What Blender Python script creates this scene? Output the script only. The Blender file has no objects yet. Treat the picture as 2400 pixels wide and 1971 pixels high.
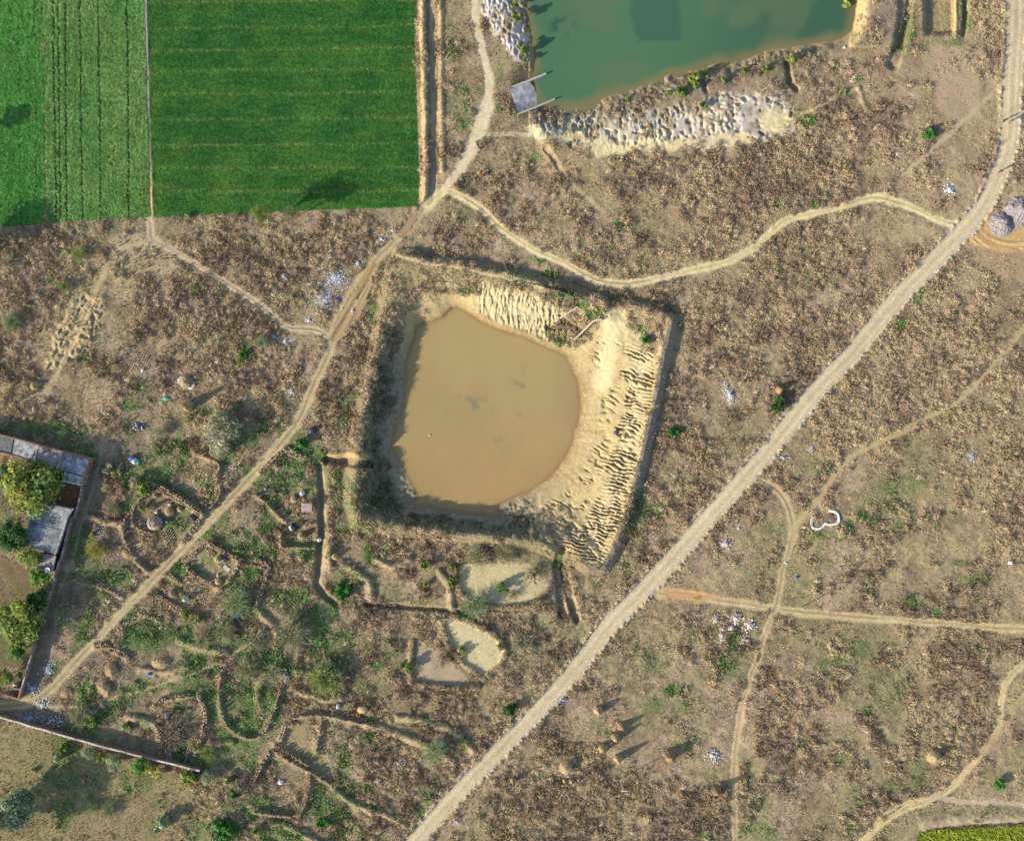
import bpy, math, random
import numpy as np
from mathutils import Vector, Matrix
random.seed(5); RNG = np.random.default_rng(5)
sc = bpy.context.scene; COL = sc.collection

# ------------------------------------------------------------------ camera, sky, sun, exposure
S = 0.08; H = 220.0; CX = 1200.0; CY = 985.5       # metres per survey unit at ground level, camera height
cam = bpy.data.objects.new('camera', bpy.data.cameras.new('camera')); COL.objects.link(cam); sc.camera = cam
cam.location = (0, 0, H); cam.data.sensor_width = 36; cam.data.lens = 36 * H / (2400 * S)
cam.data.clip_start = 1; cam.data.clip_end = 8000
EL = math.radians(25); AZ = math.radians(28)        # shadows run towards the east-north-east
SUN = Vector((-math.cos(AZ) * math.cos(EL), -math.sin(AZ) * math.cos(EL), math.sin(EL)))
w = bpy.data.worlds.new('World'); sc.world = w; w.use_nodes = True
nt = w.node_tree; sky = nt.nodes.new('ShaderNodeTexSky'); sky.sky_type = 'NISHITA'; sky.sun_disc = False
sky.sun_elevation = EL; sky.sun_rotation = math.atan2(SUN.x, SUN.y)
bg = nt.nodes['Background']; bg.inputs[1].default_value = 0.15; nt.links.new(sky.outputs[0], bg.inputs[0])
L = bpy.data.lights.new('sun', 'SUN'); L.energy = 4.6; L.angle = math.radians(.6); L.color = (1, .90, .745)
sun = bpy.data.objects.new('sun', L); COL.objects.link(sun); sun.rotation_euler = SUN.to_track_quat('Z', 'Y').to_euler()
sun.location = SUN * 150
sc.view_settings.view_transform = 'Standard'; sc.view_settings.look = 'None'
sc.view_settings.exposure = 1.05; sc.view_settings.gamma = 1; sc.view_settings.use_curve_mapping = False
K = 1.62                                            # sunlit level ground renders at albedo * K

# ------------------------------------------------------------------ helpers: colour, noise, distances
def lin(c):
    c = c / 255.0
    return c / 12.92 if c <= .04045 else ((c + .055) / 1.055) ** 2.4
def A(r, g, b, f=1.0):                              # albedo of a surface from its sunlit tone
    return (min(.85, lin(r) / K * f), min(.85, lin(g) / K * f), min(.85, lin(b) / K * f))
TAB = RNG.random((256, 256)).astype(np.float32)
def vnoise(x, y):
    xi = np.floor(x); yi = np.floor(y); fx = (x - xi).astype(np.float32); fy = (y - yi).astype(np.float32)
    xi = xi.astype(np.int32); yi = yi.astype(np.int32)
    u = fx * fx * (3 - 2 * fx); v = fy * fy * (3 - 2 * fy)
    x0 = xi & 255; x1 = (xi + 1) & 255; y0 = yi & 255; y1 = (yi + 1) & 255
    a = TAB[y0, x0]; b = TAB[y0, x1]; c = TAB[y1, x0]; d = TAB[y1, x1]
    return (a + (b - a) * u) * (1 - v) + (c + (d - c) * u) * v
def fbm(x, y, s, o=4, k=0):
    t = 0; amp = 1.0; tot = 0; x = x / s + 31.7 * k; y = y / s + 17.3 * k
    for i in range(o):
        t = t + vnoise(x, y) * amp; tot += amp; amp *= .5
        x, y = x * 1.83 + y * .79 + 9.1, y * 1.83 - x * .79 + 3.7
    return t / tot
def ss(a, b, x):
    t = np.clip((x - a) / (b - a), 0, 1); return t * t * (3 - 2 * t)
STEP = 3.1                                           # ground grid in survey units (0.25 m), finer over the eroded banks
def axis(lo, hi, fine, ext):
    core = [lo]
    while core[-1] < hi: core.append(core[-1] + (1.8 if any(a < core[-1] < b for a, b in fine) else STEP))
    core = np.array(core); g = []; d = STEP; p = 0.0
    while p < ext: p += d; d *= 1.33; g.append(p)
    g = np.array(g); return np.concatenate([lo - g[::-1], core, core[-1] + g])
GX = axis(-90, 2490, [(1090, 1580)], 45000); GY = axis(-90, 2061, [(200, 380), (650, 1330)], 45000)
NX, NY = len(GX), len(GY)
PX, PY = np.meshgrid(GX, GY); PX = PX.astype(np.float32); PY = PY.astype(np.float32)
def win(pts, m):
    xs = [p[0] for p in pts]; ys = [p[1] for p in pts]
    i0 = np.searchsorted(GX, min(xs) - m); i1 = np.searchsorted(GX, max(xs) + m)
    j0 = np.searchsorted(GY, min(ys) - m); j1 = np.searchsorted(GY, max(ys) + m)
    return slice(j0, max(j1, j0 + 1)), slice(i0, max(i1, i0 + 1))
def segd(X, Y, pts):
    d = np.full(X.shape, 1e6, np.float32)
    for (x0, y0), (x1, y1) in zip(pts[:-1], pts[1:]):
        dx, dy = x1 - x0, y1 - y0; l = dx * dx + dy * dy + 1e-9
        t = np.clip(((X - x0) * dx + (Y - y0) * dy) / l, 0, 1)
        np.minimum(d, (X - x0 - t * dx) ** 2 + (Y - y0 - t * dy) ** 2, out=d)
    return np.sqrt(d)
def inside(X, Y, pts):
    r = np.zeros(X.shape, bool); n = len(pts)
    for i in range(n):
        x0, y0 = pts[i]; x1, y1 = pts[(i + 1) % n]
        if y0 == y1: continue
        c = ((Y < y0) != (Y < y1)) & (X < (x1 - x0) * (Y - y0) / (y1 - y0) + x0)
        r ^= c
    return r
def smooth_line(pts, n=6):                           # Catmull-Rom through the points
    P = [pts[0]] + list(pts) + [pts[-1]]; out = []
    for i in range(1, len(P) - 2):
        p0, p1, p2, p3 = [np.array(q, float) for q in P[i - 1:i + 3]]
        for k in range(n):
            t = k / n
            out.append(tuple(.5 * (2 * p1 + (p2 - p0) * t + (2 * p0 - 5 * p1 + 4 * p2 - p3) * t * t + (3 * p1 - p0 - 3 * p2 + p3) * t ** 3)))
    out.append(tuple(pts[-1])); return out
WN1 = fbm(PX, PY, 22, 3, 1) - .5; WN2 = fbm(PX, PY, 22, 3, 2) - .5
WF1 = fbm(PX, PY, 7, 2, 3) - .5; WF2 = fbm(PX, PY, 7, 2, 4) - .5
def pl(pts, m, warp=0):                              # distance to a line on the grid, windowed
    w_ = win(pts, m); X = PX[w_] + (WN1[w_] * 2 + WF1[w_]) * warp; Y = PY[w_] + (WN2[w_] * 2 + WF2[w_]) * warp
    return w_, segd(X, Y, pts)
def poly(pts, m=40, warp=0):                         # signed distance (negative inside), windowed
    w_ = win(pts, m); X = PX[w_] + (WN1[w_] * 2 + WF1[w_]) * warp; Y = PY[w_] + (WN2[w_] * 2 + WF2[w_]) * warp
    d = segd(X, Y, list(pts) + [pts[0]]); return w_, np.where(inside(X, Y, pts), -d, d)
N25 = fbm(PX, PY, 25, 4, 5); N60 = fbm(PX, PY, 60, 4, 6); N150 = fbm(PX, PY, 150, 4, 7); N9 = fbm(PX, PY, 9, 3, 8)
N400 = fbm(PX, PY, 420, 3, 9); N4 = fbm(PX, PY, 4.5, 2, 10)

Z = (N150 - .5) * .5 + (N25 - .5) * .3 + (N9 - .5) * .08   # ground height, metres
COLR = np.zeros(PX.shape + (3,), np.float32)         # ground colour (albedo)
DENS = np.ones(PX.shape, np.float32)                 # how much of the scrub grows here
def mixc(w_, m, c):
    m = np.clip(m, 0, 1)[..., None]; COLR[w_] = COLR[w_] * (1 - m) + np.array(c, np.float32) * m
def mixz(w_, m, z): Z[w_] = Z[w_] * (1 - m) + z * m
ALL = (slice(None), slice(None))
base = np.array(A(168, 149, 117)); dark = np.array(A(142, 124, 96)); pink = np.array(A(176, 152, 127)); strw = np.array(A(180, 161, 118)); oliv = np.array(A(150, 142, 102))
def blend(a, b, m): return a * (1 - m[..., None]) + b * m[..., None]
COLR[:] = blend(blend(base, pink, ss(.42, .62, N150)), dark, ss(.45, .68, N60) * .8)
COLR[:] = blend(COLR, strw, ss(.5, .7, N25) * .6)
se = np.clip(ss(1250, 1500, PX) * ss(1000, 1250, PY) + ss(1450, 1800, PX + PY - 600) * ss(900, 1200, PY) + .4, 0, 1); COLR[:] = blend(COLR, oliv, ss(.46, .60, fbm(PX, PY, 130, 4, 11)) * .8 * se)
COLR *= (.72 + .56 * N9)[..., None]
# the south-west quarter is older, trampled grey soil
sw = ss(900, 500, PX) * ss(930, 1050, PY); mixc(ALL, sw * .45 * ss(.3, .6, N60), A(132, 118, 104))

# ------------------------------------------------------------------ layout of the place (survey units: x right, y down)
FIELD_A = [(352, -900), (971, -900), (972, 0), (972, 130), (976, 220), (979, 330), (983, 420), (978, 484), (900, 487), (700, 494), (560, 499), (420, 506), (361, 508), (358, 440), (352, 300), (349, 140), (345, 0)]
FIELD_B = [(104, -900), (338, -900), (338, 0), (342, 140), (346, 300), (350, 420), (353, 508), (250, 514), (160, 519), (112, 523), (108, 380), (106, 200), (101, 30)]
FIELD_C = [(-1500, -900), (96, -900), (98, 20), (102, 120), (104, 300), (105, 430), (104, 523), (60, 529), (0, 532), (-1500, 560)]
MUSTARD = [(2151, 1957), (2172, 1946), (2261, 1940), (2400, 1934), (3400, 1900), (3400, 2800), (2140, 2800)]
WATER1 = [(1215, -260), (1223, 0), (1237, 29), (1240, 58), (1249, 101), (1253, 138), (1250, 166), (1243, 190), (1250, 215), (1256, 240), (1285, 250), (1315, 254), (1361, 253), (1387, 240), (1439, 221), (1475, 212), (1511, 200), (1545, 186), (1574, 171), (1605, 167), (1632, 164), (1660, 155), (1687, 146), (1710, 150), (1740, 140), (1762, 133), (1800, 118), (1886, 105), (1940, 99), (1973, 92), (1996, 72), (2003, 43), (2007, 0), (2010, -260)]
WATER2 = [(992, 757), (1015, 752), (1038, 744), (1050, 731), (1061, 721), (1072, 721), (1084, 724), (1105, 738), (1127, 752), (1165, 770), (1200, 781), (1230, 789), (1258, 804), (1285, 818), (1307, 824), (1327, 836), (1337, 855), (1341, 873), (1352, 890), (1356, 908), (1358, 951), (1355, 990), (1344, 1012), (1341, 1035), (1332, 1055), (1309, 1092), (1278, 1124), (1240, 1150), (1200, 1164), (1176, 1178), (1168, 1190), (1170, 1211), (1130, 1207), (1090, 1202), (1045, 1194), (1003, 1188), (965, 1178), (983, 1161), (971, 1141), (954, 1110), (940, 1083), (928, 1068), (917, 1046), (920, 1023), (931, 994), (940, 980), (945, 950), (949, 922), (951, 850), (966, 807), (977, 767)]
RIM2 = [(925, 640), (942, 607), (970, 610), (1000, 620), (1070, 628), (1135, 643), (1205, 655), (1271, 672), (1320, 684), (1362, 700), (1400, 712), (1432, 724), (1462, 722), (1500, 728), (1545, 738), (1567, 752), (1562, 785), (1553, 820), (1541, 880), (1527, 954), (1511, 1018), (1497, 1080), (1480, 1140), (1463, 1205), (1446, 1250), (1428, 1298), (1412, 1322), (1380, 1322), (1345, 1300), (1312, 1290), (1270, 1272), (1200, 1264), (1135, 1256), (1050, 1246), (965, 1237), (900, 1229), (842, 1222), (828, 1180), (830, 1130), (838, 1070), (846, 1010), (860, 930), (878, 850), (893, 790), (908, 720), (916, 670)]
MAIN_ROAD = smooth_line([(2384, -400), (2382, -120), (2380, 0), (2378, 80), (2372, 173), (2367, 288), (2357, 360), (2336, 418), (2301, 488), (2261, 536), (2218, 580), (2146, 654), (2088, 717), (2002, 821), (1915, 912), (1858, 983), (1800, 1055), (1771, 1090), (1675, 1195), (1592, 1291), (1500, 1392), (1427, 1466), (1361, 1552), (1295, 1628), (1237, 1690), (1176, 1752), (1090, 1841), (1032, 1903), (974, 1969), (880, 2090), (600, 2400)])
PATHS = {  # name: (points, half width, ruts, tone, strength)
 'north': (smooth_line([(1108, -300), (1110, -60), (1113, 0), (1114, 52), (1127, 101), (1141, 161), (1146, 196), (1140, 245), (1130, 274), (1121, 308), (1107, 346), (1087, 383), (1061, 418), (1026, 455), (992, 492)]), 9, 0, A(214, 196, 160), 1),
 'north_wide': (smooth_line([(1140, 250), (1128, 285), (1118, 320), (1104, 350), (1080, 390)]), 16, 0, A(216, 198, 162), .95),
 'west_track': (smooth_line([(1030, 452), (992, 492), (965, 520), (931, 556), (888, 600), (865, 626), (839, 662), (813, 706), (787, 755), (775, 807), (761, 844), (730, 908), (698, 984), (658, 1038), (600, 1103), (547, 1159), (490, 1222), (412, 1300), (331, 1386), (259, 1460), (230, 1494), (173, 1554), (130, 1603), (86, 1640), (40, 1652), (-60, 1655), (-400, 1660)]), 11.5, 1, A(186, 168, 128), 1),
 'curvy': (smooth_line([(1000, 482), (1025, 458), (1048, 451), (1072, 458), (1104, 474), (1133, 497), (1165, 528), (1200, 556), (1258, 591), (1330, 622), (1373, 646), (1413, 661), (1451, 666), (1488, 664), (1560, 649), (1632, 632), (1704, 614), (1762, 580), (1800, 548), (1843, 516), (1915, 500), (1970, 488), (2016, 469), (2053, 465), (2088, 472), (2146, 492), (2180, 510), (2215, 522), (2255, 530)]), 10.5, 1, A(212, 194, 148), 1),
 'east': (smooth_line([(1545, 1392), (1590, 1395), (1632, 1402), (1718, 1412), (1800, 1424), (1843, 1431), (1944, 1441), (2088, 1452), (2232, 1464), (2400, 1475), (2700, 1480)]), 10, 1, A(198, 176, 132), .95),
 'fork': (smooth_line([(1757, 1126), (1778, 1127), (1800, 1137), (1829, 1159), (1848, 1196), (1855, 1239), (1849, 1282), (1832, 1340), (1822, 1398), (1812, 1432), (1793, 1480), (1773, 1543), (1747, 1615), (1730, 1687), (1721, 1759), (1718, 1845), (1721, 1971), (1724, 2300)]), 9.5, 1, A(188, 166, 128), .97),
 'fork_ne': (smooth_line([(1852, 1262), (1866, 1232), (1907, 1176), (1958, 1110), (2002, 1066), (2088, 1023), (2146, 994), (2203, 964), (2246, 938), (2318, 861), (2400, 769), (2520, 640)]), 8, 0, A(186, 166, 122), .82),
 'south_east': (smooth_line([(2560, 1400), (2400, 1552), (2356, 1600), (2344, 1650), (2341, 1696), (2318, 1736), (2275, 1793), (2218, 1853), (2160, 1882), (2117, 1897), (2059, 1935), (2020, 1975), (1900, 2120)]), 9, 1, A(206, 186, 138), .95),
 'south_east_rut': (smooth_line([(2560, 1480), (2400, 1627), (2362, 1690), (2333, 1724), (2300, 1763)]), 8, 0, A(180, 156, 114), .8),
 'south_east_two': (smooth_line([(2175, 1872), (2111, 1884), (2062, 1915), (2010, 1971), (1960, 2040)]), 5.5, 0, A(206, 186, 140), .8),
 'south_east_lane': (smooth_line([(2190, 1866), (2230, 1876), (2300, 1880), (2420, 1884)]), 8, 0, A(190, 174, 146), .8),
 'foot_nw': (smooth_line([(350, 500), (351, 530), (356, 562), (403, 588), (475, 631), (540, 671), (600, 711), (635, 740), (672, 769), (721, 772), (748, 778), (768, 790)]), 9, 1, A(188, 170, 138), .95),
 'foot_w': (smooth_line([(360, 570), (302, 574), (259, 597), (242, 640), (216, 692), (187, 749), (153, 830), (124, 893), (107, 916)]), 7, 0, A(186, 168, 126), .72),
 'foot_sw': (smooth_line([(-60, 948), (0, 954), (29, 951), (72, 928), (95, 922), (124, 922), (135, 965), (147, 980), (187, 1012), (228, 1043), (233, 1078), (225, 1118), (207, 1176), (187, 1239), (173, 1305), (156, 1349), (135, 1406), (130, 1470), (115, 1540)]), 2.6, 0, A(166, 152, 128), .8),
 'foot_sw_two': (smooth_line([(262, 975), (253, 989), (240, 1018), (229, 1044)]), 2.6, 0, A(160, 146, 122), .7),
 'foot_weeds': (smooth_line([(86, 1655), (173, 1655), (230, 1644), (288, 1629), (346, 1612), (432, 1583), (518, 1549), (600, 1497), (650, 1470)]), 3.2, 0, A(190, 170, 128), .75),
 'foot_south': (smooth_line([(784, 1843), (815, 1866), (845, 1880), (888, 1889), (920, 1912), (954, 1932)]), 2.8, 0, A(170, 160, 120), .75),
 'foot_ne': (smooth_line([(2344, 196), (2290, 253), (2240, 300), (2174, 357), (2111, 412)]), 6, 0, A(186, 166, 134), .85),
 'foot_mid': (smooth_line([(1280, 350), (1295, 369), (1330, 423), (1373, 461), (1413, 498)]), 4.5, 0, A(186, 166, 126), .85),
 'foot_bank': (smooth_line([(1545, 672), (1575, 692), (1603, 718), (1632, 787), (1661, 836), (1704, 885), (1712, 905)]), 3, 0, A(186, 164, 126), .7),
 'rim_path': (smooth_line([(925, 590), (942, 603), (970, 608), (1000, 619), (1070, 627), (1135, 642), (1205, 654), (1271, 671)]), 4, 0, A(214, 192, 140), .8),
 'pond_path': (smooth_line([(1135, 315), (1160, 316), (1200, 314), (1245, 318)]), 5, 0, A(206, 186, 146), .7),
 'crop_lane': (smooth_line([(1007, -400), (1010, 0), (1010, 90), (1012, 170), (1015, 260), (1013, 345), (1014, 430), (1010, 465)]), 6, 1, A(184, 166, 130), .9),
}
DCW = (
 ([(346, 1133), (372, 1140), (403, 1154), (440, 1178), (479, 1206)], 'outer row of the double dung cake wall above the tarp hut', 2, 6), ([(352, 1147), (380, 1153), (410, 1167), (440, 1186), (468, 1206)], 'inner row of the double dung cake wall above the tarp hut', 2, 4),
 ([(474, 1213), (456, 1236), (436, 1262), (424, 1274)], 'neat dung cake wall beside the track right of the tarp hut', 3, 3), ([(345, 1158), (324, 1178), (312, 1203), (312, 1226), (326, 1240), (350, 1248)], 'thin old dung cake wall curving round the left of the tarp hut', 1, 4, 'old'), ([(298, 1212), (288, 1232), (293, 1262), (305, 1291), (323, 1318), (349, 1341)], 'grey dung cake wall curving down to the track left of the tarp hut yard', 1, 5, 'old'),
 ([(458, 1062), (490, 1074), (514, 1090), (508, 1122), (517, 1150), (508, 1172), (490, 1194)], 'bent dung cake wall below the large grey tree', 1, 5), ([(173, 1357), (200, 1366), (230, 1374), (258, 1384), (284, 1399)], 'old brown dung cake wall left of the track bend', 1, 3, 'old'), ([(443, 1309), (462, 1290), (484, 1273), (492, 1272)], 'straight dung cake wall along the right side of the track', 2, 3), ([(492, 1274), (520, 1290), (548, 1305), (560, 1314), (553, 1336), (534, 1362)], 'dung cake wall around the yard of the small grey tarp', 2, 4), ([(434, 1325), (452, 1342), (480, 1360), (510, 1376)], 'dung cake wall shading the yard of the small grey tarp', 2, 5),
 ([(369, 1397), (390, 1410), (410, 1422), (426, 1430)], 'thick dung cake wall left of the white green dome', 3, 3), ([(398, 1348), (412, 1360), (428, 1370), (442, 1360)], 'small ring wall of dung cakes above the white green dome', 2, 2), ([(277, 1476), (300, 1458), (331, 1443), (352, 1446), (372, 1454)], 'curved dung cake wall above the weedy hollow', 2, 2), ([(222, 1514), (242, 1512), (264, 1522), (290, 1535), (300, 1545)], 'wide dung cake wall at the left of the weedy hollow', 3, 3),
 ([(360, 1655), (378, 1640), (400, 1636), (425, 1632), (447, 1628)], 'dung cake wall at the top of the enclosure of the white heap', 2, 4), ([(466, 1627), (476, 1650), (482, 1675), (480, 1700), (476, 1722), (466, 1738)], 'long curved dung cake wall right of the enclosure of the white heap', 2, 4), ([(519, 1585), (514, 1620), (516, 1655), (526, 1690), (548, 1714), (576, 1728), (602, 1728), (622, 1710), (636, 1680), (647, 1652), (657, 1616)], 'large horseshoe shaped dung cake wall among green weeds', 1, 5), ([(672, 1690), (664, 1712), (656, 1735)], 'pale short dung cake wall at the right of the horseshoe', 2, 3),
 ([(645, 1746), (672, 1760), (700, 1778), (724, 1792)], 'upper row of the long double dung cake wall', 1, 5, 'old'), ([(640, 1756), (668, 1776), (698, 1794), (724, 1806), (748, 1820), (772, 1837)], 'lower row of the long double dung cake wall', 1, 5, 'old'), ([(631, 1762), (618, 1782), (606, 1806), (592, 1832)], 'dung cake wall sloping down left from the double wall', 2, 4), ([(596, 1902), (622, 1905), (650, 1908), (682, 1911)], 'dung cake wall with a deep shadow near the bottom edge', 1, 6), ([(726, 1812), (726, 1845), (716, 1880), (702, 1912)], 'dung cake wall running straight down below the double wall', 1, 5, 'old'), ([(688, 1682), (715, 1676), (750, 1676), (785, 1681), (815, 1688), (845, 1695), (868, 1697)], 'reddish dung cake wall below the clay oven', 1, 5), ([(752, 1684), (750, 1710), (744, 1740), (740, 1760)], 'dung cake wall dividing the dry yard below the clay oven', 1, 4),
 ([(600, 1160), (622, 1178), (646, 1202), (668, 1222)], 'dung cake wall with a shadow right of the track, left of the sheet roofed hut', 1, 5), ([(671, 1224), (690, 1212), (714, 1203)], 'pole like dung cake wall below the sheet roofed hut', 2, 3, 'old'), ([(609, 1108), (628, 1088), (650, 1066), (668, 1051)], 'dung cake wall along the right edge of the track', 2, 3), ([(670, 1050), (690, 1066), (714, 1074)], 'orange dung cake wall branching off the track side wall', 3, 2), ([(600, 1312), (620, 1319), (632, 1325), (624, 1350), (616, 1378), (606, 1405), (598, 1428)], 'long brown dung cake wall right of the blue tarpaulin', 2, 4), ([(659, 1252), (660, 1281), (690, 1283), (720, 1284), (734, 1282)], 'L shaped dung cake wall under the grey stacks', 1, 5), ([(716, 1232), (728, 1227), (740, 1228), (744, 1240), (742, 1262)], 'hooked dung cake wall beside the straight ditch', 1, 4),
 ([(510, 1588), (530, 1560), (545, 1545)], 'short brown dung cake wall above the horseshoe', 1, 3, 'old'), ([(562, 1320), (590, 1324), (612, 1327)], 'dung cake wall joining the track yards on the right', 1, 3))
ALINES = [(-2, -.010), (59, -.012), (112, -.012), (160, -.010), (214, -.011), (273, -.010), (335, -.011), (387, -.007), (442, -.006)]
BX = [(125, .016), (137, .010), (154, .006), (188, .012), (231, .012), (298, .010)]
# ------------------------------------------------------------------ terrain: ponds
# brown pond in its dug pit
w_, dw = poly(WATER2, 420, 1.2)
X = PX[w_] + (WN1[w_] * 2 + WF1[w_]) * 2; Y = PY[w_] + (WN2[w_] * 2 + WF2[w_]) * 2
dr = segd(X, Y, RIM2 + [RIM2[0]]); dr = np.where(inside(X, Y, RIM2), dr, -dr)      # positive inside the rim
px, py = PX[w_], PY[w_]
cx, cy = 1150, 970
dx, dy = px - cx, py - cy; rr = np.hypot(dx, dy) + 1e-6
east = ss(.2, .7, dx / rr) ; north = ss(.35, .8, -dy / rr) * (1 - east)
t = np.clip(dw / (np.maximum(dw, 0) + np.maximum(dr, 0) + 1e-4), 0, 1)
ZW2 = -2.2; ZR2 = 1.55
steep = .22 * t + .78 * ss(.42, 1.0, t)
prof = (1 - east) * (1 - north) * steep + north * np.clip(ss(-.25, .95, t) * 1.08 - .08, 0, 1) + east * (np.clip(t, 0, 1) ** 1.25)
inn = ss(-3, 3, dr)
zr = ZR2 + .25 * (1 - east) * (1 - north) + (N25[w_] - .5) * .5
gap = np.exp(-((px - 1450) ** 2 + (py - 722) ** 2) / 26 ** 2) + np.exp(-((px - 1322) ** 2 + (py - 1290) ** 2) / 22 ** 2)
zr = zr - 1.0 * np.clip(gap, 0, 1)
zin = ZW2 + (zr - ZW2) * prof
zin = np.where(dw < 0, ZW2 - .02 - np.clip(-dw, 0, 30) * .03, zin)
out_fall = np.clip(1 + (dr + 8) / (17 + 8 * (N60[w_] - .5)), 0, 1)
Z[w_] = np.where(dr > 0, zin + (N9[w_] - .5) * .10 * ss(0, 10, dw), Z[w_] * (1 - out_fall) + zr * out_fall)
# gullies of the eastern bank (run square to its crest) and of the northern cliff
u = px * -.286 + py * .958; v = px * .958 + py * .286
u2 = u + (fbm(v, u, 18, 3, 21) - .5) * 13 + (fbm(u, v, 90, 2, 27) - .5) * 30
g1 = .5 + .5 * np.sin(u2 * 6.283 / 9.2); g2 = 1 - np.abs(2 * vnoise(u2 / 3.6 + 7, v / 11 + 3) - 1)
me = east * ss(.57, .66, t + (vnoise(u / 22, v / 300) - .5) * .16) * ss(1.01, .95, t) * (dr > 0) * ss(1290, 1430, px + (py - 900) * .25) * ss(805, 850, py - (px - 1500) * .3)
Z[w_] -= me * (.42 * g1 ** 1.3 + .40 * g2 - .33) * (.25 + 1.5 * ss(.3, .62, fbm(u, v, 26, 2, 24)))
lo = east * ss(.26, .36, t) * ss(.60, .52, t) * (dr > 0) * ss(.44, .58, fbm(u, v, 30, 2, 22))
g3 = 1 - np.abs(2 * vnoise(u2 / 6 + 3, v / 26 + 8) - 1)
Z[w_] -= lo * .46 * g3 ** 3
mn = (dr > 0) * ss(8, 20, dw) * ss(1100, 1135, px) * ss(1335, 1310, px) * ss(668, 690, py + (px - 1200) * -.22) * ss(800, 775, py - (px - 1200) * .3) * (py < 800)
gn = 1 - np.abs(2 * vnoise((px + (N25[w_] - .5) * 14) / 5.5, py / 26) - 1); gn2 = 1 - np.abs(2 * vnoise((px + (N25[w_] - .5) * 20) / 3.4, py / 12) - 1)
Z[w_] -= mn * (.48 * gn ** 1.4 + .30 * gn2 - .30)
sec = (dr > 0) * ss(1165, 1185, py) * ss(1205, 1230, px) * ss(1425, 1400, px) * ss(14, 34, dw)
gs = 1 - np.abs(2 * vnoise((px * .8 - py * .5 + (N25[w_] - .5) * 24) / 10, (py * .8 + px * .4) / 44) - 1)
Z[w_] -= sec * (.5 * gs ** 2 - .16) * ss(.35, .6, fbm(px, py, 40, 2, 30))
# colours of the pit
pit = ss(-2, 4, dr)
sand = np.array(A(194, 173, 126)); mud = np.array(A(176, 152, 104)); cream = np.array(A(202, 185, 146)); grey = np.array(A(150, 140, 122))
cpit = blend(np.broadcast_to(sand, px.shape + (3,)), mud, ss(30, 0, dw) * .8)
st = vnoise((np.arctan2(dy, dx) * 60), rr / 60); cpit = blend(cpit, mud * .85, ss(.55, .9, st) * .5 * ss(.6, .2, t))
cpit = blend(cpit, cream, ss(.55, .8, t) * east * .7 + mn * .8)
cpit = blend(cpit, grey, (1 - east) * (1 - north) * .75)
rim_tone = np.array(A(196, 172, 124)); cpit = blend(cpit, rim_tone, ss(.84, .95, t) * .7)
wet = np.array(A(150, 118, 82)); cpit = blend(cpit, wet, ss(5 + 6 * N25[w_], 0, dw) * .85)
cpit *= (.84 + .32 * N9[w_])[..., None]
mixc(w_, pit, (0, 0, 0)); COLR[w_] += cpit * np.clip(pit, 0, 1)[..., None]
RIMV = (dr < -9) * ss(-46, -20, dr) * (1 - (px > 1380) * (py > 760) * .7); FOOT0 = np.zeros(PX.shape, np.float32); FOOT0[w_] = RIMV; mixc(w_, RIMV * .5, A(128, 112, 86))
veg = ss(.30, .50, t + (N25[w_] - .5) * .5 + (N9[w_] - .5) * .3) * (1 - east) * (1 - north * .55) * (1 - mn)
PITVEG = np.zeros(PX.shape, np.float32); PITVEG[w_] = pit * veg * (1 - north) * ss(1.0, .9, t)
rl = (dr > 0) * (1 - east) * (1 - north) * ss(3, 14, dw) * ss(.9, .6, t); Z[w_] += rl * ((fbm(px, py, 10, 3, 23) - .5) * .9 + (1 - np.abs(2 * vnoise((py + px * .3) / 6, px / 40) - 1) - .5) * .25)
vegE = east * ss(.93, .99, t) * .4 + east * ss(800, 700, py) * ss(.6, .8, t) * .8
dens_pit = np.clip(np.maximum(np.maximum(veg, vegE), north * ss(.5, .7, t) * (1 - mn)), 0, 1) * ss(4, 14, dw)
DENS[w_] *= 1 - pit * (1 - dens_pit); mixc(w_, pit * veg * .8, A(136, 126, 102))
# grey bare strip in lee of the eastern bank, shade darkened into its colour
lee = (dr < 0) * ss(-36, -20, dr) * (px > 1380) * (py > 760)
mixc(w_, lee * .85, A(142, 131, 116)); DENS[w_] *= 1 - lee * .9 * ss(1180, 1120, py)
for pts in ([(1235, 672), (1300, 690), (1370, 706), (1408, 735), (1402, 772), (1350, 818), (1300, 806), (1272, 775), (1330, 745), (1290, 715)], [(1470, 735), (1560, 748), (1556, 800), (1530, 830), (1505, 820), (1500, 780), (1468, 765)], [(940, 612), (1130, 648), (1130, 690), (1060, 690), (975, 690), (940, 690)]):
    wv, dv = poly(pts, 30, 5); mv = ss(5, -6, dv); DENS[wv] = np.maximum(DENS[wv], mv * .95); mixc(wv, mv * .55, A(150, 136, 96))
# sand ramps (spillway in the north-east corner)
w2, d2 = pl([(1440, 745), (1432, 800), (1420, 850), (1410, 900)], 60, 2); mixc(w2, ss(30, 12, d2) * .9, A(226, 206, 156)); DENS[w2] *= 1 - ss(34, 20, d2)

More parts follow.
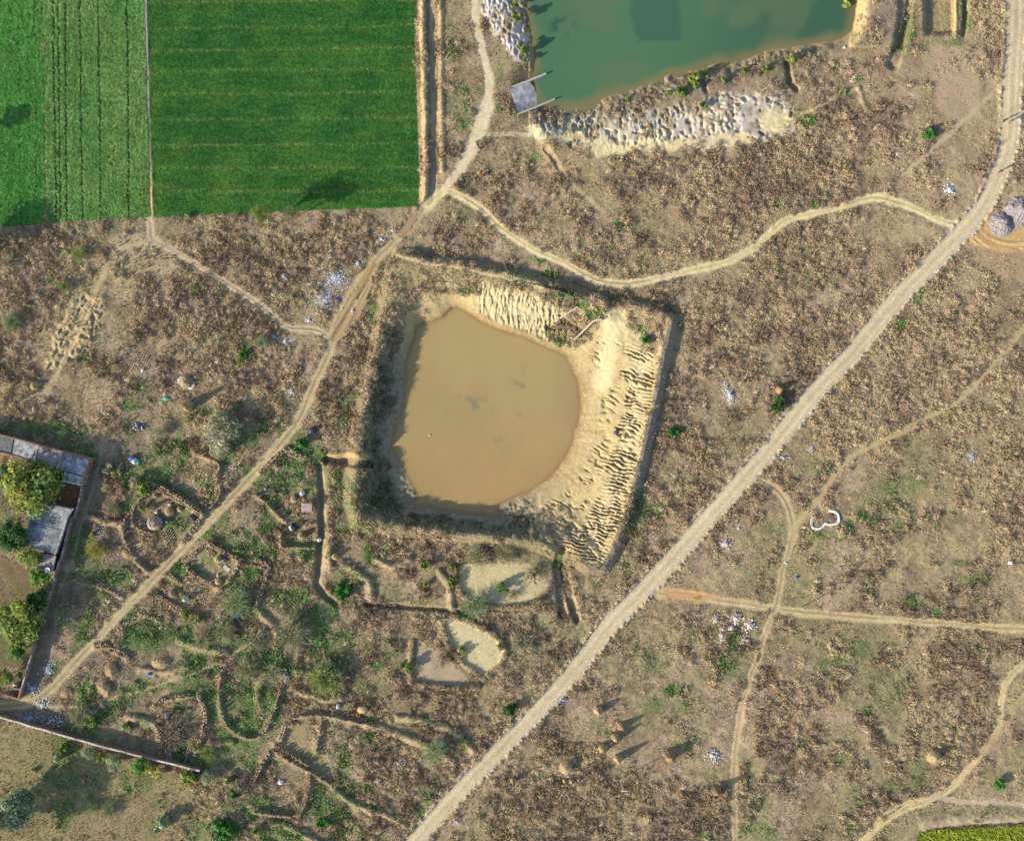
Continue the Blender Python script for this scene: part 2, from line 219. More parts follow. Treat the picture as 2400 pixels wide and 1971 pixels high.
# green pond
w_, d1 = poly(WATER1, 330, 2.5); px, py = PX[w_], PY[w_]
ZW1 = -1.3
south = ss(1235, 1300, px) * ss(1990, 1900, px) * ss(150, 210, py + (px - 1400) * .22)
crest = south * ss(1990, 1780, px)
east1 = ss(1985, 2005, px) * (py < 110)
far = 30 + 70 * crest + 25 * (px < 1240)
tt = np.clip(d1 / far, 0, 1)
top = np.where(east1 > .3, .9, 1.1 * crest) 
zz = ZW1 + (top - ZW1) * ss(0, 1, tt ** .85)
zz = np.where(d1 > far, top * ss(far + 75, far, d1) + Z[w_] * ss(far, far + 75, d1), zz)
zz = np.where(d1 < 0, ZW1 - .02 - np.clip(-d1, 0, 40) * .03, zz)
act = ss(200, 150, d1)
Z[w_] = Z[w_] * (1 - act) + zz * act
chalk = [(1217, 296), (1270, 280), (1330, 286), (1416, 260), (1500, 254), (1574, 258), (1620, 240), (1675, 226), (1730, 216), (1776, 212), (1830, 225), (1862, 255), (1858, 300), (1820, 326), (1760, 336), (1690, 348), (1590, 350), (1488, 356), (1440, 368), (1402, 370), (1373, 346), (1310, 336), (1258, 331)]
wc, dc = poly(chalk, 60, 13); pc = PX[wc]; qc = PY[wc]
mc = ss(10, -12, dc + (N25[wc] - .5) * 40)
ap = 0
for x_, y_, a_, b_ in ((1240, 312, 34, 20), (1320, 325, 60, 12), (1420, 350, 70, 22), (1500, 345, 60, 14), (1600, 340, 70, 12), (1820, 285, 36, 34), (1720, 330, 60, 14)): ap = np.maximum(ap, ss(1.3, .6, np.hypot((pc + WN1[wc] * 30 - x_) / a_, (qc + WN2[wc] * 30 - y_) / b_)))
gc = 1 - np.abs(2 * fbm(pc, qc * .5, 8.5, 3, 31) - 1)
gk = fbm(pc, qc * .7, 9, 2, 33)
ge = 1 - np.abs(2 * fbm(pc + qc * .35, qc * .4, 6, 3, 37) - 1)
Z[wc] += mc * ((gc - .62) * .42 * (.3 + 1.4 * ss(.4, .6, fbm(pc, qc, 60, 2, 45))) + (ge - .6) * .62 * ss(.35, .6, fbm(pc, qc, 45, 3, 38)) - .45 * ss(.55, .75, gk)) * ss(362, 335, qc + (pc < 1480) * -14) * (1 - .85 * ap)
cc = blend(np.broadcast_to(np.array(A(192, 182, 166)), pc.shape + (3,)), np.array(A(210, 196, 166)), ss(.45, .62, fbm(pc, qc, 40, 3, 34)))
cc = blend(cc, np.array(A(150, 136, 116)), ss(.52, .68, fbm(pc, qc, 18, 3, 35)) * .85 * ss(352, 290, qc))
cc = blend(cc, np.array(A(216, 198, 152)), np.maximum(ss(325, 350, qc) * .7, ap * .9))
m_ = mc * np.maximum(ss(.36, .5, N25[wc] + .08), ap) * (1 - .8 * ss(.52, .62, fbm(pc, qc, 28, 3, 39)) * (1 - ap) * ss(1720, 1560, pc)); COLR[wc] = blend(COLR[wc], cc, np.clip(m_, 0, 1)); DENS[wc] *= 1 - mc * (1 - .85 * ss(.53, .64, fbm(pc, qc, 28, 3, 39)) * (1 - ap) * ss(1720, 1560, pc)) 
chalk2 = [(1120, -60), (1235, -60), (1236, 0), (1240, 60), (1246, 120), (1240, 150), (1205, 140), (1180, 100), (1150, 70), (1125, 30)]
wc, dc = poly(chalk2, 40, 7); mc = ss(6, -8, dc); g_ = 1 - np.abs(2 * fbm(PX[wc], PY[wc], 12, 3, 36) - 1)
Z[wc] += mc * (g_ - .6) * .9
mixc(wc, mc * ss(.4, .55, N25[wc] + .06), A(204, 194, 184)); DENS[wc] *= 1 - mc * .8
rw, rd = poly([(1192, 206), (1242, 186), (1266, 205), (1270, 245), (1212, 268), (1203, 240)], 20, 0); mixz(rw, ss(3, -2, rd), -.1 - (PX[rw] - 1200) / 62 * 1.6); DENS[rw] *= ss(0, 4, rd)
# dark vegetated foot of the south bank, flutes at the water
foot = south * ss(0, 6, d1) * ss(60, 36, d1)
FOOT = np.zeros(PX.shape, np.float32); FOOT[w_] = foot * ss(6, 12, d1); Z[w_] += foot * ((fbm(px, py, 13, 3, 28) - .5) * 1.1)
mixc(w_, foot * .75, A(136, 122, 100)); mixc(w_, foot * ss(.54, .66, fbm(px, py, 22, 3, 29)) * .8, A(176, 164, 146)); DENS[w_] *= np.where((d1 < 2), 0, 1)
mixc(w_, ss(9, 2, d1) * ss(-14, 0, d1) * .7, A(170, 140, 92))
DENS[w_] *= np.clip(ss(2, 7, d1), 0, 1)
flute = south * ss(1310, 1330, px) * ss(1420, 1390, px) * ss(30, 22, np.abs(d1 - 26)); gf = 1 - np.abs(2 * vnoise((px + py * .2) / 8, py / 90) - 1)
Z[w_] -= flute * .6 * gf; mixc(w_, flute * .7, A(190, 178, 156))
mixc(w_, (east1 > .3) * ss(36, 30, d1) * ss(2, 6, d1) * .85, A(200, 176, 124)); DENS[w_] *= 1 - .6 * (east1 > .3) * ss(40, 36, d1)

# ------------------------------------------------------------------ terrain: ditches, bunds, hollows
def ditch(pts, hw, depth, warp=1.2):
    w_, d = pl(pts, hw * 3 + 30, warp); Z[w_] -= depth * ss(hw, hw * .45, d)
def bund(pts, hw, h, warp=1.5):
    w_, d = pl(pts, hw * 3 + 30, warp); Z[w_] += h * ss(hw, hw * .1, d) * (.75 + .5 * N25[w_])
ditch([(1012, -300), (1010, 0), (1010, 90), (1012, 170), (1015, 260), (1013, 345), (1014, 430), (1010, 462)], 11, .45)
bund([(990, -300), (990, 0), (992, 130), (996, 260), (998, 400), (994, 478)], 10, .75)
bund([(1032, -300), (1032, 0), (1034, 200), (1036, 400)], 9, .35)
w_, d = pl([(982, -300), (983, 0), (985, 130), (989, 260), (993, 400), (990, 480)], 30, 1.5); mixc(w_, ss(13, 8, d) * .85, A(198, 172, 128))
mixc(w_, ss(6, 2, d - 8) * ss(2, 6, d) * .0, A(130, 110, 96))
w_, d = pl([(1033, -300), (1033, 0), (1034, 200), (1036, 440)], 30, 2); mixc(w_, ss(10, 5, d) * .8, A(206, 180, 128))
ditch([(748, 1092), (753, 1153), (753, 1239), (748, 1311), (742, 1369), (760, 1395), (786, 1414)], 10, .75, .6)
w_, d = pl([(748, 1092), (753, 1153), (753, 1239), (748, 1311), (742, 1369), (760, 1392)], 30, .5)
DENS[w_] *= ss(9, 15, d); mixc(w_, ss(14, 8, d) * .8, A(150, 136, 112))
w_, d = pl([(762, 1095), (764, 1160), (763, 1240), (758, 1311), (752, 1369)], 30, .8); mixc(w_, ss(7, 2, d) * .8 * ss(.3, .5, N25[w_]), A(180, 162, 118)); DENS[w_] *= ss(3, 8, d)  # pale strip: sunlight on the ditch's east face, put into the soil colour
ditch([(765, 1078), (800, 1081), (866, 1090)], 13, 1.3, 2)
bund([(775, 1066), (815, 1062), (858, 1070)], 9, .35, 3); w_, d = pl([(775, 1068), (815, 1064), (858, 1072)], 20, 1); mixc(w_, ss(10, 4, d) * .8, A(186, 160, 108)); DENS[w_] *= ss(6, 14, d)
ditch([(859, 1418), (950, 1422), (1075, 1434)], 8, .7); ditch([(888, 1303), (850, 1335), (807, 1363)], 8, .5)
bund([(350, -300), (347, 0), (350, 140), (356, 300), (358, 440), (356, 515)], 7, .35)
w_, d = pl([(340, -900), (341, 0), (345, 140), (349, 300), (353, 420), (356, 540)], 14, .5)
mixc(w_, ss(7, 4, d), A(150, 140, 132)); mixc(w_, ss(6, 3, d) * ss(330, 460, PY[w_]) * .9, A(206, 178, 132)); DENS[w_] *= ss(3, 8, d)
w_, d = pl([(98, -900), (101, 0), (104, 150), (106, 430), (106, 540)], 14, .5); mixc(w_, ss(5.5, 2.5, d) * .95, A(122, 112, 88)); mixc(w_, ss(5, 2, d) * ss(480, 520, PY[w_]), A(210, 182, 140))
for pts, hw, dp in (([(2110, -60), (2120, 30), (2110, 100), (2092, 150)], 20, .9), ([(2138, -40), (2128, 40), (2108, 110)], 10, .6), ([(2262, -60), (2263, 30), (2258, 80)], 9, .8), ([(1640, 175), (1655, 215)], 8, .6), ([(1845, 150), (1850, 195), (1865, 210)], 10, .9), ([(1320, 1330), (1335, 1400), (1350, 1450)], 13, .9), ([(1318, 1290), (1305, 1330), (1312, 1380), (1318, 1440)], 14, .7)):
    ditch(pts, hw, dp, 2)
hollow = [(2162, -80), (2238, -80), (2238, 82), (2200, 86), (2165, 84)]
w_, d = poly(hollow, 40, 1); Z[w_] -= 1.25 * ss(3, -10, d); mixc(w_, ss(2, -3, d) * .7, A(176, 154, 116))
w_, d = pl([(2240, -80), (2239, 80)], 20, 1); mixc(w_, ss(5, 1, d) * .9, A(214, 186, 120)); Z[w_] += .3 * ss(7, 1, d)
for pts in ([(1900, 300), (1960, 285), (2000, 270)], [(1850, 275), (1905, 258), (1960, 225)], [(1815, 300), (1880, 268), (1950, 235), (2012, 205)], [(2012, 205), (2020, 235), (2032, 262)]):
    w_, d = pl(pts, 20, 2); mixc(w_, ss(6, 1, d) * .6, A(206, 186, 136)); Z[w_] += .25 * ss(9, 1, d); DENS[w_] *= ss(1, 6, d) * .5 + .5
ditch([(1920, 297), (1960, 285), (2010, 272)], 7, .5, 1)
bund([(2165, 1934), (2200, 1926), (2260, 1920), (2330, 1919), (2420, 1913)], 14, .28, 5); w_, d = pl([(2160, 1932), (2260, 1920), (2420, 1912)], 30, 2); mixc(w_, ss(16, 6, d) * .7 * ss(.3, .5, N25[w_]), A(184, 168, 136)); DENS[w_] *= ss(6, 16, d) * .7 + .3
ditch([(2160, 1952), (2260, 1934), (2420, 1926)], 6, .3)
# quarry-like clay humps on the western footpath
humps = [(187, 680), (242, 690), (245, 764), (202, 820), (138, 873), (98, 865), (124, 778), (144, 735)]
w_, d = poly(humps, 40, 7); m = ss(6, -12, d); a_ = PX[w_]; b_ = PY[w_]
h_ = 1 - np.abs(2 * fbm(a_ + .55 * b_, (b_ - .55 * a_) * .5, 9, 2, 41) - 1)
Z[w_] += m * (h_ - .5) * .95; mixc(w_, m * .75, A(188, 168, 124)); DENS[w_] *= 1 - m * .88
# clearings of pale sand and worn soil
for pts, c, s_ in (([(1075, 1322), (1133, 1314), (1200, 1317), (1243, 1320), (1270, 1345), (1286, 1369), (1280, 1400), (1240, 1412), (1200, 1421), (1162, 1418), (1090, 1400), (1067, 1369)], A(200, 186, 142), .95),
      ([(255, 548), (350, 540), (430, 582), (400, 650), (300, 640), (245, 612)], A(176, 158, 126), .75),
      ([(1032, 1457), (1050, 1448), (1075, 1447), (1139, 1475), (1170, 1500), (1186, 1525), (1170, 1556), (1133, 1586), (1112, 1575), (1090, 1555), (1052, 1512), (1040, 1480)], A(205, 190, 146), 1),
      ([(977, 1503), (1000, 1510), (1044, 1531), (1080, 1570), (1118, 1606), (1060, 1608), (1020, 1603), (969, 1595)], A(178, 158, 130), .95),
      ([(2275, 545), (2300, 530), (2320, 490), (2420, 470), (2420, 580), (2360, 585), (2310, 580), (2270, 570)], A(206, 168, 112), .9),
      ([(2300, 580), (2420, 585), (2420, 660), (2340, 660), (2300, 620)], A(180, 150, 118), .7),
      ([(0, 1300), (80, 1340), (110, 1400), (80, 1560), (0, 1570), (-60, 1500)], A(120, 106, 76), .85),
      ([(150, 1148), (190, 1145), (176, 1205), (120, 1180)], A(158, 118, 92), .95),
      ([(300, 1190), (360, 1150), (470, 1205), (430, 1262), (380, 1250), (320, 1240)], A(150, 132, 104), .8),
      ([(440, 1310), (490, 1275), (560, 1315), (525, 1370)], A(160, 148, 108), .75),
      ([(395, 1350), (440, 1340), (505, 1380), (480, 1440), (420, 1430), (370, 1395)], A(156, 138, 106), .8),
      ([(665, 1240), (745, 1200), (745, 1285), (662, 1285)], A(128, 104, 82), .85),
      ([(300, 1010), (340, 1000), (345, 1080), (270, 1085)], A(124, 108, 96), .7),
      ([(180, 1230), (300, 1220), (345, 1340), (270, 1400), (190, 1350)], A(128, 112, 98), .7),
      ([(2185, 110), (2290, 120), (2300, 250), (2270, 300), (2200, 260), (2175, 180)], A(178, 154, 126), .8),
      ([(-200, 1690), (60, 1700), (230, 1760), (430, 1830), (520, 1880), (440, 2100), (-200, 2300)], A(154, 143, 100), .85),
      ([(300, 1860), (420, 1850), (420, 1980), (180, 2000), (120, 1960)], A(158, 138, 106), .8),
      ([(380, 1640), (450, 1635), (470, 1680), (470, 1720), (400, 1720)], A(146, 134, 100), .6),
      ([(660, 1700), (740, 1690), (750, 1720), (735, 1770), (690, 1770)], A(160, 144, 106), .7),
      ([(640, 1800), (690, 1790), (700, 1850), (640, 1860)], A(140, 126, 100), .7)):
    w_, d = poly(pts, 40, 5); m = ss(7, -9, d); mixc(w_, m * s_ * (.75 + .5 * N25[w_]), c); mixz(w_, m * .5, Z[w_].mean()); DENS[w_] *= 1 - m * (.85 * s_ if s_ < .94 else ss(1, -5, d))
for pts in ([(1050, 1448), (1075, 1445), (1139, 1473), (1170, 1498), (1188, 1525), (1172, 1558), (1133, 1590), (1090, 1558), (1050, 1514), (1036, 1480), (1034, 1456), (1050, 1448)], [(1067, 1371), (1090, 1403), (1162, 1422), (1200, 1425), (1242, 1416), (1284, 1402), (1290, 1369)], [(966, 1505), (962, 1560), (964, 1598), (1020, 1608), (1062, 1613), (1122, 1610)]):
    bund(pts, 10, .5, 2); w_, d = pl(pts, 30, 2); mixc(w_, ss(9, 3, d) * .6, A(126, 108, 84)); DENS[w_] = np.maximum(DENS[w_], ss(10, 6, d) * .9)
# low earth banks under the dung cake walls and through the old yards
for a in DCW:
    pts = smooth_line(a[0], 3); w_, d = pl(pts, 40, 1.5); Z[w_] += .28 * ss(11, 3, d) * (.6 + .8 * N25[w_]); mixc(w_, ss(13, 5, d) * .7 * ss(.3, .55, N25[w_] + .1), A(164, 142, 114)); DENS[w_] *= 1 - .9 * ss(8, 4, d)
for pts in ([(610, 1440), (640, 1470), (650, 1500)], [(800, 1320), (860, 1360), (868, 1400)], [(700, 1620), (760, 1640), (800, 1636)], [(860, 1700), (930, 1720), (1000, 1750), (1060, 1790)], [(930, 1680), (1010, 1696), (1060, 1715), (1110, 1760)], [(780, 1850), (840, 1890), (900, 1910), (950, 1935)], [(640, 1930), (700, 1950), (760, 1985)], [(420, 1500), (470, 1520), (530, 1530)], [(330, 1570), (390, 1575), (440, 1560)], [(300, 1680), (360, 1700), (372, 1730)], [(200, 1210), (240, 1222), (290, 1230)], [(1030, 1340), (1050, 1370), (1060, 1430)], [(690, 1450), (700, 1520), (690, 1570)], [(880, 1310), (920, 1330), (960, 1310)], [(460, 1760), (500, 1745), (545, 1740)], [(600, 1640), (610, 1600), (640, 1580)], [(770, 1330), (772, 1300), (780, 1270)]):
    pts = smooth_line(pts, 4); bund(pts, 13, .65, 4); w_, d = pl(pts, 40, 4); mixc(w_, ss(12, 4, d) * .6, A(176, 156, 122)); DENS[w_] *= 1 - .6 * ss(7, 3, d)
# patches of growing weeds: x, y, rx, ry, strength
GREEN = np.zeros(PX.shape, np.float32)
for x, y, rx, ry, s_ in ((20, 1500, 70, 60, .6), (10, 1200, 50, 60, .6), (60, 1390, 40, 20, .4), (695, 1385, 0, 0, 0), (802, 1385, 24, 26, 1), (765, 1440, 30, 34, .8), (860, 1300, 16, 30, .9), (903, 1290, 12, 12, .6), (570, 1265, 60, 36, .5), (625, 1220, 26, 40, .8), (610, 1300, 24, 34, .6), (536, 1260, 26, 14, .7), (545, 1020, 60, 16, .5), (620, 1000, 40, 14, .8), (705, 1045, 20, 18, .9), (640, 1130, 30, 30, .4), (690, 1120, 20, 30, .4), (275, 1350, 42, 30, .8), (150, 1440, 16, 34, .7), (190, 1470, 30, 18, .7), (320, 1500, 46, 34, .9), (262, 1500, 20, 20, .3), (430, 1400, 50, 20, .3), (425, 1345, 20, 14, .7), (375, 1390, 16, 12, .7), (330, 1010, 46, 14, .3), (120, 1005, 110, 22, .8), (170, 1050, 40, 20, .6), (20, 1010, 40, 20, .5), (340, 1060, 40, 24, .5), (490, 1150, 12, 22, .8), (560, 1375, 50, 50, .6), (590, 1420, 40, 40, .6), (530, 1500, 60, 20, .6), (470, 1570, 60, 14, .9), (380, 1604, 60, 10, .8), (270, 1645, 60, 10, .8), (575, 1520, 40, 20, .7), (540, 1610, 20, 30, .9), (500, 1650, 20, 60, .8), (590, 1680, 26, 60, .9), (545, 1700, 26, 30, .8), (620, 1640, 24, 60, .8), (650, 1680, 12, 40, .9), (640, 1640, 14, 30, .8), (740, 1525, 18, 40, .8), (710, 1490, 16, 20, .5), (885, 1560, 26, 16, .8), (915, 1530, 30, 14, .7), (905, 1495, 20, 10, .5), (860, 1683, 18, 8, .9), (330, 1690, 18, 20, .8), (320, 1735, 18, 18, .6), (470, 1770, 30, 30, .6), (420, 1740, 30, 16, .4), (760, 1800, 20, 24, .6), (755, 1880, 26, 60, .8), (800, 1850, 40, 20, .6), (860, 1886, 60, 10, .7), (1000, 1860, 26, 34, .5), (985, 1905, 20, 26, .6), (1190, 1660, 14, 18, .9), (990, 1690, 40, 8, .6), (1090, 1740, 14, 26, .7), (530, 1945, 40, 34, .8), (640, 1800, 14, 26, .5), (560, 1870, 30, 30, .5), (620, 1870, 30, 14, .5),
   (1575, 1615, 24, 20, 1), (1545, 1560, 20, 36, .6), (1520, 1560, 16, 26, .5), (1535, 1655, 30, 22, .7), (1590, 1660, 26, 20, .6), (1705, 1560, 26, 40, .7), (1720, 1500, 18, 24, .6), (1620, 1490, 20, 14, .4), (1490, 1530, 14, 18, .4), (1605, 1730, 40, 30, .35), (1400, 1700, 26, 20, .4), (1445, 1812, 14, 16, .8), (1430, 1720, 20, 12, .6), (1270, 1815, 20, 10, .4), (1660, 1820, 16, 16, .3), (1750, 1830, 20, 14, .5), (1780, 1880, 30, 20, .4), (1650, 1955, 26, 12, .8), (1760, 1940, 40, 26, .5), (1700, 1650, 14, 30, .3),
   (2025, 1210, 26, 18, .9), (1985, 1228, 22, 16, .8), (2100, 1140, 60, 30, .5), (2060, 1180, 60, 40, .3), (2140, 1130, 46, 24, .5), (2105, 1235, 20, 18, .6), (2140, 1205, 16, 20, .5), (2220, 1215, 60, 18, .35), (1925, 1255, 36, 16, .6), (1970, 1258, 24, 10, .6), (2172, 1265, 14, 12, .6), (2250, 1320, 30, 10, .6), (2300, 1350, 40, 14, .4), (2140, 1405, 26, 20, .5), (2195, 1435, 12, 12, .8), (2300, 1410, 26, 12, .4), (1920, 1100, 40, 26, .35), (1940, 1105, 14, 14, .6), (1855, 1130, 10, 10, .7), (1803, 1240, 8, 20, .5), (2035, 1370, 14, 20, .4), (1895, 1366, 12, 8, .5), (2190, 1095, 20, 30, .3),
   (2015, 1520, 36, 30, .5), (2080, 1610, 60, 50, .4), (2120, 1590, 16, 50, .4), (2090, 1660, 40, 40, .45), (2150, 1810, 20, 40, .5), (2225, 1700, 20, 10, .5), (2100, 1840, 30, 12, .4), (1970, 1775, 20, 14, .7), (1920, 1560, 16, 10, .6), (1960, 1550, 40, 12, .5), (2000, 1860, 40, 40, .3), (1810, 1960, 26, 26, .6), (1990, 1940, 16, 20, .5), (2345, 1835, 18, 14, .9), (2300, 1838, 8, 8, .7), (2030, 1660, 10, 20, .7), (2220, 1900, 60, 8, .6), (2340, 1896, 50, 8, .6), (1880, 1740, 20, 14, .4), (2400, 1820, 10, 20, .6), (1930, 1940, 30, 30, .3), (2280, 1520, 30, 14, .4),
   (2177, 314, 20, 9, 1), (2160, 320, 10, 8, .7), (1895, 280, 22, 18, .9), (1860, 262, 22, 12, .6), (1980, 215, 16, 16, .7), (2010, 185, 10, 12, .6), (1950, 160, 12, 8, .6), (2130, 60, 14, 60, .6), (2110, 110, 16, 36, .7), (2265, 30, 12, 50, .6), (2230, 100, 26, 14, .7), (2170, 100, 20, 8, .6), (2205, 45, 30, 36, .25), (2350, 150, 10, 10, .4), (2390, 200, 6, 30, .4), (1258, 365, 14, 14, .7), (1212, 655, 50, 20, .5), (1260, 605, 40, 16, .6), (1290, 640, 30, 14, .6), (1210, 660, 14, 10, .5), (1365, 712, 20, 12, .9), (1395, 735, 30, 14, .8), (1350, 600, 8, 6, .9), (1425, 582, 10, 6, .8), (1450, 525, 14, 16, .7), (1075, 510, 14, 12, .8), (1075, 240, 40, 50, .45), (1120, 215, 12, 14, .7), (1090, 290, 30, 30, .6), (1160, 255, 24, 14, .7), (1170, 170, 14, 24, .5), (1050, 50, 16, 26, .5), (1060, 120, 20, 30, .4), (1200, 470, 10, 10, .6), (1830, 480, 10, 6, .9), (1900, 480, 12, 10, .7), (1250, 370, 10, 10, .7), (1890, 590, 14, 16, .4), (1830, 640, 12, 14, .4),
   (1320, 690, 40, 12, .5), (1315, 795, 26, 20, .35), (1345, 805, 16, 12, .3), (1290, 770, 16, 20, .4), (1515, 795, 14, 16, .8), (1490, 770, 26, 14, .5), (1090, 680, 16, 10, .7), (870, 720, 14, 26, .7), (880, 750, 12, 16, .6), (905, 660, 8, 10, .6), (1540, 1190, 20, 16, .6), (1500, 1180, 22, 40, .6), (1480, 1230, 16, 30, .6), (1580, 1008, 18, 18, .95), (1600, 1003, 10, 10, .9), (1310, 1310, 8, 14, .8), (1460, 1330, 30, 14, .4), (1110, 1420, 40, 16, .6), (1095, 1440, 20, 12, .8), (1390, 1370, 20, 10, .4), (810, 940, 14, 40, .4), (835, 925, 8, 16, .7), (800, 990, 12, 20, .7), (945, 1160, 30, 40, .3), (1740, 700, 16, 12, .2), (575, 820, 12, 26, .9), (190, 840, 16, 16, .7), (330, 905, 12, 12, .8), (310, 945, 24, 22, .9), (345, 920, 14, 40, .4), (485, 960, 16, 14, .8), (555, 955, 18, 14, .6), (410, 830, 8, 8, .8), (455, 680, 8, 12, .6), (150, 600, 16, 16, .4), (120, 650, 14, 20, .35), (270, 540, 24, 10, .5), (180, 535, 40, 10, .5), (690, 700, 10, 20, .3), (1900, 955, 10, 10, .4), (2160, 690, 14, 16, .6), (2110, 760, 12, 12, .7), (2150, 700, 12, 14, .7), (1975, 865, 12, 10, .5), (2230, 600, 10, 10, .6), (1940, 660, 20, 20, .3), (1900, 650, 20, 20, .3), (1260, 1345, 0, 0, 0)):
    if s_ == 0: continue
    m = 1.5 * max(rx, ry); w_ = win([(x - m, y - m), (x + m, y + m)], 0)
    d = np.hypot((PX[w_] + WN1[w_] * 22 - x) / rx, (PY[w_] + WN2[w_] * 22 - y) / ry)
    GREEN[w_] = np.maximum(GREEN[w_], s_ * ss(1.25, .45, d))
ll = ss(1000, 700, PX) * ss(940, 1040, PY) * (PX > 120); GREEN = np.maximum(GREEN, ll * .75 * ss(.53, .62, fbm(PX, PY, 55, 4, 12)))
GREEN *= ss(.24, .46, N9 * .5 + N25 * .5 + .06)
mixc(ALL, GREEN * .7, A(96, 116, 66))

# ------------------------------------------------------------------ roads and paths
MUDDY = [(929, 530), (950, 520)]
pathmask = np.zeros(PX.shape, np.float32)
for name, (pts, hw, ruts, c, s_) in PATHS.items():
    wp = min(1.4, hw * .16); w_, d = pl(pts, hw * 2 + 24, wp)
    edge = hw * (1 + .7 * (N60[w_] - .5) + .8 * (N25[w_] - .5))
    m = ss(edge * 1.35, edge * .6, d) * s_
    m = m * (1 - (1 - s_) * .9 * ss(.45, .65, N25[w_]))
    zt = Z[w_] * .35
    if name not in ('rim_path', 'pond_path'): mixz(w_, ss(edge * 1.7, edge * .8, d) * .8 * (s_ > .5), zt - (.05 if hw > 5 else .02))
    cc = np.array(c) * (.86 + .28 * N9[w_])[..., None]
    if ruts:
        rut = np.exp(-((d - hw * .5) / (hw * .17)) ** 2); mid = np.exp(-(d / (hw * .26)) ** 2)
        cc = cc * (1 + .10 * rut - .40 * mid * ss(.35, .6, N60[w_]))[..., None]
        Z[w_] += (-.05 * rut + .04 * mid) * m
    COLR[w_] = blend(COLR[w_], cc.astype(np.float32), np.clip(m, 0, 1))
    DENS[w_] *= 1 - np.clip(m * 1.25, 0, 1); pathmask[w_] = np.maximum(pathmask[w_], m)
# wide muddy stretch of the western track, with wheel grooves
mudp = [(872, 612), (885, 625), (868, 680), (840, 740), (812, 775), (790, 800), (772, 795), (788, 745), (812, 700), (838, 655)]
w_, d = poly(mudp, 30, 2); m = ss(5, -5, d); q = PX[w_] * .86 + PY[w_] * .52
mixc(w_, m * .9, A(186, 160, 114)); mixc(w_, m * ss(690, 760, PY[w_]) * .7, A(160, 136, 106)); DENS[w_] *= 1 - m
gr = 1 - np.abs(2 * vnoise(q / 5.5, (PY[w_] * .86 - PX[w_] * .5) / 130) - 1); Z[w_] = Z[w_] * (1 - m) + m * (-.08 + .20 * (gr - .5)); 
COLR[w_] *= (1 - m * .25 * ss(.7, .95, gr))[..., None]
for pts, hw in (([(868, 690), (880, 660), (876, 650)], 5), ([(840, 700), (868, 655)], 3)): ditch(pts, hw, .22, 1)
puddle_bed = [(931, 552), (950, 528), (975, 500), (985, 505), (978, 530), (955, 552), (938, 558)]
w_, d = poly(puddle_bed, 20, 1.5); mixc(w_, ss(3, -3, d) * .8, A(172, 146, 108)); DENS[w_] *= ss(-2, 4, d)
w_, d = poly([(1560, 1378), (1640, 1380), (1690, 1402), (1640, 1412), (1560, 1408)], 30, 4); m = ss(6, -5, d); mixc(w_, m * .75, A(190, 150, 108)); DENS[w_] *= 1 - m
gr = 1 - np.abs(2 * vnoise((PY[w_] - PX[w_] * .12) / 5, PX[w_] / 160) - 1); Z[w_] += m * (gr - .5) * .22
# tyre arcs on the sand beside the gravel heaps
w_, d = poly([(2270, 545), (2300, 540), (2325, 560), (2420, 562), (2420, 590), (2340, 588), (2280, 572)], 30, 3); m = ss(5, -4, d)
r_ = np.hypot(PX[w_] - 2375, (PY[w_] - 440) * .88); gr = 1 - np.abs(2 * vnoise(r_ / 4.2, PX[w_] / 190) - 1); Z[w_] += m * (gr - .5) * .30; DENS[w_] *= 1 - m
mixc(w_, m * .8, A(200, 166, 116))
# the gravel road
w_, d = pl(MAIN_ROAD, 90, .7); hw = np.where(PY[w_] < 420, 20.5, 19.0) - 2.5 * ss(1500, 1750, PY[w_]) + (fbm(PX[w_], PY[w_], 45, 3, 46) - .5) * 8
m = ss(hw + 2, hw - 3, d); sh = ss(hw + 11, hw + 3, d)
mixc(w_, sh * .75, A(194, 172, 134)); mixc(w_, sh * (1 - m) * ss(.5, .62, N60[w_]) * .7, A(180, 170, 162))
rc = np.array(A(201, 184, 148)) * (.90 + .20 * N9[w_] )[..., None]
rut = np.exp(-((d - 9) / 4.5) ** 2); al_ = fbm(PX[w_] * .7 + PY[w_] * .7, (PX[w_] - PY[w_]) * .12, 16, 3, 47); rc = rc * (1 + .09 * rut - .10 * np.exp(-(d / 4) ** 2) + .22 * (al_ - .5) + .24 * (fbm(PX[w_], PY[w_], 55, 4, 48) - .5))[..., None]; edge_grey = ss(hw - 8, hw - 2, d)
rc = blend(rc, np.array(A(186, 172, 150)), edge_grey * .55)
COLR[w_] = blend(COLR[w_], rc.astype(np.float32), np.clip(m, 0, 1))
mixz(w_, ss(hw + 14, hw - 1, d), .14 - .05 * rut - .05 * edge_grey); Z[w_] += ss(hw + 12, hw + 4, d) * ss(hw, hw + 3, d) * (.05 + .30 * ss(.45, .6, N9[w_]))
DENS[w_] *= 1 - np.clip(ss(hw + 9, hw + 2, d) * 1.1, 0, 1); pathmask[w_] = np.maximum(pathmask[w_], m)
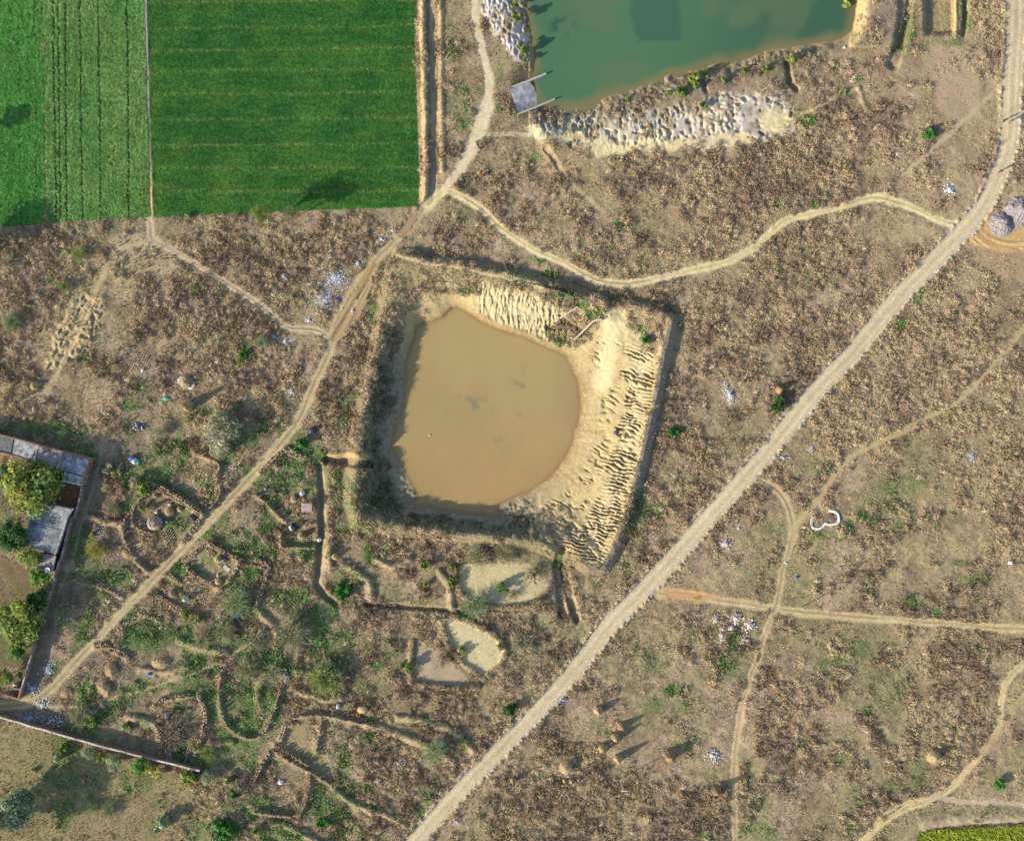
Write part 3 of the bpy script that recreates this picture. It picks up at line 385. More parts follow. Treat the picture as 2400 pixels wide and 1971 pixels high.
# field soil
FMASK = np.zeros(PX.shape, np.float32)
for pts, c in ((FIELD_A, A(66, 112, 44)), (FIELD_B, A(62, 84, 44)), (FIELD_C, A(60, 106, 48)), (MUSTARD, A(86, 100, 30))):
    w_, d = poly(pts, 20, .8); m = ss(2, -2, d); mixc(w_, m, c); COLR[w_] *= 1 + (m * ((N25[w_] - .5) * .5 + (N9[w_] - .5) * .5))[..., None]
    mixz(w_, m, 0); DENS[w_] *= 1 - m; FMASK[w_] = np.maximum(FMASK[w_], m)
w_ = win(FIELD_A[2:], 10); dl = np.full(PX[w_].shape, 1e3, np.float32); wob = (fbm(PX[w_], PY[w_], 60, 2, 67) - .5) * 6
for y0, sl in ALINES: dl = np.minimum(dl, np.abs(PY[w_] - (y0 + 9 + sl * (PX[w_] - 360) + wob)))
mixc(w_, np.exp(-(dl / 1.9) ** 2) * .16 * ss(.35, .55, fbm(PX[w_], PY[w_], 40, 3, 49)) * FMASK[w_] * inside(PX[w_], PY[w_], FIELD_A), A(196, 186, 118))
# ------------------------------------------------------------------ materials
def mat(name, col=(.5, .5, .5), rough=1.0, spec=.1, var=.25, scale=6.0, bump=0.0, attr=None, use_obj=False, metal=0.0, col2=None, instancer=False):
    m = bpy.data.materials.new(name); m.use_nodes = True; n = m.node_tree.nodes; l = m.node_tree.links
    b = n['Principled BSDF']; b.inputs['Roughness'].default_value = rough; b.inputs['Specular IOR Level'].default_value = spec; b.inputs['Metallic'].default_value = metal
    tc = n.new('ShaderNodeTexCoord'); no = n.new('ShaderNodeTexNoise'); no.inputs['Scale'].default_value = scale; no.inputs['Detail'].default_value = 5
    l.new(tc.outputs['Object'], no.inputs['Vector'])
    if attr or instancer:
        a = n.new('ShaderNodeAttribute'); a.attribute_name = attr or 'col'; a.attribute_type = 'INSTANCER' if instancer else 'GEOMETRY'; src = a.outputs['Color']
    elif use_obj:
        a = n.new('ShaderNodeObjectInfo'); src = a.outputs['Color']
    else:
        r = n.new('ShaderNodeRGB'); r.outputs[0].default_value = (*col, 1); src = r.outputs[0]
    if col2:
        mx = n.new('ShaderNodeMix'); mx.data_type = 'RGBA'; rp = n.new('ShaderNodeMapRange'); rp.inputs[1].default_value = .42; rp.inputs[2].default_value = .6
        n2 = n.new('ShaderNodeTexNoise'); n2.inputs['Scale'].default_value = scale * .3; n2.inputs['Detail'].default_value = 6; l.new(tc.outputs['Object'], n2.inputs['Vector'])
        l.new(n2.outputs['Fac'], rp.inputs[0]); l.new(rp.outputs[0], mx.inputs['Factor']); l.new(src, mx.inputs['A']); mx.inputs['B'].default_value = (*col2, 1); src = mx.outputs['Result']
    mr = n.new('ShaderNodeMapRange'); mr.inputs[1].default_value = .3; mr.inputs[2].default_value = .7; mr.inputs[3].default_value = 1 - var; mr.inputs[4].default_value = 1 + var
    l.new(no.outputs['Fac'], mr.inputs[0])
    vm = n.new('ShaderNodeVectorMath'); vm.operation = 'SCALE'; l.new(src, vm.inputs[0]); l.new(mr.outputs[0], vm.inputs['Scale']); l.new(vm.outputs[0], b.inputs['Base Color'])
    if bump:
        bp = n.new('ShaderNodeBump'); bp.inputs['Strength'].default_value = bump; bp.inputs['Distance'].default_value = .1; l.new(no.outputs['Fac'], bp.inputs['Height']); l.new(bp.outputs[0], b.inputs['Normal'])
    return m
M = {}
M['leaf'] = None
def leafmat(name):                                   # object colour times the leaf's own tone
    m = bpy.data.materials.new(name); m.use_nodes = True; n = m.node_tree.nodes; l = m.node_tree.links
    b = n['Principled BSDF']; b.inputs['Roughness'].default_value = .7; b.inputs['Specular IOR Level'].default_value = .15
    o = n.new('ShaderNodeObjectInfo'); a = n.new('ShaderNodeAttribute'); a.attribute_name = 'tone'
    vm = n.new('ShaderNodeVectorMath'); vm.operation = 'MULTIPLY'; l.new(o.outputs['Color'], vm.inputs[0]); l.new(a.outputs['Color'], vm.inputs[1]); l.new(vm.outputs[0], b.inputs['Base Color'])
    tr = n.new('ShaderNodeBsdfTranslucent'); l.new(vm.outputs[0], tr.inputs[0]); ms = n.new('ShaderNodeMixShader'); ms.inputs[0].default_value = .22
    l.new(b.outputs[0], ms.inputs[1]); l.new(tr.outputs[0], ms.inputs[2]); l.new(ms.outputs[0], n['Material Output'].inputs[0])
    return m
M['leaf'] = leafmat('leaves')

# ------------------------------------------------------------------ mesh and tagging helpers
def npmesh(name, V, F, mats=(), mi=None, smooth=False):
    V = np.asarray(V, np.float32).reshape(-1, 3); F = np.asarray(F, np.int32); k = F.shape[1]
    me = bpy.data.meshes.new(name); me.vertices.add(len(V)); me.vertices.foreach_set('co', V.ravel())
    me.loops.add(F.size); me.loops.foreach_set('vertex_index', F.ravel())
    me.polygons.add(len(F)); me.polygons.foreach_set('loop_start', np.arange(0, F.size, k, dtype=np.int32))
    try: me.polygons.foreach_set('loop_total', np.full(len(F), k, np.int32))
    except Exception: pass
    for m in mats: me.materials.append(m)
    if mi is not None: me.polygons.foreach_set('material_index', np.asarray(mi, np.int32))
    me.polygons.foreach_set('use_smooth', np.full(len(F), smooth, bool))
    me.update(calc_edges=True); return me
def tag(o, label=None, cat=None, group=None, kind=None):
    if label: o['label'] = label
    if cat: o['category'] = cat
    if group: o['group'] = group
    if kind: o['kind'] = kind
    return o
def link(name, me, parent=None, loc=(0, 0, 0), rz=0.0, scale=None):
    o = bpy.data.objects.new(name, me); COL.objects.link(o); o.location = loc; o.rotation_euler[2] = rz
    if scale is not None: o.scale = scale
    if parent: o.parent = parent
    return o
def empty(name, loc, rz=0.0, scale=None): return link(name, None, None, loc, rz, scale)
def zat(x, y):
    i = np.clip(np.searchsorted(GX, x) - 1, 0, NX - 2); j = np.clip(np.searchsorted(GY, y) - 1, 0, NY - 2)
    u = np.clip((x - GX[i]) / (GX[i + 1] - GX[i]), 0, 1); v = np.clip((y - GY[j]) / (GY[j + 1] - GY[j]), 0, 1)
    return (Z[j, i] * (1 - u) + Z[j, i + 1] * u) * (1 - v) + (Z[j + 1, i] * (1 - u) + Z[j + 1, i + 1] * u) * v
def gat(G, x, y):
    i = np.clip(np.searchsorted(GX, x) - 1, 0, NX - 1); j = np.clip(np.searchsorted(GY, y) - 1, 0, NY - 1); return G[j, i]
def W(x, y, z=None):
    if z is None: z = float(zat(x, y))
    k = S * (1 - z / H); return ((x - CX) * k, (CY - y) * k, z)
class MB:                                            # collects simple solids into one mesh
    def __init__(s): s.v = []; s.f = []; s.m = []
    def add(s, V, F, mi=0):
        n = len(s.v); s.v += [tuple(p) for p in V]; s.f += [tuple(i + n for i in f) for f in F]; s.m += [mi] * len(F)
    def box(s, c, d, rz=0.0, mi=0, taper=1.0):
        x, y, z = d[0] / 2, d[1] / 2, d[2]; ca, sa = math.cos(rz), math.sin(rz); V = []
        for zz, k in ((0, 1), (z, taper)):
            for a, b in ((-x, -y), (x, -y), (x, y), (-x, y)): V.append((c[0] + (a * ca - b * sa) * k, c[1] + (a * sa + b * ca) * k, c[2] + zz))
        s.add(V, [(3, 2, 1, 0), (4, 5, 6, 7), (0, 1, 5, 4), (1, 2, 6, 5), (2, 3, 7, 6), (3, 0, 4, 7)], mi)
    def tube(s, p, q, r0, r1=None, n=6, mi=0):
        r1 = r0 if r1 is None else r1; p = Vector(p); q = Vector(q); d = (q - p).normalized(); a = d.orthogonal().normalized(); b = d.cross(a); V = []
        for c, r in ((p, r0), (q, r1)):
            for i in range(n):
                t = 2 * math.pi * i / n; V.append(c + (a * math.cos(t) + b * math.sin(t)) * r)
        s.add(V, [(i, (i + 1) % n, n + (i + 1) % n, n + i) for i in range(n)] + [tuple(range(n - 1, -1, -1)), tuple(range(n, 2 * n))], mi)
    def lathe(s, prof, n=12, c=(0, 0, 0), mi=0, sx=1, sy=1, jit=0.0, seed=0):
        R = random.Random(seed); V = []; k = len(prof)
        for r, z in prof:
            for i in range(n):
                t = 2 * math.pi * i / n; rr = r * (1 + R.uniform(-jit, jit)); V.append((c[0] + rr * math.cos(t) * sx, c[1] + rr * math.sin(t) * sy, c[2] + z + R.uniform(-jit, jit) * .3 * r))
        F = [(j * n + i, j * n + (i + 1) % n, (j + 1) * n + (i + 1) % n, (j + 1) * n + i) for j in range(k - 1) for i in range(n)]
        F.append(tuple((k - 1) * n + i for i in range(n))); s.add(V, F, mi)
    def prism(s, pts, z0, z1, mi=0):
        n = len(pts); V = [(x, y, z0) for x, y in pts] + [(x, y, z1) for x, y in pts]
        ar = sum(pts[i][0] * pts[(i + 1) % n][1] - pts[(i + 1) % n][0] * pts[i][1] for i in range(n))
        if ar < 0: V = V[:n][::-1] + V[n:][::-1]
        s.add(V, [tuple(range(n - 1, -1, -1)), tuple(range(n, 2 * n))] + [(i, (i + 1) % n, n + (i + 1) % n, n + i) for i in range(n)], mi)
    def mesh(s, name, mats, smooth=False):
        me = bpy.data.meshes.new(name); me.from_pydata(s.v, [], s.f)
        for m in (mats if isinstance(mats, (list, tuple)) else [mats]): me.materials.append(m)
        me.polygons.foreach_set('material_index', np.array(s.m, np.int32)); me.polygons.foreach_set('use_smooth', np.full(len(s.f), smooth, bool)); return me

# ------------------------------------------------------------------ the ground sheet
k_ = S * (1 - Z / H)
V = np.stack([(PX - CX) * k_, (CY - PY) * k_, Z], -1).reshape(-1, 3)
ii = (np.arange(NY - 1)[:, None] * NX + np.arange(NX - 1)[None, :]).ravel()
F = np.stack([ii, ii + NX, ii + NX + 1, ii + 1], -1)
gm = bpy.data.materials.new('soil'); gm.use_nodes = True; n = gm.node_tree.nodes; l = gm.node_tree.links
b = n['Principled BSDF']; b.inputs['Roughness'].default_value = 1; b.inputs['Specular IOR Level'].default_value = .05
a = n.new('ShaderNodeAttribute'); a.attribute_name = 'soil_tone'; tc = n.new('ShaderNodeTexCoord')
n1 = n.new('ShaderNodeTexNoise'); n1.inputs['Scale'].default_value = 3.2; n1.inputs['Detail'].default_value = 6; n1.inputs['Roughness'].default_value = .7
n2 = n.new('ShaderNodeTexVoronoi'); n2.inputs['Scale'].default_value = 4.5
l.new(tc.outputs['Object'], n1.inputs['Vector']); l.new(tc.outputs['Object'], n2.inputs['Vector'])
mr = n.new('ShaderNodeMapRange'); mr.inputs[1].default_value = .3; mr.inputs[2].default_value = .7; mr.inputs[3].default_value = .68; mr.inputs[4].default_value = 1.3; l.new(n1.outputs['Fac'], mr.inputs[0])
vm = n.new('ShaderNodeVectorMath'); vm.operation = 'SCALE'; l.new(a.outputs['Color'], vm.inputs[0]); l.new(mr.outputs[0], vm.inputs['Scale']); l.new(vm.outputs[0], b.inputs['Base Color'])
bp = n.new('ShaderNodeBump'); bp.inputs['Strength'].default_value = .5; bp.inputs['Distance'].default_value = .06; l.new(n1.outputs['Fac'], bp.inputs['Height']); l.new(bp.outputs[0], b.inputs['Normal'])
me = npmesh('ground', V, F, [gm], smooth=True)
ca = me.attributes.new('soil_tone', 'FLOAT_COLOR', 'POINT'); cc = np.ones((NX * NY, 4), np.float32); cc[:, :3] = np.clip(COLR, .005, .8).reshape(-1, 3); ca.data.foreach_set('color', cc.ravel())
tag(link('ground', me), kind='structure')

# ------------------------------------------------------------------ water
def water(name, poly_, z, cols, fn):
    xs = [p[0] for p in poly_]; ys = [p[1] for p in poly_]
    gx = np.arange(min(xs) - 14, max(xs) + 15, 5.0); gy = np.arange(min(ys) - 14, max(ys) + 15, 5.0); X, Y = np.meshgrid(gx, gy)
    d = segd(X.astype(np.float32), Y.astype(np.float32), poly_ + [poly_[0]]); d = np.where(inside(X, Y, poly_), d, -d)
    nx = len(gx); ny = len(gy); k = S * (1 - z / H); V = np.stack([(X - CX) * k, (CY - Y) * k, np.full(X.shape, z)], -1).reshape(-1, 3)
    ii = (np.arange(ny - 1)[:, None] * nx + np.arange(nx - 1)[None, :]).ravel(); F = np.stack([ii, ii + nx, ii + nx + 1, ii + 1], -1)
    dm = d.ravel(); keep = (dm[F] > -12).any(1); F = F[keep]; us = np.unique(F); mp = np.zeros(len(V), np.int32); mp[us] = np.arange(len(us)); F = mp[F]; V = V[us]
    c = fn(X, Y, d).reshape(-1, 3)[us]
    m = bpy.data.materials.new(name + '_murk'); m.use_nodes = True; n = m.node_tree.nodes; l = m.node_tree.links; b = n['Principled BSDF']
    b.inputs['Roughness'].default_value = .12; b.inputs['IOR'].default_value = 1.33; a = n.new('ShaderNodeAttribute'); a.attribute_name = 'murk'; l.new(a.outputs['Color'], b.inputs['Base Color'])
    no = n.new('ShaderNodeTexNoise'); no.inputs['Scale'].default_value = 1.6; no.inputs['Detail'].default_value = 3; tc = n.new('ShaderNodeTexCoord'); l.new(tc.outputs['Object'], no.inputs['Vector'])
    bp = n.new('ShaderNodeBump'); bp.inputs['Strength'].default_value = .06; bp.inputs['Distance'].default_value = .05; l.new(no.outputs['Fac'], bp.inputs['Height']); l.new(bp.outputs[0], b.inputs['Normal'])
    me = npmesh(name, V, F, [m], smooth=True); ca = me.attributes.new('murk', 'FLOAT_COLOR', 'POINT'); q = np.ones((len(V), 4), np.float32); q[:, :3] = c; ca.data.foreach_set('color', q.ravel())
    return tag(link(name, me), kind='structure')
def w2(X, Y, d):
    c = blend(np.broadcast_to(np.array(A(168, 147, 98)), X.shape + (3,)), np.array(A(166, 140, 92)), ss(900, 1150, Y))
    c = blend(c, np.array(A(160, 136, 98)), ss(1290, 1350, X) * .6); c = c * (1 + (fbm(X, Y, 120, 3, 51) - .5) * .16 + (fbm(X + Y * .4, Y * .5, 24, 3, 56) - .5) * .06)[..., None]; c = blend(c, np.array(A(150, 118, 80)), ss(14 * fbm(X, Y, 20, 3, 57) + 2, 0, d) * .7)
    al = ss(.60, .74, fbm(X, Y, 22, 4, 52)) * np.maximum(np.exp(-(((X - 1225) / 26) ** 2 + ((Y - 930) / 60) ** 2)), np.maximum(np.exp(-(((X - 1100) / 40) ** 2 + ((Y - 955) / 30) ** 2)), np.exp(-(((X - 1160) / 30) ** 2 + ((Y - 1040) / 20) ** 2))))
    return blend(c, np.array(A(128, 122, 98)), al * .9)
water('brown_pond', WATER2, -2.2, None, w2)
def w1(X, Y, d):
    g = np.array(A(78, 112, 80)); g2 = np.array(A(60, 92, 72)); s_ = np.array(A(134, 118, 78)); ol = np.array(A(92, 112, 80))
    c = blend(np.broadcast_to(g, X.shape + (3,)), g2, ss(1500, 1900, X) * .9)
    c = blend(c, ol, ss(.45, .65, fbm(X + Y * .3, Y, 90, 3, 53)) * .6)
    c = blend(c, s_, ss(12 + 30 * fbm(X, Y, 40, 3, 54), 0, d) * .7)
    deep = ss(-6, 8, np.minimum(np.minimum(X - 1484 + (Y - 60) * -.12 - (fbm(X, Y, 16, 3, 58) - .5) * 30, 1592 + Y * .06 - X), 98 - Y + (fbm(X, Y, 20, 3, 59) - .5) * 10)); c = blend(c, np.array(A(58, 94, 78)), deep * .75)
    wd = np.exp(-(((X - 1318) / 24) ** 2 + ((Y - 60) / 22) ** 2)) * ss(.4, .6, fbm(X + Y, Y, 20, 3, 55)); c = blend(c, np.array(A(48, 76, 68)), np.clip(wd * 1.3, 0, .8))
    return c
water('green_pond', WATER1, -1.3, None, w1)
def pud(x, y, rx, ry, rz, c, name='puddle'):
    mb = MB(); R = random.Random(int(x)); z = float(zat(x, y)); pts = []
    for i in range(28):
        t = 2 * math.pi * i / 28; r = 1 + R.uniform(-.16, .16); a, b_ = rx * math.cos(t) * r, ry * math.sin(t) * r; pts.append((x + a * math.cos(rz) - b_ * math.sin(rz), y + a * math.sin(rz) + b_ * math.cos(rz)))
    q = [W(p[0], p[1], z + .1)[:2] for p in pts]; mb.prism(q, z - .2, z + .05)
    return tag(link(name, mb.mesh(name, mat(name + '_water', c, .1, .5, .08, 2))), kind='structure')
pud(955, 528, 34, 10, -.93, A(164, 138, 104)); pud(1592, 1399, 20, 8, .03, A(198, 152, 116)); pud(1635, 1401, 9, 4.5, -.1, A(168, 132, 66)); pud(1778, 1540, 4.5, 12, .25, A(130, 92, 60))

# ------------------------------------------------------------------ scrub, grass and crops (nobody could count these)
def tuft_mesh(name, nb, lean, wd, seed, m, base=.35):
    R = np.random.default_rng(seed); az = R.uniform(0, 6.283, nb); b0 = np.sqrt(R.random(nb)) * base; ba = R.uniform(0, 6.283, nb); le = R.uniform(lean[0], lean[1], nb); L_ = R.uniform(.6, 1, nb)
    P = np.stack([b0 * np.cos(ba), b0 * np.sin(ba), np.zeros(nb)], -1); T = P + np.stack([np.cos(az) * np.sin(le) * L_, np.sin(az) * np.sin(le) * L_, np.cos(le) * L_], -1)
    sd = np.stack([-np.sin(az + R.normal(0, .7, nb)), np.cos(az), R.normal(0, .3, nb)], -1) * wd; Mi = (P + T) / 2 + np.array([0, 0, .06])
    V = np.concatenate([P - sd * .6, P + sd * .6, Mi + sd, Mi - sd, T], 0); i = np.arange(nb)
    F = np.concatenate([np.stack([i, i + nb, i + 2 * nb], -1), np.stack([i, i + 2 * nb, i + 3 * nb], -1), np.stack([i + 3 * nb, i + 2 * nb, i + 4 * nb], -1)], 0)
    return npmesh(name, V, F, [m])
def clump_mesh(name, nl, size, seed, m, flat=1.0):
    R = np.random.default_rng(seed); d = R.normal(0, 1, (nl, 3)); d[:, 2] = np.abs(d[:, 2]) * flat; d /= np.linalg.norm(d, axis=1)[:, None]; P = d * (R.random(nl) ** .4)[:, None]
    N_ = d + R.normal(0, .6, (nl, 3)); N_ /= np.linalg.norm(N_, axis=1)[:, None]; a = np.cross(N_, R.normal(0, 1, (nl, 3))); a /= np.linalg.norm(a, axis=1)[:, None]; b_ = np.cross(N_, a); s_ = size * R.uniform(.6, 1.3, (nl, 1))
    V = np.concatenate([P - a * s_, P + b_ * s_ * .5, P + a * s_, P - b_ * s_ * .5], 0); i = np.arange(nl)
    return npmesh(name, V, np.stack([i, i + nl, i + 2 * nl, i + 3 * nl], -1), [m])
def leafy_mesh(name, nl, size, seed, m):              # flat leaves over one another
    R = np.random.default_rng(seed); a0 = R.uniform(0, 6.283, nl); r0 = np.sqrt(R.random(nl)) * 1.0; P = np.stack([r0 * np.cos(a0), r0 * np.sin(a0), R.uniform(.2, 1, nl) * (1 - .4 * r0)], -1); N_ = np.stack([R.normal(0, .35, nl), R.normal(0, .35, nl), np.ones(nl)], -1); N_ /= np.linalg.norm(N_, axis=1)[:, None]; a = np.cross(N_, R.normal(0, 1, (nl, 3))); a /= np.linalg.norm(a, axis=1)[:, None]; b_ = np.cross(N_, a); s_ = size * R.uniform(.6, 1.4, (nl, 1))
    V = np.concatenate([P - a * s_, P + b_ * s_ * .4, P + a * s_, P - b_ * s_ * .4], 0); i = np.arange(nl); return npmesh(name, V, np.stack([i, i + nl, i + 2 * nl, i + 3 * nl], -1), [m])
tm = mat('dry_blades', instancer=True, var=.12, scale=3, spec=.05, rough=.9)
VAR = {'dry': [tuft_mesh('dry_tuft', 44, (.1, 1.25), .065, 1, tm), tuft_mesh('dry_tuft', 46, (.0, 1.1), .06, 2, tm), clump_mesh('dry_clump', 66, .19, 3, tm), clump_mesh('dry_clump', 60, .21, 4, tm, .7)],
       'bush': [clump_mesh('dry_bush', 120, .15, 11, tm), clump_mesh('dry_bush', 100, .17, 12, tm, .8)],
       'stub': [tuft_mesh('stubble', 9, (.1, 1.2), .12, 5, tm), tuft_mesh('stubble', 8, (.3, 1.4), .14, 6, tm)],
       'weed': [clump_mesh('weed', 26, .36, 7, tm), clump_mesh('weed', 22, .42, 8, tm, .6)],
       'crop': [leafy_mesh('crop_plant', 18, .45, 9, tm), leafy_mesh('crop_plant', 16, .5, 10, tm), leafy_mesh('crop_plant', 18, .4, 13, tm)]}
def scatter(name, px, py, r, h, col, key, label=None, dz=-.03):
    z = zat(px, py) + dz; k = S * (1 - z / H); P = np.stack([(px - CX) * k, (CY - py) * k, z], -1).astype(np.float32); N_ = len(P)
    me = bpy.data.meshes.new(name); me.vertices.add(N_); me.vertices.foreach_set('co', P.ravel())
    def at(nm, ty, arr, f): q = me.attributes.new(nm, ty, 'POINT'); q.data.foreach_set(f, np.ascontiguousarray(arr).ravel())
    c4 = np.ones((N_, 4), np.float32); c4[:, :3] = col; at('col', 'FLOAT_COLOR', c4, 'color')
    at('scl', 'FLOAT_VECTOR', np.stack([r, r, h], -1).astype(np.float32), 'vector'); at('rot', 'FLOAT_VECTOR', np.stack([np.zeros(N_), np.zeros(N_), RNG.uniform(0, 6.283, N_)], -1).astype(np.float32), 'vector')
    vs = VAR[key]; at('idx', 'INT', RNG.integers(0, len(vs), N_).astype(np.int32), 'value')
    if key not in SRC:
        c = bpy.data.collections.new(key + '_kinds')
        for v in vs: c.objects.link(bpy.data.objects.new(v.name, v))
        SRC[key] = c
    ng = bpy.data.node_groups.new(name, 'GeometryNodeTree'); ng.interface.new_socket('Geometry', in_out='INPUT', socket_type='NodeSocketGeometry'); ng.interface.new_socket('Geometry', in_out='OUTPUT', socket_type='NodeSocketGeometry')
    gi = ng.nodes.new('NodeGroupInput'); go = ng.nodes.new('NodeGroupOutput'); ip = ng.nodes.new('GeometryNodeInstanceOnPoints'); ci = ng.nodes.new('GeometryNodeCollectionInfo')
    ci.inputs['Collection'].default_value = SRC[key]; ci.inputs['Separate Children'].default_value = True; ci.inputs['Reset Children'].default_value = True
    def na(nm, ty): q = ng.nodes.new('GeometryNodeInputNamedAttribute'); q.data_type = ty; q.inputs['Name'].default_value = nm; return q.outputs['Attribute']
    ng.links.new(gi.outputs[0], ip.inputs['Points']); ng.links.new(ci.outputs[0], ip.inputs['Instance']); ip.inputs['Pick Instance'].default_value = True
    ng.links.new(na('idx', 'INT'), ip.inputs['Instance Index']); ng.links.new(na('rot', 'FLOAT_VECTOR'), ip.inputs['Rotation']); ng.links.new(na('scl', 'FLOAT_VECTOR'), ip.inputs['Scale']); ng.links.new(ip.outputs[0], go.inputs[0])
    o = link(name, me); md = o.modifiers.new('scatter', 'NODES'); md.node_group = ng; tag(o, label=label, kind='stuff'); print(name, N_); return o
SRC = {}
YARD = [(-80, 1672), (230, 1730), (440, 1808), (500, 1880), (430, 2060), (-80, 2060)]
DROWS = """555555555553322222226548
555555555554322222446538
555555555554334444567636
555555555555545677788757
555555555546778888877665
864478887678777687375742
974887865487766656887755
963898757888888688998877
846689888788888688887998
645457678788888656799988
345555676688888765587588
235555566699888875554477
235555666777765755444546
235556678577244532445456
346677788676566344534565
244577898644664454335576
335566778787754456765565
333477668888775544776565
334466778776587766546554
444468778765888874456443""".split()
DG = np.array([[int(c) for c in r[:24]] for r in DROWS], np.float32)
def dgrid(x, y):
    fx = np.clip(x / 100 - .5, 0, 22.999); fy = np.clip(y / 100 - .5, 0, 18.999); i = fx.astype(int); j = fy.astype(int); u = fx - i; v = fy - j; u = u * u * (3 - 2 * u); v = v * v * (3 - 2 * v)
    return (DG[j, i] * (1 - u) + DG[j, i + 1] * u) * (1 - v) + (DG[j + 1, i] * (1 - u) + DG[j + 1, i + 1] * u) * v
def cand(sp, x0=-240, x1=2640, y0=-240, y1=2210, jit=.5):
    X, Y = np.meshgrid(np.arange(x0, x1, sp), np.arange(y0, y1, sp)); X = (X + RNG.uniform(-jit, jit, X.shape) * sp).ravel(); Y = (Y + RNG.uniform(-jit, jit, Y.shape) * sp).ravel(); return X, Y
X, Y = cand(3.6)
D = dgrid(X, Y) / 9; cl = fbm(X, Y, 34, 3, 61); big = fbm(X, Y, 110, 3, 62); dn = gat(DENS, X, Y); gr = gat(GREEN, X, Y); fm = gat(FMASK, X, Y)
pv = gat(PITVEG, X, Y); fv = np.maximum(gat(FOOT, X, Y), gat(FOOT0, X, Y)); den = np.maximum(np.clip(1.75 * (D - .24) + (cl - .5) * 2.0 + (big - .5) * 1.7, 0, 1), np.maximum(pv * .8, fv * .75 * ss(.4, .55, cl)))
p = np.maximum(np.clip(.04 + den ** 1.4 * .95, 0, 1), .8 * ss(.2, .6, gr)) * dn
sel = (RNG.random(len(X)) < p) & (fm < .5); X, Y, den, cl, big, gr, pv = [q[sel] for q in (X, Y, den, cl, big, gr, pv)]
tone = fbm(X, Y, 46, 3, 63); tn2 = fbm(X, Y, 12, 2, 64); n_ = len(X)
cs = np.array(A(234, 207, 152)); cb = np.array(A(212, 179, 138)); cd = np.array(A(168, 145, 115)); cg = np.array(A(146, 182, 104)); cy = np.array(A(186, 180, 120)); cp = np.array(A(226, 190, 158))
swm = ss(1000, 700, X) * ss(930, 1050, Y) ; swm = np.maximum(swm, ss(1100, 1000, X) * ss(1250, 1300, Y) * .8)
t_ = np.clip(.5 + (tone - .5) * 3.2 + (tn2 - .5) * 1.6 + RNG.normal(0, .15, n_) - swm * .14 + .18 * ss(1700, 2100, X) * ss(500, 700, Y) * ss(1300, 1000, Y), 0, 1)
col = blend(np.broadcast_to(cb, (n_, 3)), cs, ss(.35, .85, t_)); col = blend(col, cd, ss(.32, .05, t_) * .8); col = blend(col, cp, (RNG.random(n_) < .22) * .6)
olive = (RNG.random(n_) < .05 + .14 * ss(.55, .7, big)) ; col = blend(col, cy, olive * .7)
col = blend(col, blend(np.broadcast_to(np.array(A(172, 156, 122)), (n_, 3)), np.array(A(132, 146, 100)), RNG.random(n_)), np.clip(pv, 0, 1) * .85); isg = RNG.random(n_) < gr * 1.0; col = blend(col, blend(np.broadcast_to(cg, (n_, 3)), np.array(A(104, 160, 78)), RNG.random(n_)), isg * 1.0); lum = col.mean(1, keepdims=True); col = np.where(isg[:, None], col, col * .82 + lum * .18) * 1.03; col *= RNG.uniform(.88, 1.12, (n_, 1))
hh = (.10 + .30 * den * (.5 + cl) * (.35 + 1.3 * ss(.35, .65, fbm(X, Y, 15, 2, 75)))) * RNG.uniform(.6, 1.4, n_); rr_ = (.145 + .10 * den) * RNG.uniform(.75, 1.35, n_)
hh = hh * (1 + .25 * pv); bs = (RNG.random(n_) < .045 * ss(.5, .75, den) + .05 * pv) & ~isg
scatter('dry_bushes', X[bs], Y[bs], RNG.uniform(.40, .85, bs.sum()), RNG.uniform(.45, 1.0, bs.sum()), col[bs] * .9, 'bush', 'low rounded dry bushes standing out of the scrub')
X, Y, rr_, hh, col, isg = [q[~bs] for q in (X, Y, rr_, hh, col, isg)]
g_ = isg
scatter('dry_scrub', X[~g_], Y[~g_], rr_[~g_], hh[~g_], col[~g_], 'dry', 'dense dry brown and straw coloured scrub covering the waste ground')
scatter('green_weeds', X[g_], Y[g_], rr_[g_] * 1.1, hh[g_] * .7, col[g_], 'weed', 'patches of low green weeds among the dry grass')
X, Y = cand(3.1); D = dgrid(X, Y) / 9; cl = fbm(X, Y, 20, 3, 65); dn = gat(DENS, X, Y); gr = gat(GREEN, X, Y); fm = gat(FMASK, X, Y)
yd = inside(X, Y, YARD); p = np.clip(.95 - .5 * D + (cl - .5), 0.05, 1) * np.clip(dn * 1.3 - .2, 0, 1); p = np.where(yd, .8, p); sel = (RNG.random(len(X)) < p) & (fm < .5); X, Y, gr, yd = X[sel], Y[sel], gr[sel], yd[sel]; n_ = len(X)
t_ = np.clip(.5 + (fbm(X, Y, 40, 3, 66) - .5) * 2 + RNG.normal(0, .25, n_), 0, 1); col = blend(np.broadcast_to(np.array(A(152, 134, 108)), (n_, 3)), np.array(A(224, 204, 166)), t_); gs_ = RNG.random(n_) < gr * .8 + .05 + .42 * ss(.42, .62, fbm(X, Y, 130, 3, 77)); col = blend(col, blend(np.broadcast_to(np.array(A(158, 158, 98)), (n_, 3)), np.array(A(206, 192, 134)), RNG.random(n_)), yd * .8); col = blend(col, np.array(A(96, 122, 60)), gs_ * .85)
scatter('short_grass', X, Y, RNG.uniform(.12, .26, n_), RNG.uniform(.07, .25, n_) * (.4 + 1.2 * fbm(X, Y, 14, 2, 76)), col, 'stub', 'short trampled grass on the bare looking ground')
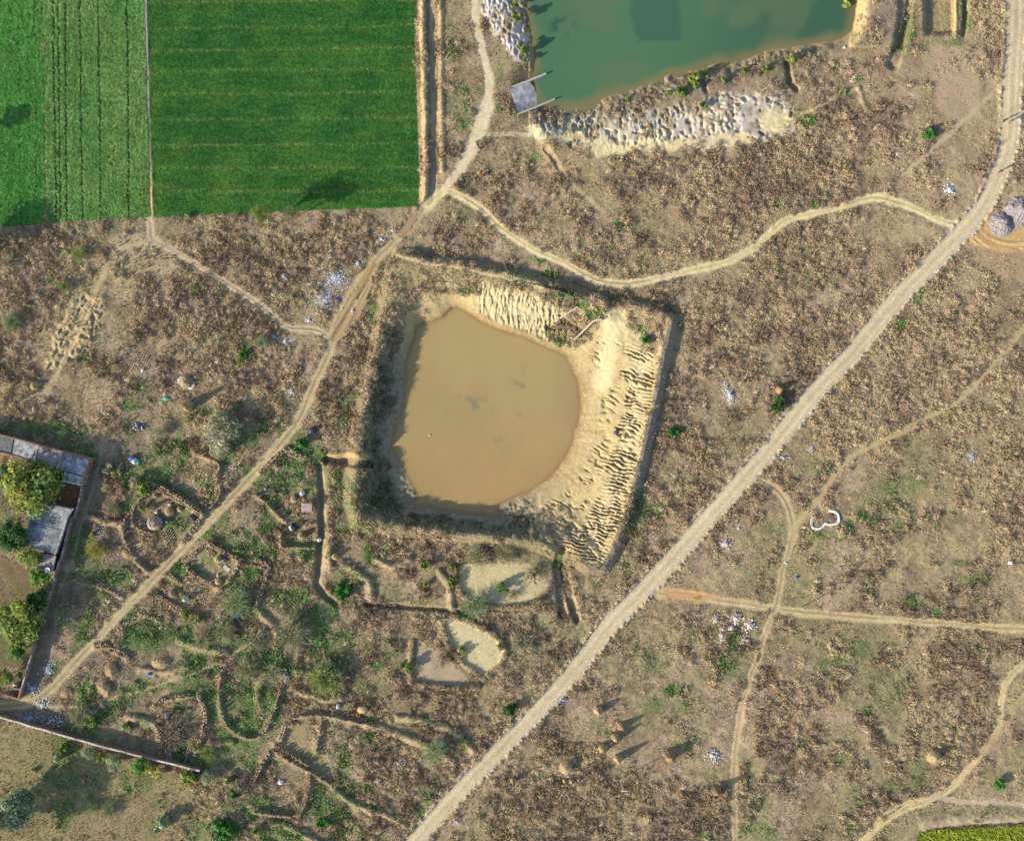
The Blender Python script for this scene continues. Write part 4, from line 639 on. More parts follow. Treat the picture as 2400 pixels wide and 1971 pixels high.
# wheat with thin gaps along the irrigation bunds
X, Y = cand(2.9, 340, 990, -240, 512, .42); d_ = inside(X, Y, FIELD_A); X, Y = X[d_], Y[d_]
ln = np.full(len(X), 1e3); wob = (fbm(X, Y, 60, 2, 67) - .5) * 6
for y0, sl in ALINES: ln = np.minimum(ln, np.abs(Y - (y0 + 9 + sl * (X - 360) + wob)))
br = fbm(X, Y, 50, 3, 68); keep = RNG.random(len(X)) > np.exp(-(ln / 2.0) ** 2) * (.35 + .5 * ss(.4, .6, fbm(X, Y, 30, 2, 69))); X, Y, ln, br = X[keep], Y[keep], ln[keep], br[keep]; n_ = len(X)
t_ = np.clip(RNG.random(n_) * .5 + (br - .5) * 1.4 + .25 * ss(300, 440, Y) + .4 * ss(395, 360, X), 0, 1); rowv = fbm(X * .15, Y, 5, 2, 70)
col = blend(np.broadcast_to(np.array(A(58, 116, 56)), (n_, 3)), np.array(A(96, 140, 60)), t_) * (.75 + .5 * rowv)[:, None]; col = blend(col, np.array(A(205, 200, 110)), np.exp(-(ln / 3.4) ** 2) * .26 * (RNG.random(n_) < .6)); col *= RNG.uniform(.6, 1.4, (n_, 1))
scatter('wheat_crop', X, Y, RNG.uniform(.15, .24, n_), RNG.uniform(.2, .32, n_), col, 'crop', 'dark green wheat in the wide field with thin pale bund lines')
X, Y = cand(3.2, -240, 356, -240, 560, .42); inb = inside(X, Y, FIELD_B); inc = inside(X, Y, FIELD_C); d_ = inb | inc; X, Y, inb = X[d_], Y[d_], inb[d_]
ln = np.full(len(X), 1e3); wob = (fbm(X, Y, 40, 2, 71) - .5) * 3
for x0, sl in BX: ln = np.minimum(ln, np.abs(X - (x0 + sl * Y + wob)))
for x0 in (45, 82): ln = np.minimum(ln, np.abs(X - (x0 + .008 * Y + wob)) + 1.6)
keep = RNG.random(len(X)) > np.exp(-(ln / 3.0) ** 4)
lodge = np.exp(-(((X - 268) / 9) ** 2 + ((Y - 355) / 16) ** 2)) + np.exp(-(((X - 262) / 10) ** 2 + ((Y - 385) / 14) ** 2)) * .8 + np.exp(-(((X - 297) / 8) ** 2 + ((Y - 450) / 26) ** 2)) + np.exp(-(((X - 335) / 12) ** 2 + ((Y - 450) / 26) ** 2)) * .7 + np.exp(-(((X - 330) / 9) ** 2 + ((Y - 318) / 7) ** 2)) * .6
keep &= RNG.random(len(X)) > lodge * .7 * ss(.4, .6, fbm(X, Y, 9, 2, 73)); X, Y, inb, lodge = X[keep], Y[keep], inb[keep], lodge[keep]; n_ = len(X)
t_ = np.clip(RNG.random(n_) * .7 + (fbm(X, Y, 60, 3, 72) - .5), 0, 1); col = blend(np.broadcast_to(np.array(A(98, 150, 76)), (n_, 3)), np.array(A(142, 178, 100)), t_); col = np.where(inb[:, None], col, col * np.array([.66, .94, .72])); col = blend(col, np.array(A(150, 160, 70)), np.clip(lodge, 0, 1) * .6); col *= (.7 + .6 * fbm(X, Y * .12, 4, 2, 74))[:, None] * RNG.uniform(.6, 1.4, (n_, 1))
scatter('leafy_crop', X, Y, RNG.uniform(.17, .28, n_), RNG.uniform(.25, .42, n_), col, 'crop', 'paler green row crop in the two narrow western fields')
X, Y = cand(5, 2140, 2640, 1890, 2210, .5); d_ = inside(X, Y, MUSTARD); X, Y = X[d_], Y[d_]; n_ = len(X); col = blend(np.broadcast_to(np.array(A(120, 140, 44)), (n_, 3)), np.array(A(190, 194, 76)), RNG.random(n_) ** 1.3)
scatter('mustard_crop', X, Y, RNG.uniform(.25, .42, n_), RNG.uniform(.4, .7, n_), col, 'crop', 'yellow green mustard crop in the south eastern corner')
# ------------------------------------------------------------------ trees and shrubs, each with trunk and crown
def tone_attr(me, tones):
    a = me.attributes.new('tone', 'FLOAT_COLOR', 'FACE'); c = np.ones((len(tones), 4), np.float32); c[:, :3] = tones; a.data.foreach_set('color', c.ravel())
def crown_mesh(name, nl, size, lobes, seed, lo=-.55, thin=1.0, hue=.12, spread=.32):
    R = np.random.default_rng(seed); d = R.normal(0, 1, (lobes, 3)); d /= np.linalg.norm(d, axis=1)[:, None]; C_ = d * R.uniform(.35, .74, (lobes, 1)); C_[:, 2] = np.maximum(C_[:, 2], lo * .8); lt = R.uniform(.72, 1.3, lobes); ls = R.uniform(.7, 1.25, lobes) * spread; hs = R.normal(0, hue, lobes)
    k = R.integers(0, lobes, nl); e = R.normal(0, 1, (nl, 3)); e /= np.linalg.norm(e, axis=1)[:, None]; P = C_[k] + e * (ls[k][:, None] * R.uniform(.45, 1.05, (nl, 1)))
    N_ = e + np.array([0, 0, .35]) + R.normal(0, .5, (nl, 3)); N_ /= np.linalg.norm(N_, axis=1)[:, None]; a = np.cross(N_, R.normal(0, 1, (nl, 3))); a /= np.linalg.norm(a, axis=1)[:, None]; b_ = np.cross(N_, a); s_ = size * R.uniform(.6, 1.35, (nl, 1))
    V = np.concatenate([P - a * s_, P + b_ * s_ * .6 * thin, P + a * s_, P - b_ * s_ * .6 * thin], 0); i = np.arange(nl); me = npmesh(name, V, np.stack([i, i + nl, i + 2 * nl, i + 3 * nl], -1), [M['leaf']])
    t = (lt[k] * R.uniform(.7, 1.3, nl))[:, None] * np.stack([1 + hs[k], np.ones(nl), 1 - hs[k] * .5], -1); tone_attr(me, t); return me
def twig_mesh(name, n_, seed, leaves=0, lift=.5, wd=.018):
    R = np.random.default_rng(seed); V = []; F = []; T = []
    def seg(p, q, w0):
        d = q - p; s_ = np.cross(d, R.normal(0, 1, 3)); s_ = s_ / (np.linalg.norm(s_) + 1e-6) * w0; i = len(V); V.extend([p - s_, p + s_, q + s_ * .5, q - s_ * .5]); F.append((i, i + 1, i + 2, i + 3)); T.append(R.uniform(.75, 1.25) * np.ones(3))
    for j in range(n_):
        az = R.uniform(0, 6.283); el = R.uniform(.1, 1.3); d = np.array([math.cos(az) * math.cos(el), math.sin(az) * math.cos(el), math.sin(el) * lift + .05]); p = np.array([0, 0, -.6]); q = p + d * R.uniform(.5, .7) + np.array([0, 0, .25]); seg(p, q, wd * 1.5)
        for k in range(5):
            e = d + R.normal(0, .45, 3); q2 = q + e * R.uniform(.2, .45); seg(q, q2, wd)
            for m in range(2): seg(q2, q2 + (e + R.normal(0, .5, 3)) * R.uniform(.12, .28), wd * .8)
    for j in range(leaves):
        v = V[R.integers(0, len(V))]; a = R.normal(0, 1, 3); a /= np.linalg.norm(a); b_ = np.cross(a, R.normal(0, 1, 3)); s_ = .05; i = len(V); V.extend([v - a * s_, v + b_ * s_ * .5, v + a * s_, v - b_ * s_ * .5]); F.append((i, i + 1, i + 2, i + 3)); T.append(R.uniform(.8, 1.4) * np.array([.9, 1.1, .7]))
    me = npmesh(name, np.array(V), np.array(F), [M['leaf']]); tone_attr(me, np.array(T)); return me
barkm = mat('bark', A(112, 92, 74), .95, .05, .3, 6)
def trunk_mesh(name, seed, limbs=5, r=.07):
    mb = MB(); R = random.Random(seed); mb.tube((0, 0, -.15), (R.uniform(-.05, .05), R.uniform(-.05, .05), .55), r, r * .7, 7)
    for i in range(limbs):
        t = 6.283 * i / limbs + R.uniform(-.4, .4); z = R.uniform(.4, .55); e = (math.cos(t) * .45, math.sin(t) * .45, R.uniform(.8, 1.1)); mb.tube((0, 0, z), e, r * .55, r * .2, 5)
    return mb.mesh(name, barkm)
CROWN = {'broad': [crown_mesh('crown', 4200, .062, 42, 1), crown_mesh('crown', 3800, .066, 34, 2)],
         'round': [crown_mesh('crown', 1500, .09, 26, 3), crown_mesh('crown', 1400, .09, 20, 4)],
         'shrub': [crown_mesh('crown', 520, .15, 14, 5), crown_mesh('crown', 460, .16, 11, 6), crown_mesh('crown', 480, .15, 9, 7, spread=.4)],
         'wispy': [crown_mesh('crown', 1500, .13, 30, 8, thin=.28, hue=.06), crown_mesh('crown', 1300, .14, 24, 9, thin=.3, hue=.06)],
         'bare': [twig_mesh('crown', 34, 10), twig_mesh('crown', 30, 11)],
         'feather': [twig_mesh('crown', 110, 12, 900, .8, .011), twig_mesh('crown', 100, 13, 800, .7, .012)]}
TRUNK = [trunk_mesh('trunk', 1), trunk_mesh('trunk', 2), trunk_mesh('trunk', 3)]
TC = {'yg': A(136, 152, 72), 'y': A(186, 176, 88), 'g': A(104, 142, 64), 'dg': A(66, 102, 50), 'gg': A(158, 172, 130), 'ol': A(164, 162, 128), 'br': A(158, 136, 124), 'gb': A(176, 170, 136), 'dk': A(92, 82, 70), 'lg': A(150, 164, 94), 'vg': A(70, 128, 48)}
def plant(x, y, r, sp, c, label, cat='shrub', group=None, hc=None, asp=1.0, name=None):
    rm = r * S; hc = hc if hc is not None else rm * .75; p = W(x, y, hc); z = float(zat(x, y)); R = random.Random(int(x * 7 + y))
    name = name or {'broad': 'leafy_tree', 'round': 'leafy_tree', 'shrub': 'leafy_shrub', 'wispy': 'grey_green_shrub', 'bare': 'bare_shrub', 'feather': 'feathery_shrub'}[sp]
    p = (p[0], p[1], z); t = empty(name, p, R.uniform(0, 6.28)); tag(t, label, cat, group)
    k = TC[c]; f = R.uniform(.9, 1.1); kc = (min(k[0] * f, .8), k[1] * f, k[2] * f, 1)
    q_ = 1.24 if sp in ('broad', 'round') else 1.08; cr = link('crown', R.choice(CROWN[sp]), t, (0, 0, hc), 0, (rm * q_, rm * q_, rm * asp)); cr.color = kc
    link('trunk', R.choice(TRUNK), t, (0, 0, 0), 0, (rm, rm, max(hc, rm * .5)))
    return t
G1 = 'trees standing inside the walled yard'; G2 = 'shrubs planted along the long boundary wall'; G3 = 'shrubs on the banks of the green pond'; G4 = 'scattered bushes of the south western waste ground'; G5 = 'bushes around the sandy clearings'; G6 = 'low trees at the edge of the crop fields'
for a in (
 (72, 1142, 62, 'broad', 'yg', 'largest leafy tree, bright yellow green crown between the two grey roofs', 'tree', G1, 4.6, .75), (20, 1112, 28, 'round', 'dg', 'dark green tree half behind the largest yellow green one, beside the long shed', 'tree', G1, 3.2, .8), (118, 1120, 16, 'round', 'dg', 'small dark green tree under the long shed eave, right of the biggest tree', 'tree', G1, 2.4, .9),
 (28, 1257, 37, 'broad', 'dg', 'dark green round tree left of the blue grey flat roof', 'tree', G1, 4.2, .75), (70, 1308, 25, 'round', 'yg', 'yellow green tree touching the small annexe roof', 'tree', G1, 3.3, .8), (90, 1353, 24, 'round', 'g', 'bright green tree below the satellite dish roof', 'tree', G1, 2.8, .8),
 (86, 1408, 27, 'round', 'dg', 'dark green tree against the inside of the brick yard wall', 'tree', G1, 3.0, .8), (46, 1456, 52, 'broad', 'yg', 'wide olive yellow tree in the lower yard corner', 'tree', G1, 4.2, .75), (38, 1528, 24, 'round', 'g', 'green tree just above the roofless brick room', 'tree', G1, 3.0, .8), (8, 1588, 22, 'round', 'yg', 'pale green tree at the picture edge beside the roofless brick room', 'tree', G1, 2.6, .8), (47, 1583, 10, 'shrub', 'yg', 'small yellow green bush behind the pale water tank', 'shrub', None, 1.2),
 (518, 1016, 52, 'wispy', 'ol', 'large grey olive tree with fine foliage above the western track', 'tree', None, 2.6, .6), (510, 985, 26, 'wispy', 'ol', 'smaller grey olive tree joined to the top of the large one', 'tree', None, 2.0, .7), (512, 1060, 22, 'wispy', 'ol', 'grey olive bush at the lower tip of the large grey tree', 'shrub', None, 1.4, .7),
 (331, 1147, 21, 'shrub', 'yg', 'yellow green bush at the end of the double dung cake wall', 'shrub', G4, 1.6), (316, 1130, 17, 'wispy', 'gb', 'dull olive bush behind the yellow green one at the dung cake wall', 'shrub', G4, 1.2), (250, 1096, 16, 'shrub', 'gb', 'olive bush right of the long shed gable beside the footpath', 'shrub', G4, 1.2), (272, 1107, 13, 'shrub', 'lg', 'pale yellowish bush below the blue and white tarpaulin heap', 'shrub', G4, 1.0), (335, 1190, 12, 'shrub', 'lg', 'small pale green bush inside the dung cake yard beside the tarp hut', 'shrub', G4, .9),
 (226, 1292, 17, 'feather', 'y', 'straw yellow thorny bush on grey soil right of the yard wall', 'shrub', G4, .9), (263, 1194, 12, 'feather', 'gb', 'thin olive bush beside the bend of the small footpath', 'shrub', G4, .8), (213, 1254, 8, 'shrub', 'y', 'tiny bright yellow bush on the grey ground right of the footpath', 'shrub', G4, .5), (374, 1012, 13, 'feather', 'gb', 'sparse olive bush left of the large grey tree', 'shrub', G4, .9), (263, 1006, 19, 'bare', 'br', 'leafless pale bush with radiating twigs beside the footpath fork', 'shrub', G4, 1.0), (146, 1020, 10, 'feather', 'gg', 'small pale spiky plant in the green weeds above the long shed', 'plant', G4, .6),
 (436, 1441, 14, 'shrub', 'yg', 'yellow green bush under the brick-like dung cake rows', 'shrub', G4, 1.0), (462, 1452, 10, 'shrub', 'yg', 'small yellow green bush right of the bush under the dung cake rows', 'shrub', G4, .8), (553, 1416, 26, 'feather', 'gg', 'pale grey green feathery bush left of the blue tarpaulin', 'shrub', G4, 1.3), (525, 1480, 22, 'feather', 'gb', 'dull olive feathery bush below the blue tarpaulin', 'shrub', G4, 1.1), (475, 1500, 18, 'feather', 'gb', 'greyish bush above the weedy footpath', 'shrub', G4, 1.0),
 (210, 1694, 17, 'shrub', 'yg', 'yellow green bush near the dark stone heap and long wall', 'shrub', G4, 1.1), (190, 1680, 22, 'feather', 'gb', 'dull olive grass like bush left of the yellow green bush by the stone heap', 'shrub', G4, .9), (294, 1707, 14, 'shrub', 'lg', 'pale green bush in front of the long wall, left of the bare pink bush', 'shrub', G4, .9), (395, 1730, 33, 'bare', 'br', 'large leafless pinkish bush with radiating twigs above the long wall', 'shrub', G4, 1.6), (488, 1765, 16, 'feather', 'lg', 'pale green bush above the end of the long wall', 'shrub', G4, .9),
 (147, 1756, 13, 'shrub', 'g', 'green bush standing alone below the long wall', 'shrub', G2, 1.0), (131, 1776, 14, 'shrub', 'gg', 'grey green bush beside the lone green one below the wall', 'shrub', G2, 1.0), (207, 1763, 18, 'wispy', 'gg', 'grey green fine leaved bush at the wall, first in the row', 'shrub', G2, 1.5), (237, 1774, 13, 'shrub', 'yg', 'yellow green bush between two grey bushes at the wall', 'shrub', G2, 1.2), (266, 1785, 23, 'wispy', 'gg', 'wide pale grey bush, third in the row below the wall', 'shrub', G2, 1.8), (326, 1794, 24, 'round', 'g', 'bright green rounded tree, tallest in the row below the wall', 'tree', G2, 2.2, .9), (363, 1811, 18, 'shrub', 'y', 'yellow bush right of the bright green tree in the wall row', 'shrub', G2, 1.6), (438, 1826, 23, 'shrub', 'yg', 'leafy yellow green bush at the right end of the long wall', 'shrub', G2, 1.8), (484, 1823, 19, 'wispy', 'gg', 'grey green bush just beyond the end of the long wall', 'shrub', G2, 1.5), (530, 1829, 13, 'shrub', 'lg', 'small pale bush farthest right beyond the end of the long wall', 'shrub', G2, .9),
 (98, 1823, 14, 'shrub', 'gg', 'small grey green bush on the edge of the wide tree shadow', 'shrub', G2, .9), (77, 1806, 7, 'shrub', 'lg', 'tiny light green bush on the open grass below the wall', 'shrub', G2, .5), (30, 1903, 42, 'broad', 'gg', 'tall grey green tree in the bottom left corner', 'tree', None, 5.5, .9), (62, 1872, 22, 'round', 'gg', 'smaller blue green tree at the right side of the corner tree', 'tree', None, 4.2, .9), (150, 1881, 8, 'shrub', 'yg', 'tiny yellow bush alone on the dark grass', 'shrub', G2, .6), (382, 1934, 24, 'shrub', 'gg', 'grey green bush at the bottom edge of the grass yard', 'shrub', G2, 1.3), (254, 1897, 15, 'feather', 'gg', 'pale feathery bush in the middle of the grass yard', 'shrub', G2, .8), (215, 1893, 14, 'feather', 'gg', 'thin pale bush left of the feathery bush in the grass yard', 'shrub', G2, .7), (205, 1870, 9, 'shrub', 'lg', 'little yellowish bush above the thin pale bush in the grass yard', 'shrub', G2, .6),
 (562, 1862, 26, 'bare', 'gb', 'leafless greyish bush at the foot of the brushwood rows', 'shrub', G4, 1.2), (545, 1862, 14, 'shrub', 'vg', 'bright green bush left of the leafless greyish bush', 'shrub', G4, .8), (521, 1948, 30, 'shrub', 'vg', 'wide vivid green bush at the bottom edge', 'shrub', G4, 1.0), (602, 1945, 12, 'shrub', 'yg', 'yellow green bush at the bottom edge right of the vivid green one', 'shrub', G4, 1.0), (580, 1830, 20, 'bare', 'br', 'bare pinkish bush left of the double dung cake rows', 'shrub', G4, 1.0),
 (997, 1327, 15, 'shrub', 'yg', 'narrow yellow green bush left of the upper sandy clearing', 'shrub', G5, 1.3), (999, 1369, 9, 'shrub', 'yg', 'small round yellow bush below the narrow one', 'shrub', G5, .8), (1061, 1365, 16, 'shrub', 'yg', 'yellow green bush on the left rim of the upper sandy clearing', 'shrub', G5, 1.2), (1062, 1330, 9, 'shrub', 'yg', 'small yellow green bush at the top left of the upper clearing', 'shrub', G5, .8), (1179, 1375, 16, 'shrub', 'g', 'green bush standing in the middle of the upper sandy clearing', 'shrub', G5, 1.1), (1115, 1419, 24, 'feather', 'gg', 'grey green fan shaped bush between the two sandy clearings', 'shrub', G5, 1.5), (1182, 1298, 20, 'feather', 'gb', 'dull grey bush on the upper edge of the upper clearing', 'shrub', G5, 1.3), (1120, 1305, 22, 'feather', 'gb', 'small dull grey bush upper left of the upper clearing', 'shrub', G5, 1.1), (1252, 1350, 20, 'bare', 'dk', 'dark leafless bush at the right end of the upper clearing', 'shrub', G5, 1.2), (1206, 1392, 12, 'bare', 'dk', 'small dark leafless bush at the lower rim of the upper clearing', 'shrub', G5, .8), (1270, 1405, 16, 'bare', 'dk', 'dark leafless bush below the right end of the upper clearing', 'shrub', G5, .9),
 (1081, 1527, 14, 'shrub', 'lg', 'pale green bush standing in the lower sandy clearing', 'shrub', G5, .7), (960, 1564, 15, 'shrub', 'yg', 'bright yellow green bush left of the brown bare patch', 'shrub', G5, 1.1), (1040, 1542, 16, 'bare', 'dk', 'dark twiggy bush between brown patch and lower clearing', 'shrub', G5, .9), (1170, 1518, 9, 'shrub', 'lg', 'tiny green bush on the right rim of the lower clearing', 'shrub', G5, .6), (1220, 1510, 28, 'bare', 'gb', 'wide leafless grey bush right of the lower clearing', 'shrub', G5, 1.1),
 (760, 1593, 30, 'feather', 'lg', 'pale green feathery bush, largest of the lower waste ground', 'shrub', G4, 1.8), (682, 1488, 32, 'feather', 'gb', 'wide grey twiggy bush above the grey stone heap', 'shrub', G4, 1.6), (645, 1512, 12, 'shrub', 'lg', 'small green bush left below the wide grey twiggy bush', 'shrub', G4, .8), (700, 1577, 12, 'shrub', 'lg', 'small olive bush right of the grey stone heap', 'shrub', G4, .8), (640, 1575, 24, 'bare', 'gb', 'leafless grey bush left of the grey stone heap', 'shrub', G4, 1.2), (1018, 1758, 24, 'feather', 'gg', 'grey green bush in the brown scrub left of the gravel road', 'shrub', G4, 1.1), (1195, 1660, 17, 'shrub', 'dg', 'dark green bush hard against the gravel road edge', 'shrub', None, 1.2), (755, 1932, 17, 'shrub', 'vg', 'bright green bush at the bottom below the brushwood', 'shrub', G4, .9), (780, 1590, 30, 'bare', 'gb', 'leafless grey bush right of the pale feathery one', 'shrub', G4, 1.3), (940, 1560, 8, 'shrub', 'g', 'small green bush left of the bright yellow green one', 'shrub', G4, .5), (575, 1570, 22, 'feather', 'gb', 'dull feathery bush at the end of the weedy footpath', 'shrub', G4, 1.0), (600, 1500, 26, 'bare', 'gb', 'grey leafless bush above the end of the weedy footpath', 'shrub', G4, 1.2),
 (612, 504, 17, 'feather', 'lg', 'pale yellow green tree at the lower edge of the big wheat field', 'tree', G6, 5.6, 2.6), (680, 500, 14, 'feather', 'ol', 'grey leafless tree right of the pale one at the wheat field edge', 'tree', G6, 4.6, 2.2), (437, 508, 8, 'shrub', 'lg', 'small pale bush at the wheat field corner beside the bund', 'shrub', G6, .8), (183, 596, 14, 'feather', 'lg', 'pale green bush near the bend of the western footpath', 'shrub', None, 1.0), (150, 672, 12, 'feather', 'lg', 'small pale green bush left of the clay humps', 'shrub', None, .8), (12, 615, 18, 'bare', 'gb', 'grey leafless bush on the left picture edge', 'shrub', None, 1.2), (28, 755, 18, 'feather', 'gg', 'grey green bush on the left edge left of the clay humps', 'shrub', None, .9), (570, 832, 11, 'shrub', 'vg', 'vivid green bush in the brown scrub above the white heap', 'shrub', None, .8), (565, 845, 9, 'feather', 'lg', 'pale tuft at the foot of the vivid green bush', 'shrub', None, .5), (614, 803, 12, 'feather', 'gg', 'grey green bush by the junction of footpath and rubbish', 'shrub', None, .8),
 (1823, 946, 22, 'shrub', 'dg', 'green bush left of the gravel road beside the straw stack', 'shrub', None, 1.1), (1206, 6, 12, 'shrub', 'yg', 'yellow green shrub at the top left of the green pond', 'shrub', G3, 1.4), (1210, 38, 15, 'shrub', 'yg', 'yellow leafy shrub on the white western bank of the green pond', 'shrub', G3, 1.4), (1222, 116, 14, 'shrub', 'yg', 'yellow green shrub on the western bank above the concrete wall', 'shrub', G3, 1.3), (1232, 138, 9, 'shrub', 'lg', 'small dull shrub next to the water above the concrete wall', 'shrub', G3, .8), (1634, 186, 20, 'shrub', 'yg', 'larger bright shrub on the southern bank of the green pond', 'shrub', G3, 1.3), (1598, 212, 15, 'shrub', 'yg', 'bright shrub lower left of the larger one on the southern bank', 'shrub', G3, 1.0), (1655, 172, 12, 'shrub', 'lg', 'green shrub upper right of the larger one on the southern bank', 'shrub', G3, .9), (1568, 218, 8, 'shrub', 'yg', 'tiny yellow shrub at the left end of the shrub line on the bank', 'shrub', G3, .6), (1647, 249, 11, 'shrub', 'yg', 'yellow shrub on the chalky slope of the southern bank', 'shrub', G3, .8), (1751, 163, 11, 'shrub', 'yg', 'yellow green shrub near the narrow cove of the green pond', 'shrub', G3, .9), (1698, 185, 9, 'shrub', 'lg', 'small green shrub beside the gully on the southern bank', 'shrub', G3, .7), (1471, 230, 9, 'shrub', 'yg', 'small yellow shrub near the water, middle of the southern bank', 'shrub', G3, .7), (1794, 160, 10, 'shrub', 'yg', 'yellow green shrub on the bank below the right half of the pond', 'shrub', G3, .8), (1854, 141, 13, 'shrub', 'yg', 'yellow shrub at the dark eastern end of the southern bank', 'shrub', G3, .9), (1990, 2, 11, 'shrub', 'y', 'yellow shrub at the top edge on the eastern pond bank', 'shrub', G3, 1.0),
 (1580, 1010, 14, 'shrub', 'vg', 'vivid green bush in the scrub right of the gullied bank', 'shrub', None, .7), (1515, 797, 11, 'shrub', 'vg', 'green bush at the north east corner inside the brown pond pit', 'shrub', None, 1.0), (803, 1385, 22, 'shrub', 'vg', 'vivid green bush at the lower end of the straight ditch', 'shrub', None, .9), (705, 1046, 18, 'shrub', 'vg', 'green leafy bush right of the western track above the dung cake corner', 'shrub', None, .8), (2178, 313, 15, 'shrub', 'vg', 'vivid green low bush in the scrub left of the gravel road', 'shrub', None, .6), (2342, 1838, 13, 'shrub', 'vg', 'bright green bush right of the south eastern lane', 'shrub', None, .9), (674, 1202, 6, 'shrub', 'vg', 'tiny dark green bush left of the small sheet roofed hut', 'shrub', None, .5)):
    plant(*a)
for (x, y, r, hc, lb) in ((-120, 585, 42, 6.5, 'dark leafy tree beyond the left edge below the crop fields'), (-90, 310, 24, 4.5, 'dark leafy tree beyond the left edge beside the crop field'), (-62, 1985, 58, 8.0, 'dark leafy tree beyond the left edge beside the grass yard')):   # just outside the frame: their shadows reach into it
    plant(x, y, r, 'broad', 'dg', lb, 'tree', 'trees beyond the left edge', hc, .8)
# ------------------------------------------------------------------ buildings and walls
brickm = mat('brick', A(140, 106, 92), .95, .05, .3, 5, .3, col2=A(166, 138, 122)); cem = mat('weathered_cement', A(178, 178, 178), .9, .1, .45, 2.6, .4, col2=A(122, 124, 128)); cem2 = mat('blue_grey_cement', A(156, 158, 158), .9, .1, .3, 1.3, .2, col2=A(112, 116, 118)); cem3 = mat('dark_cement', A(108, 116, 112), .9, .1, .4, 2.4, .3); cem4 = mat('brown_cement', A(168, 156, 152), .9, .1, .4, 2.4, .3, col2=A(130, 124, 124))
limem = mat('limewash', A(216, 204, 186), .9, .1, .25, 3, .2); greylime = mat('old_limewash', A(212, 200, 180), .9, .1, .3, 2.5, .3, col2=A(180, 166, 146)); concm = mat('concrete', A(196, 190, 180), .9, .1, .2, 2, .2); claym = mat('clay', A(196, 168, 122), 1, .05, .25, 4, .3)
def slab(mb, pts, z0, z1, zt=None, mi=0):
    mb.prism([W(x, y, zt if zt is not None else z1)[:2] for x, y in pts], z0, z1, mi)
def loc(o_xy, pts): return [(x - o_xy[0], y - o_xy[1]) for x, y in pts]
def ribbon(pts, wd, h, base=-.3, follow=True, top=None, tops=None, o=(0, 0, 0), mb=None, mi=0):
    """a wall along a line: pts in survey units, foot following the ground"""
    mb = mb or MB(); P = []
    for i_, (x, y) in enumerate(pts):
        z = float(zat(x, y)); zt = (z + h) if top is None else top
        if tops: zt = tops[i_]
        q = W(x, y, zt); P.append((q[0] - o[0], q[1] - o[1], z + base - o[2], zt - o[2]))
    V = []
    for i, p in enumerate(P):
        a = P[max(i - 1, 0)]; b_ = P[min(i + 1, len(P) - 1)]; d = Vector((b_[0] - a[0], b_[1] - a[1])).normalized(); nx, ny = -d.y * wd / 2, d.x * wd / 2
        V += [(p[0] + nx, p[1] + ny, p[2]), (p[0] - nx, p[1] - ny, p[2]), (p[0] - nx, p[1] - ny, p[3]), (p[0] + nx, p[1] + ny, p[3])]
    F = []
    for i in range(len(P) - 1):
        a = i * 4; c = a + 4; F += [(a + 1, c + 1, c + 2, a + 2), (a + 2, c + 2, c + 3, a + 3), (a + 3, c + 3, c, a), (a, c, c + 1, a + 1)]
    F += [(0, 1, 2, 3), tuple(len(V) - 4 + k for k in (3, 2, 1, 0))]; mb.add(V, F, mi); return mb
def building(name, label, outline, zr, panels, coping, inset=0.0):
    o = W(sum(p[0] for p in outline) / len(outline), sum(p[1] for p in outline) / len(outline), zr); o = (o[0], o[1], 0.0); t = empty(name, o); tag(t, label, 'building')
    q = loc(o, [W(x, y, zr)[:2] for x, y in outline]); mb = MB(); mb.prism(q, -.4, zr - .12); link('wall', mb.mesh('wall', brickm), t)
    for pts, m, z in panels:
        mb = MB(); mb.prism(loc(o, [W(x, y, zr)[:2] for x, y in pts]), zr - .115, zr + z); link('roof_panel', mb.mesh('roof_panel', m), t)
    for pts, m in coping:
        mb = MB(); P = loc(o, [W(x, y, zr)[:2] for x, y in pts])
        for i in range(len(P) - 1):
            d = Vector(P[i + 1]) - Vector(P[i]); L_ = d.length; mb.box(((P[i][0] + P[i + 1][0]) / 2, (P[i][1] + P[i + 1][1]) / 2, zr - .11), (L_ + .1, .24, .34 + .003 * i), math.atan2(d.y, d.x))
        link('parapet', mb.mesh('parapet', m), t)
    return t, o
bt, bo = building('long_shed', 'long brick shed with four grey cement roof panels and red parapets', [(-80, 1000), (33, 1026), (150, 1059), (213, 1074), (199, 1117), (194, 1137), (150, 1128), (152, 1107), (126, 1099), (28, 1068), (-80, 1042)], 2.5,
    [([(-78, 1003), (32, 1028), (25, 1065), (-78, 1040)], cem3, .02), ([(35, 1030), (91, 1045), (83, 1082), (29, 1066)], cem, .05), ([(92.5, 1045.5), (148, 1060), (142, 1099), (85, 1083)], cem4, .06), ([(150, 1061.5), (210, 1075.5), (197, 1115), (144, 1099.5)], cem, .05), ([(153.5, 1107.5), (195.5, 1118), (191, 1135), (151.5, 1127)], cem, .03)],
    [([(-78, 1001.5), (33, 1027.5), (149, 1060), (212, 1075)], brickm), ([(212, 1075), (198, 1117), (193, 1137)], brickm), ([(126, 1098.5), (84, 1084), (28, 1067), (-78, 1041)], brickm), ([(193, 1136.5), (151, 1128), (153, 1107)], limem)])
building('flat_roofed_house', 'house with a wide blue grey flat roof and a curved right side', [(97, 1175), (171, 1192), (157, 1215), (149, 1243), (130, 1300), (52, 1278), (69, 1219), (75, 1185), (85, 1178)], 2.7,
    [([(96, 1177), (169.5, 1193.5), (156, 1215), (148, 1242), (69, 1221), (76, 1186)], cem2, .05), ([(68.5, 1222.5), (147.5, 1244), (129, 1298.5), (53.5, 1277)], cem2, .045)], [([(171, 1192), (157, 1215), (149, 1243), (130, 1299)], cem), ([(75, 1185), (69, 1220), (53, 1278)], limem)])
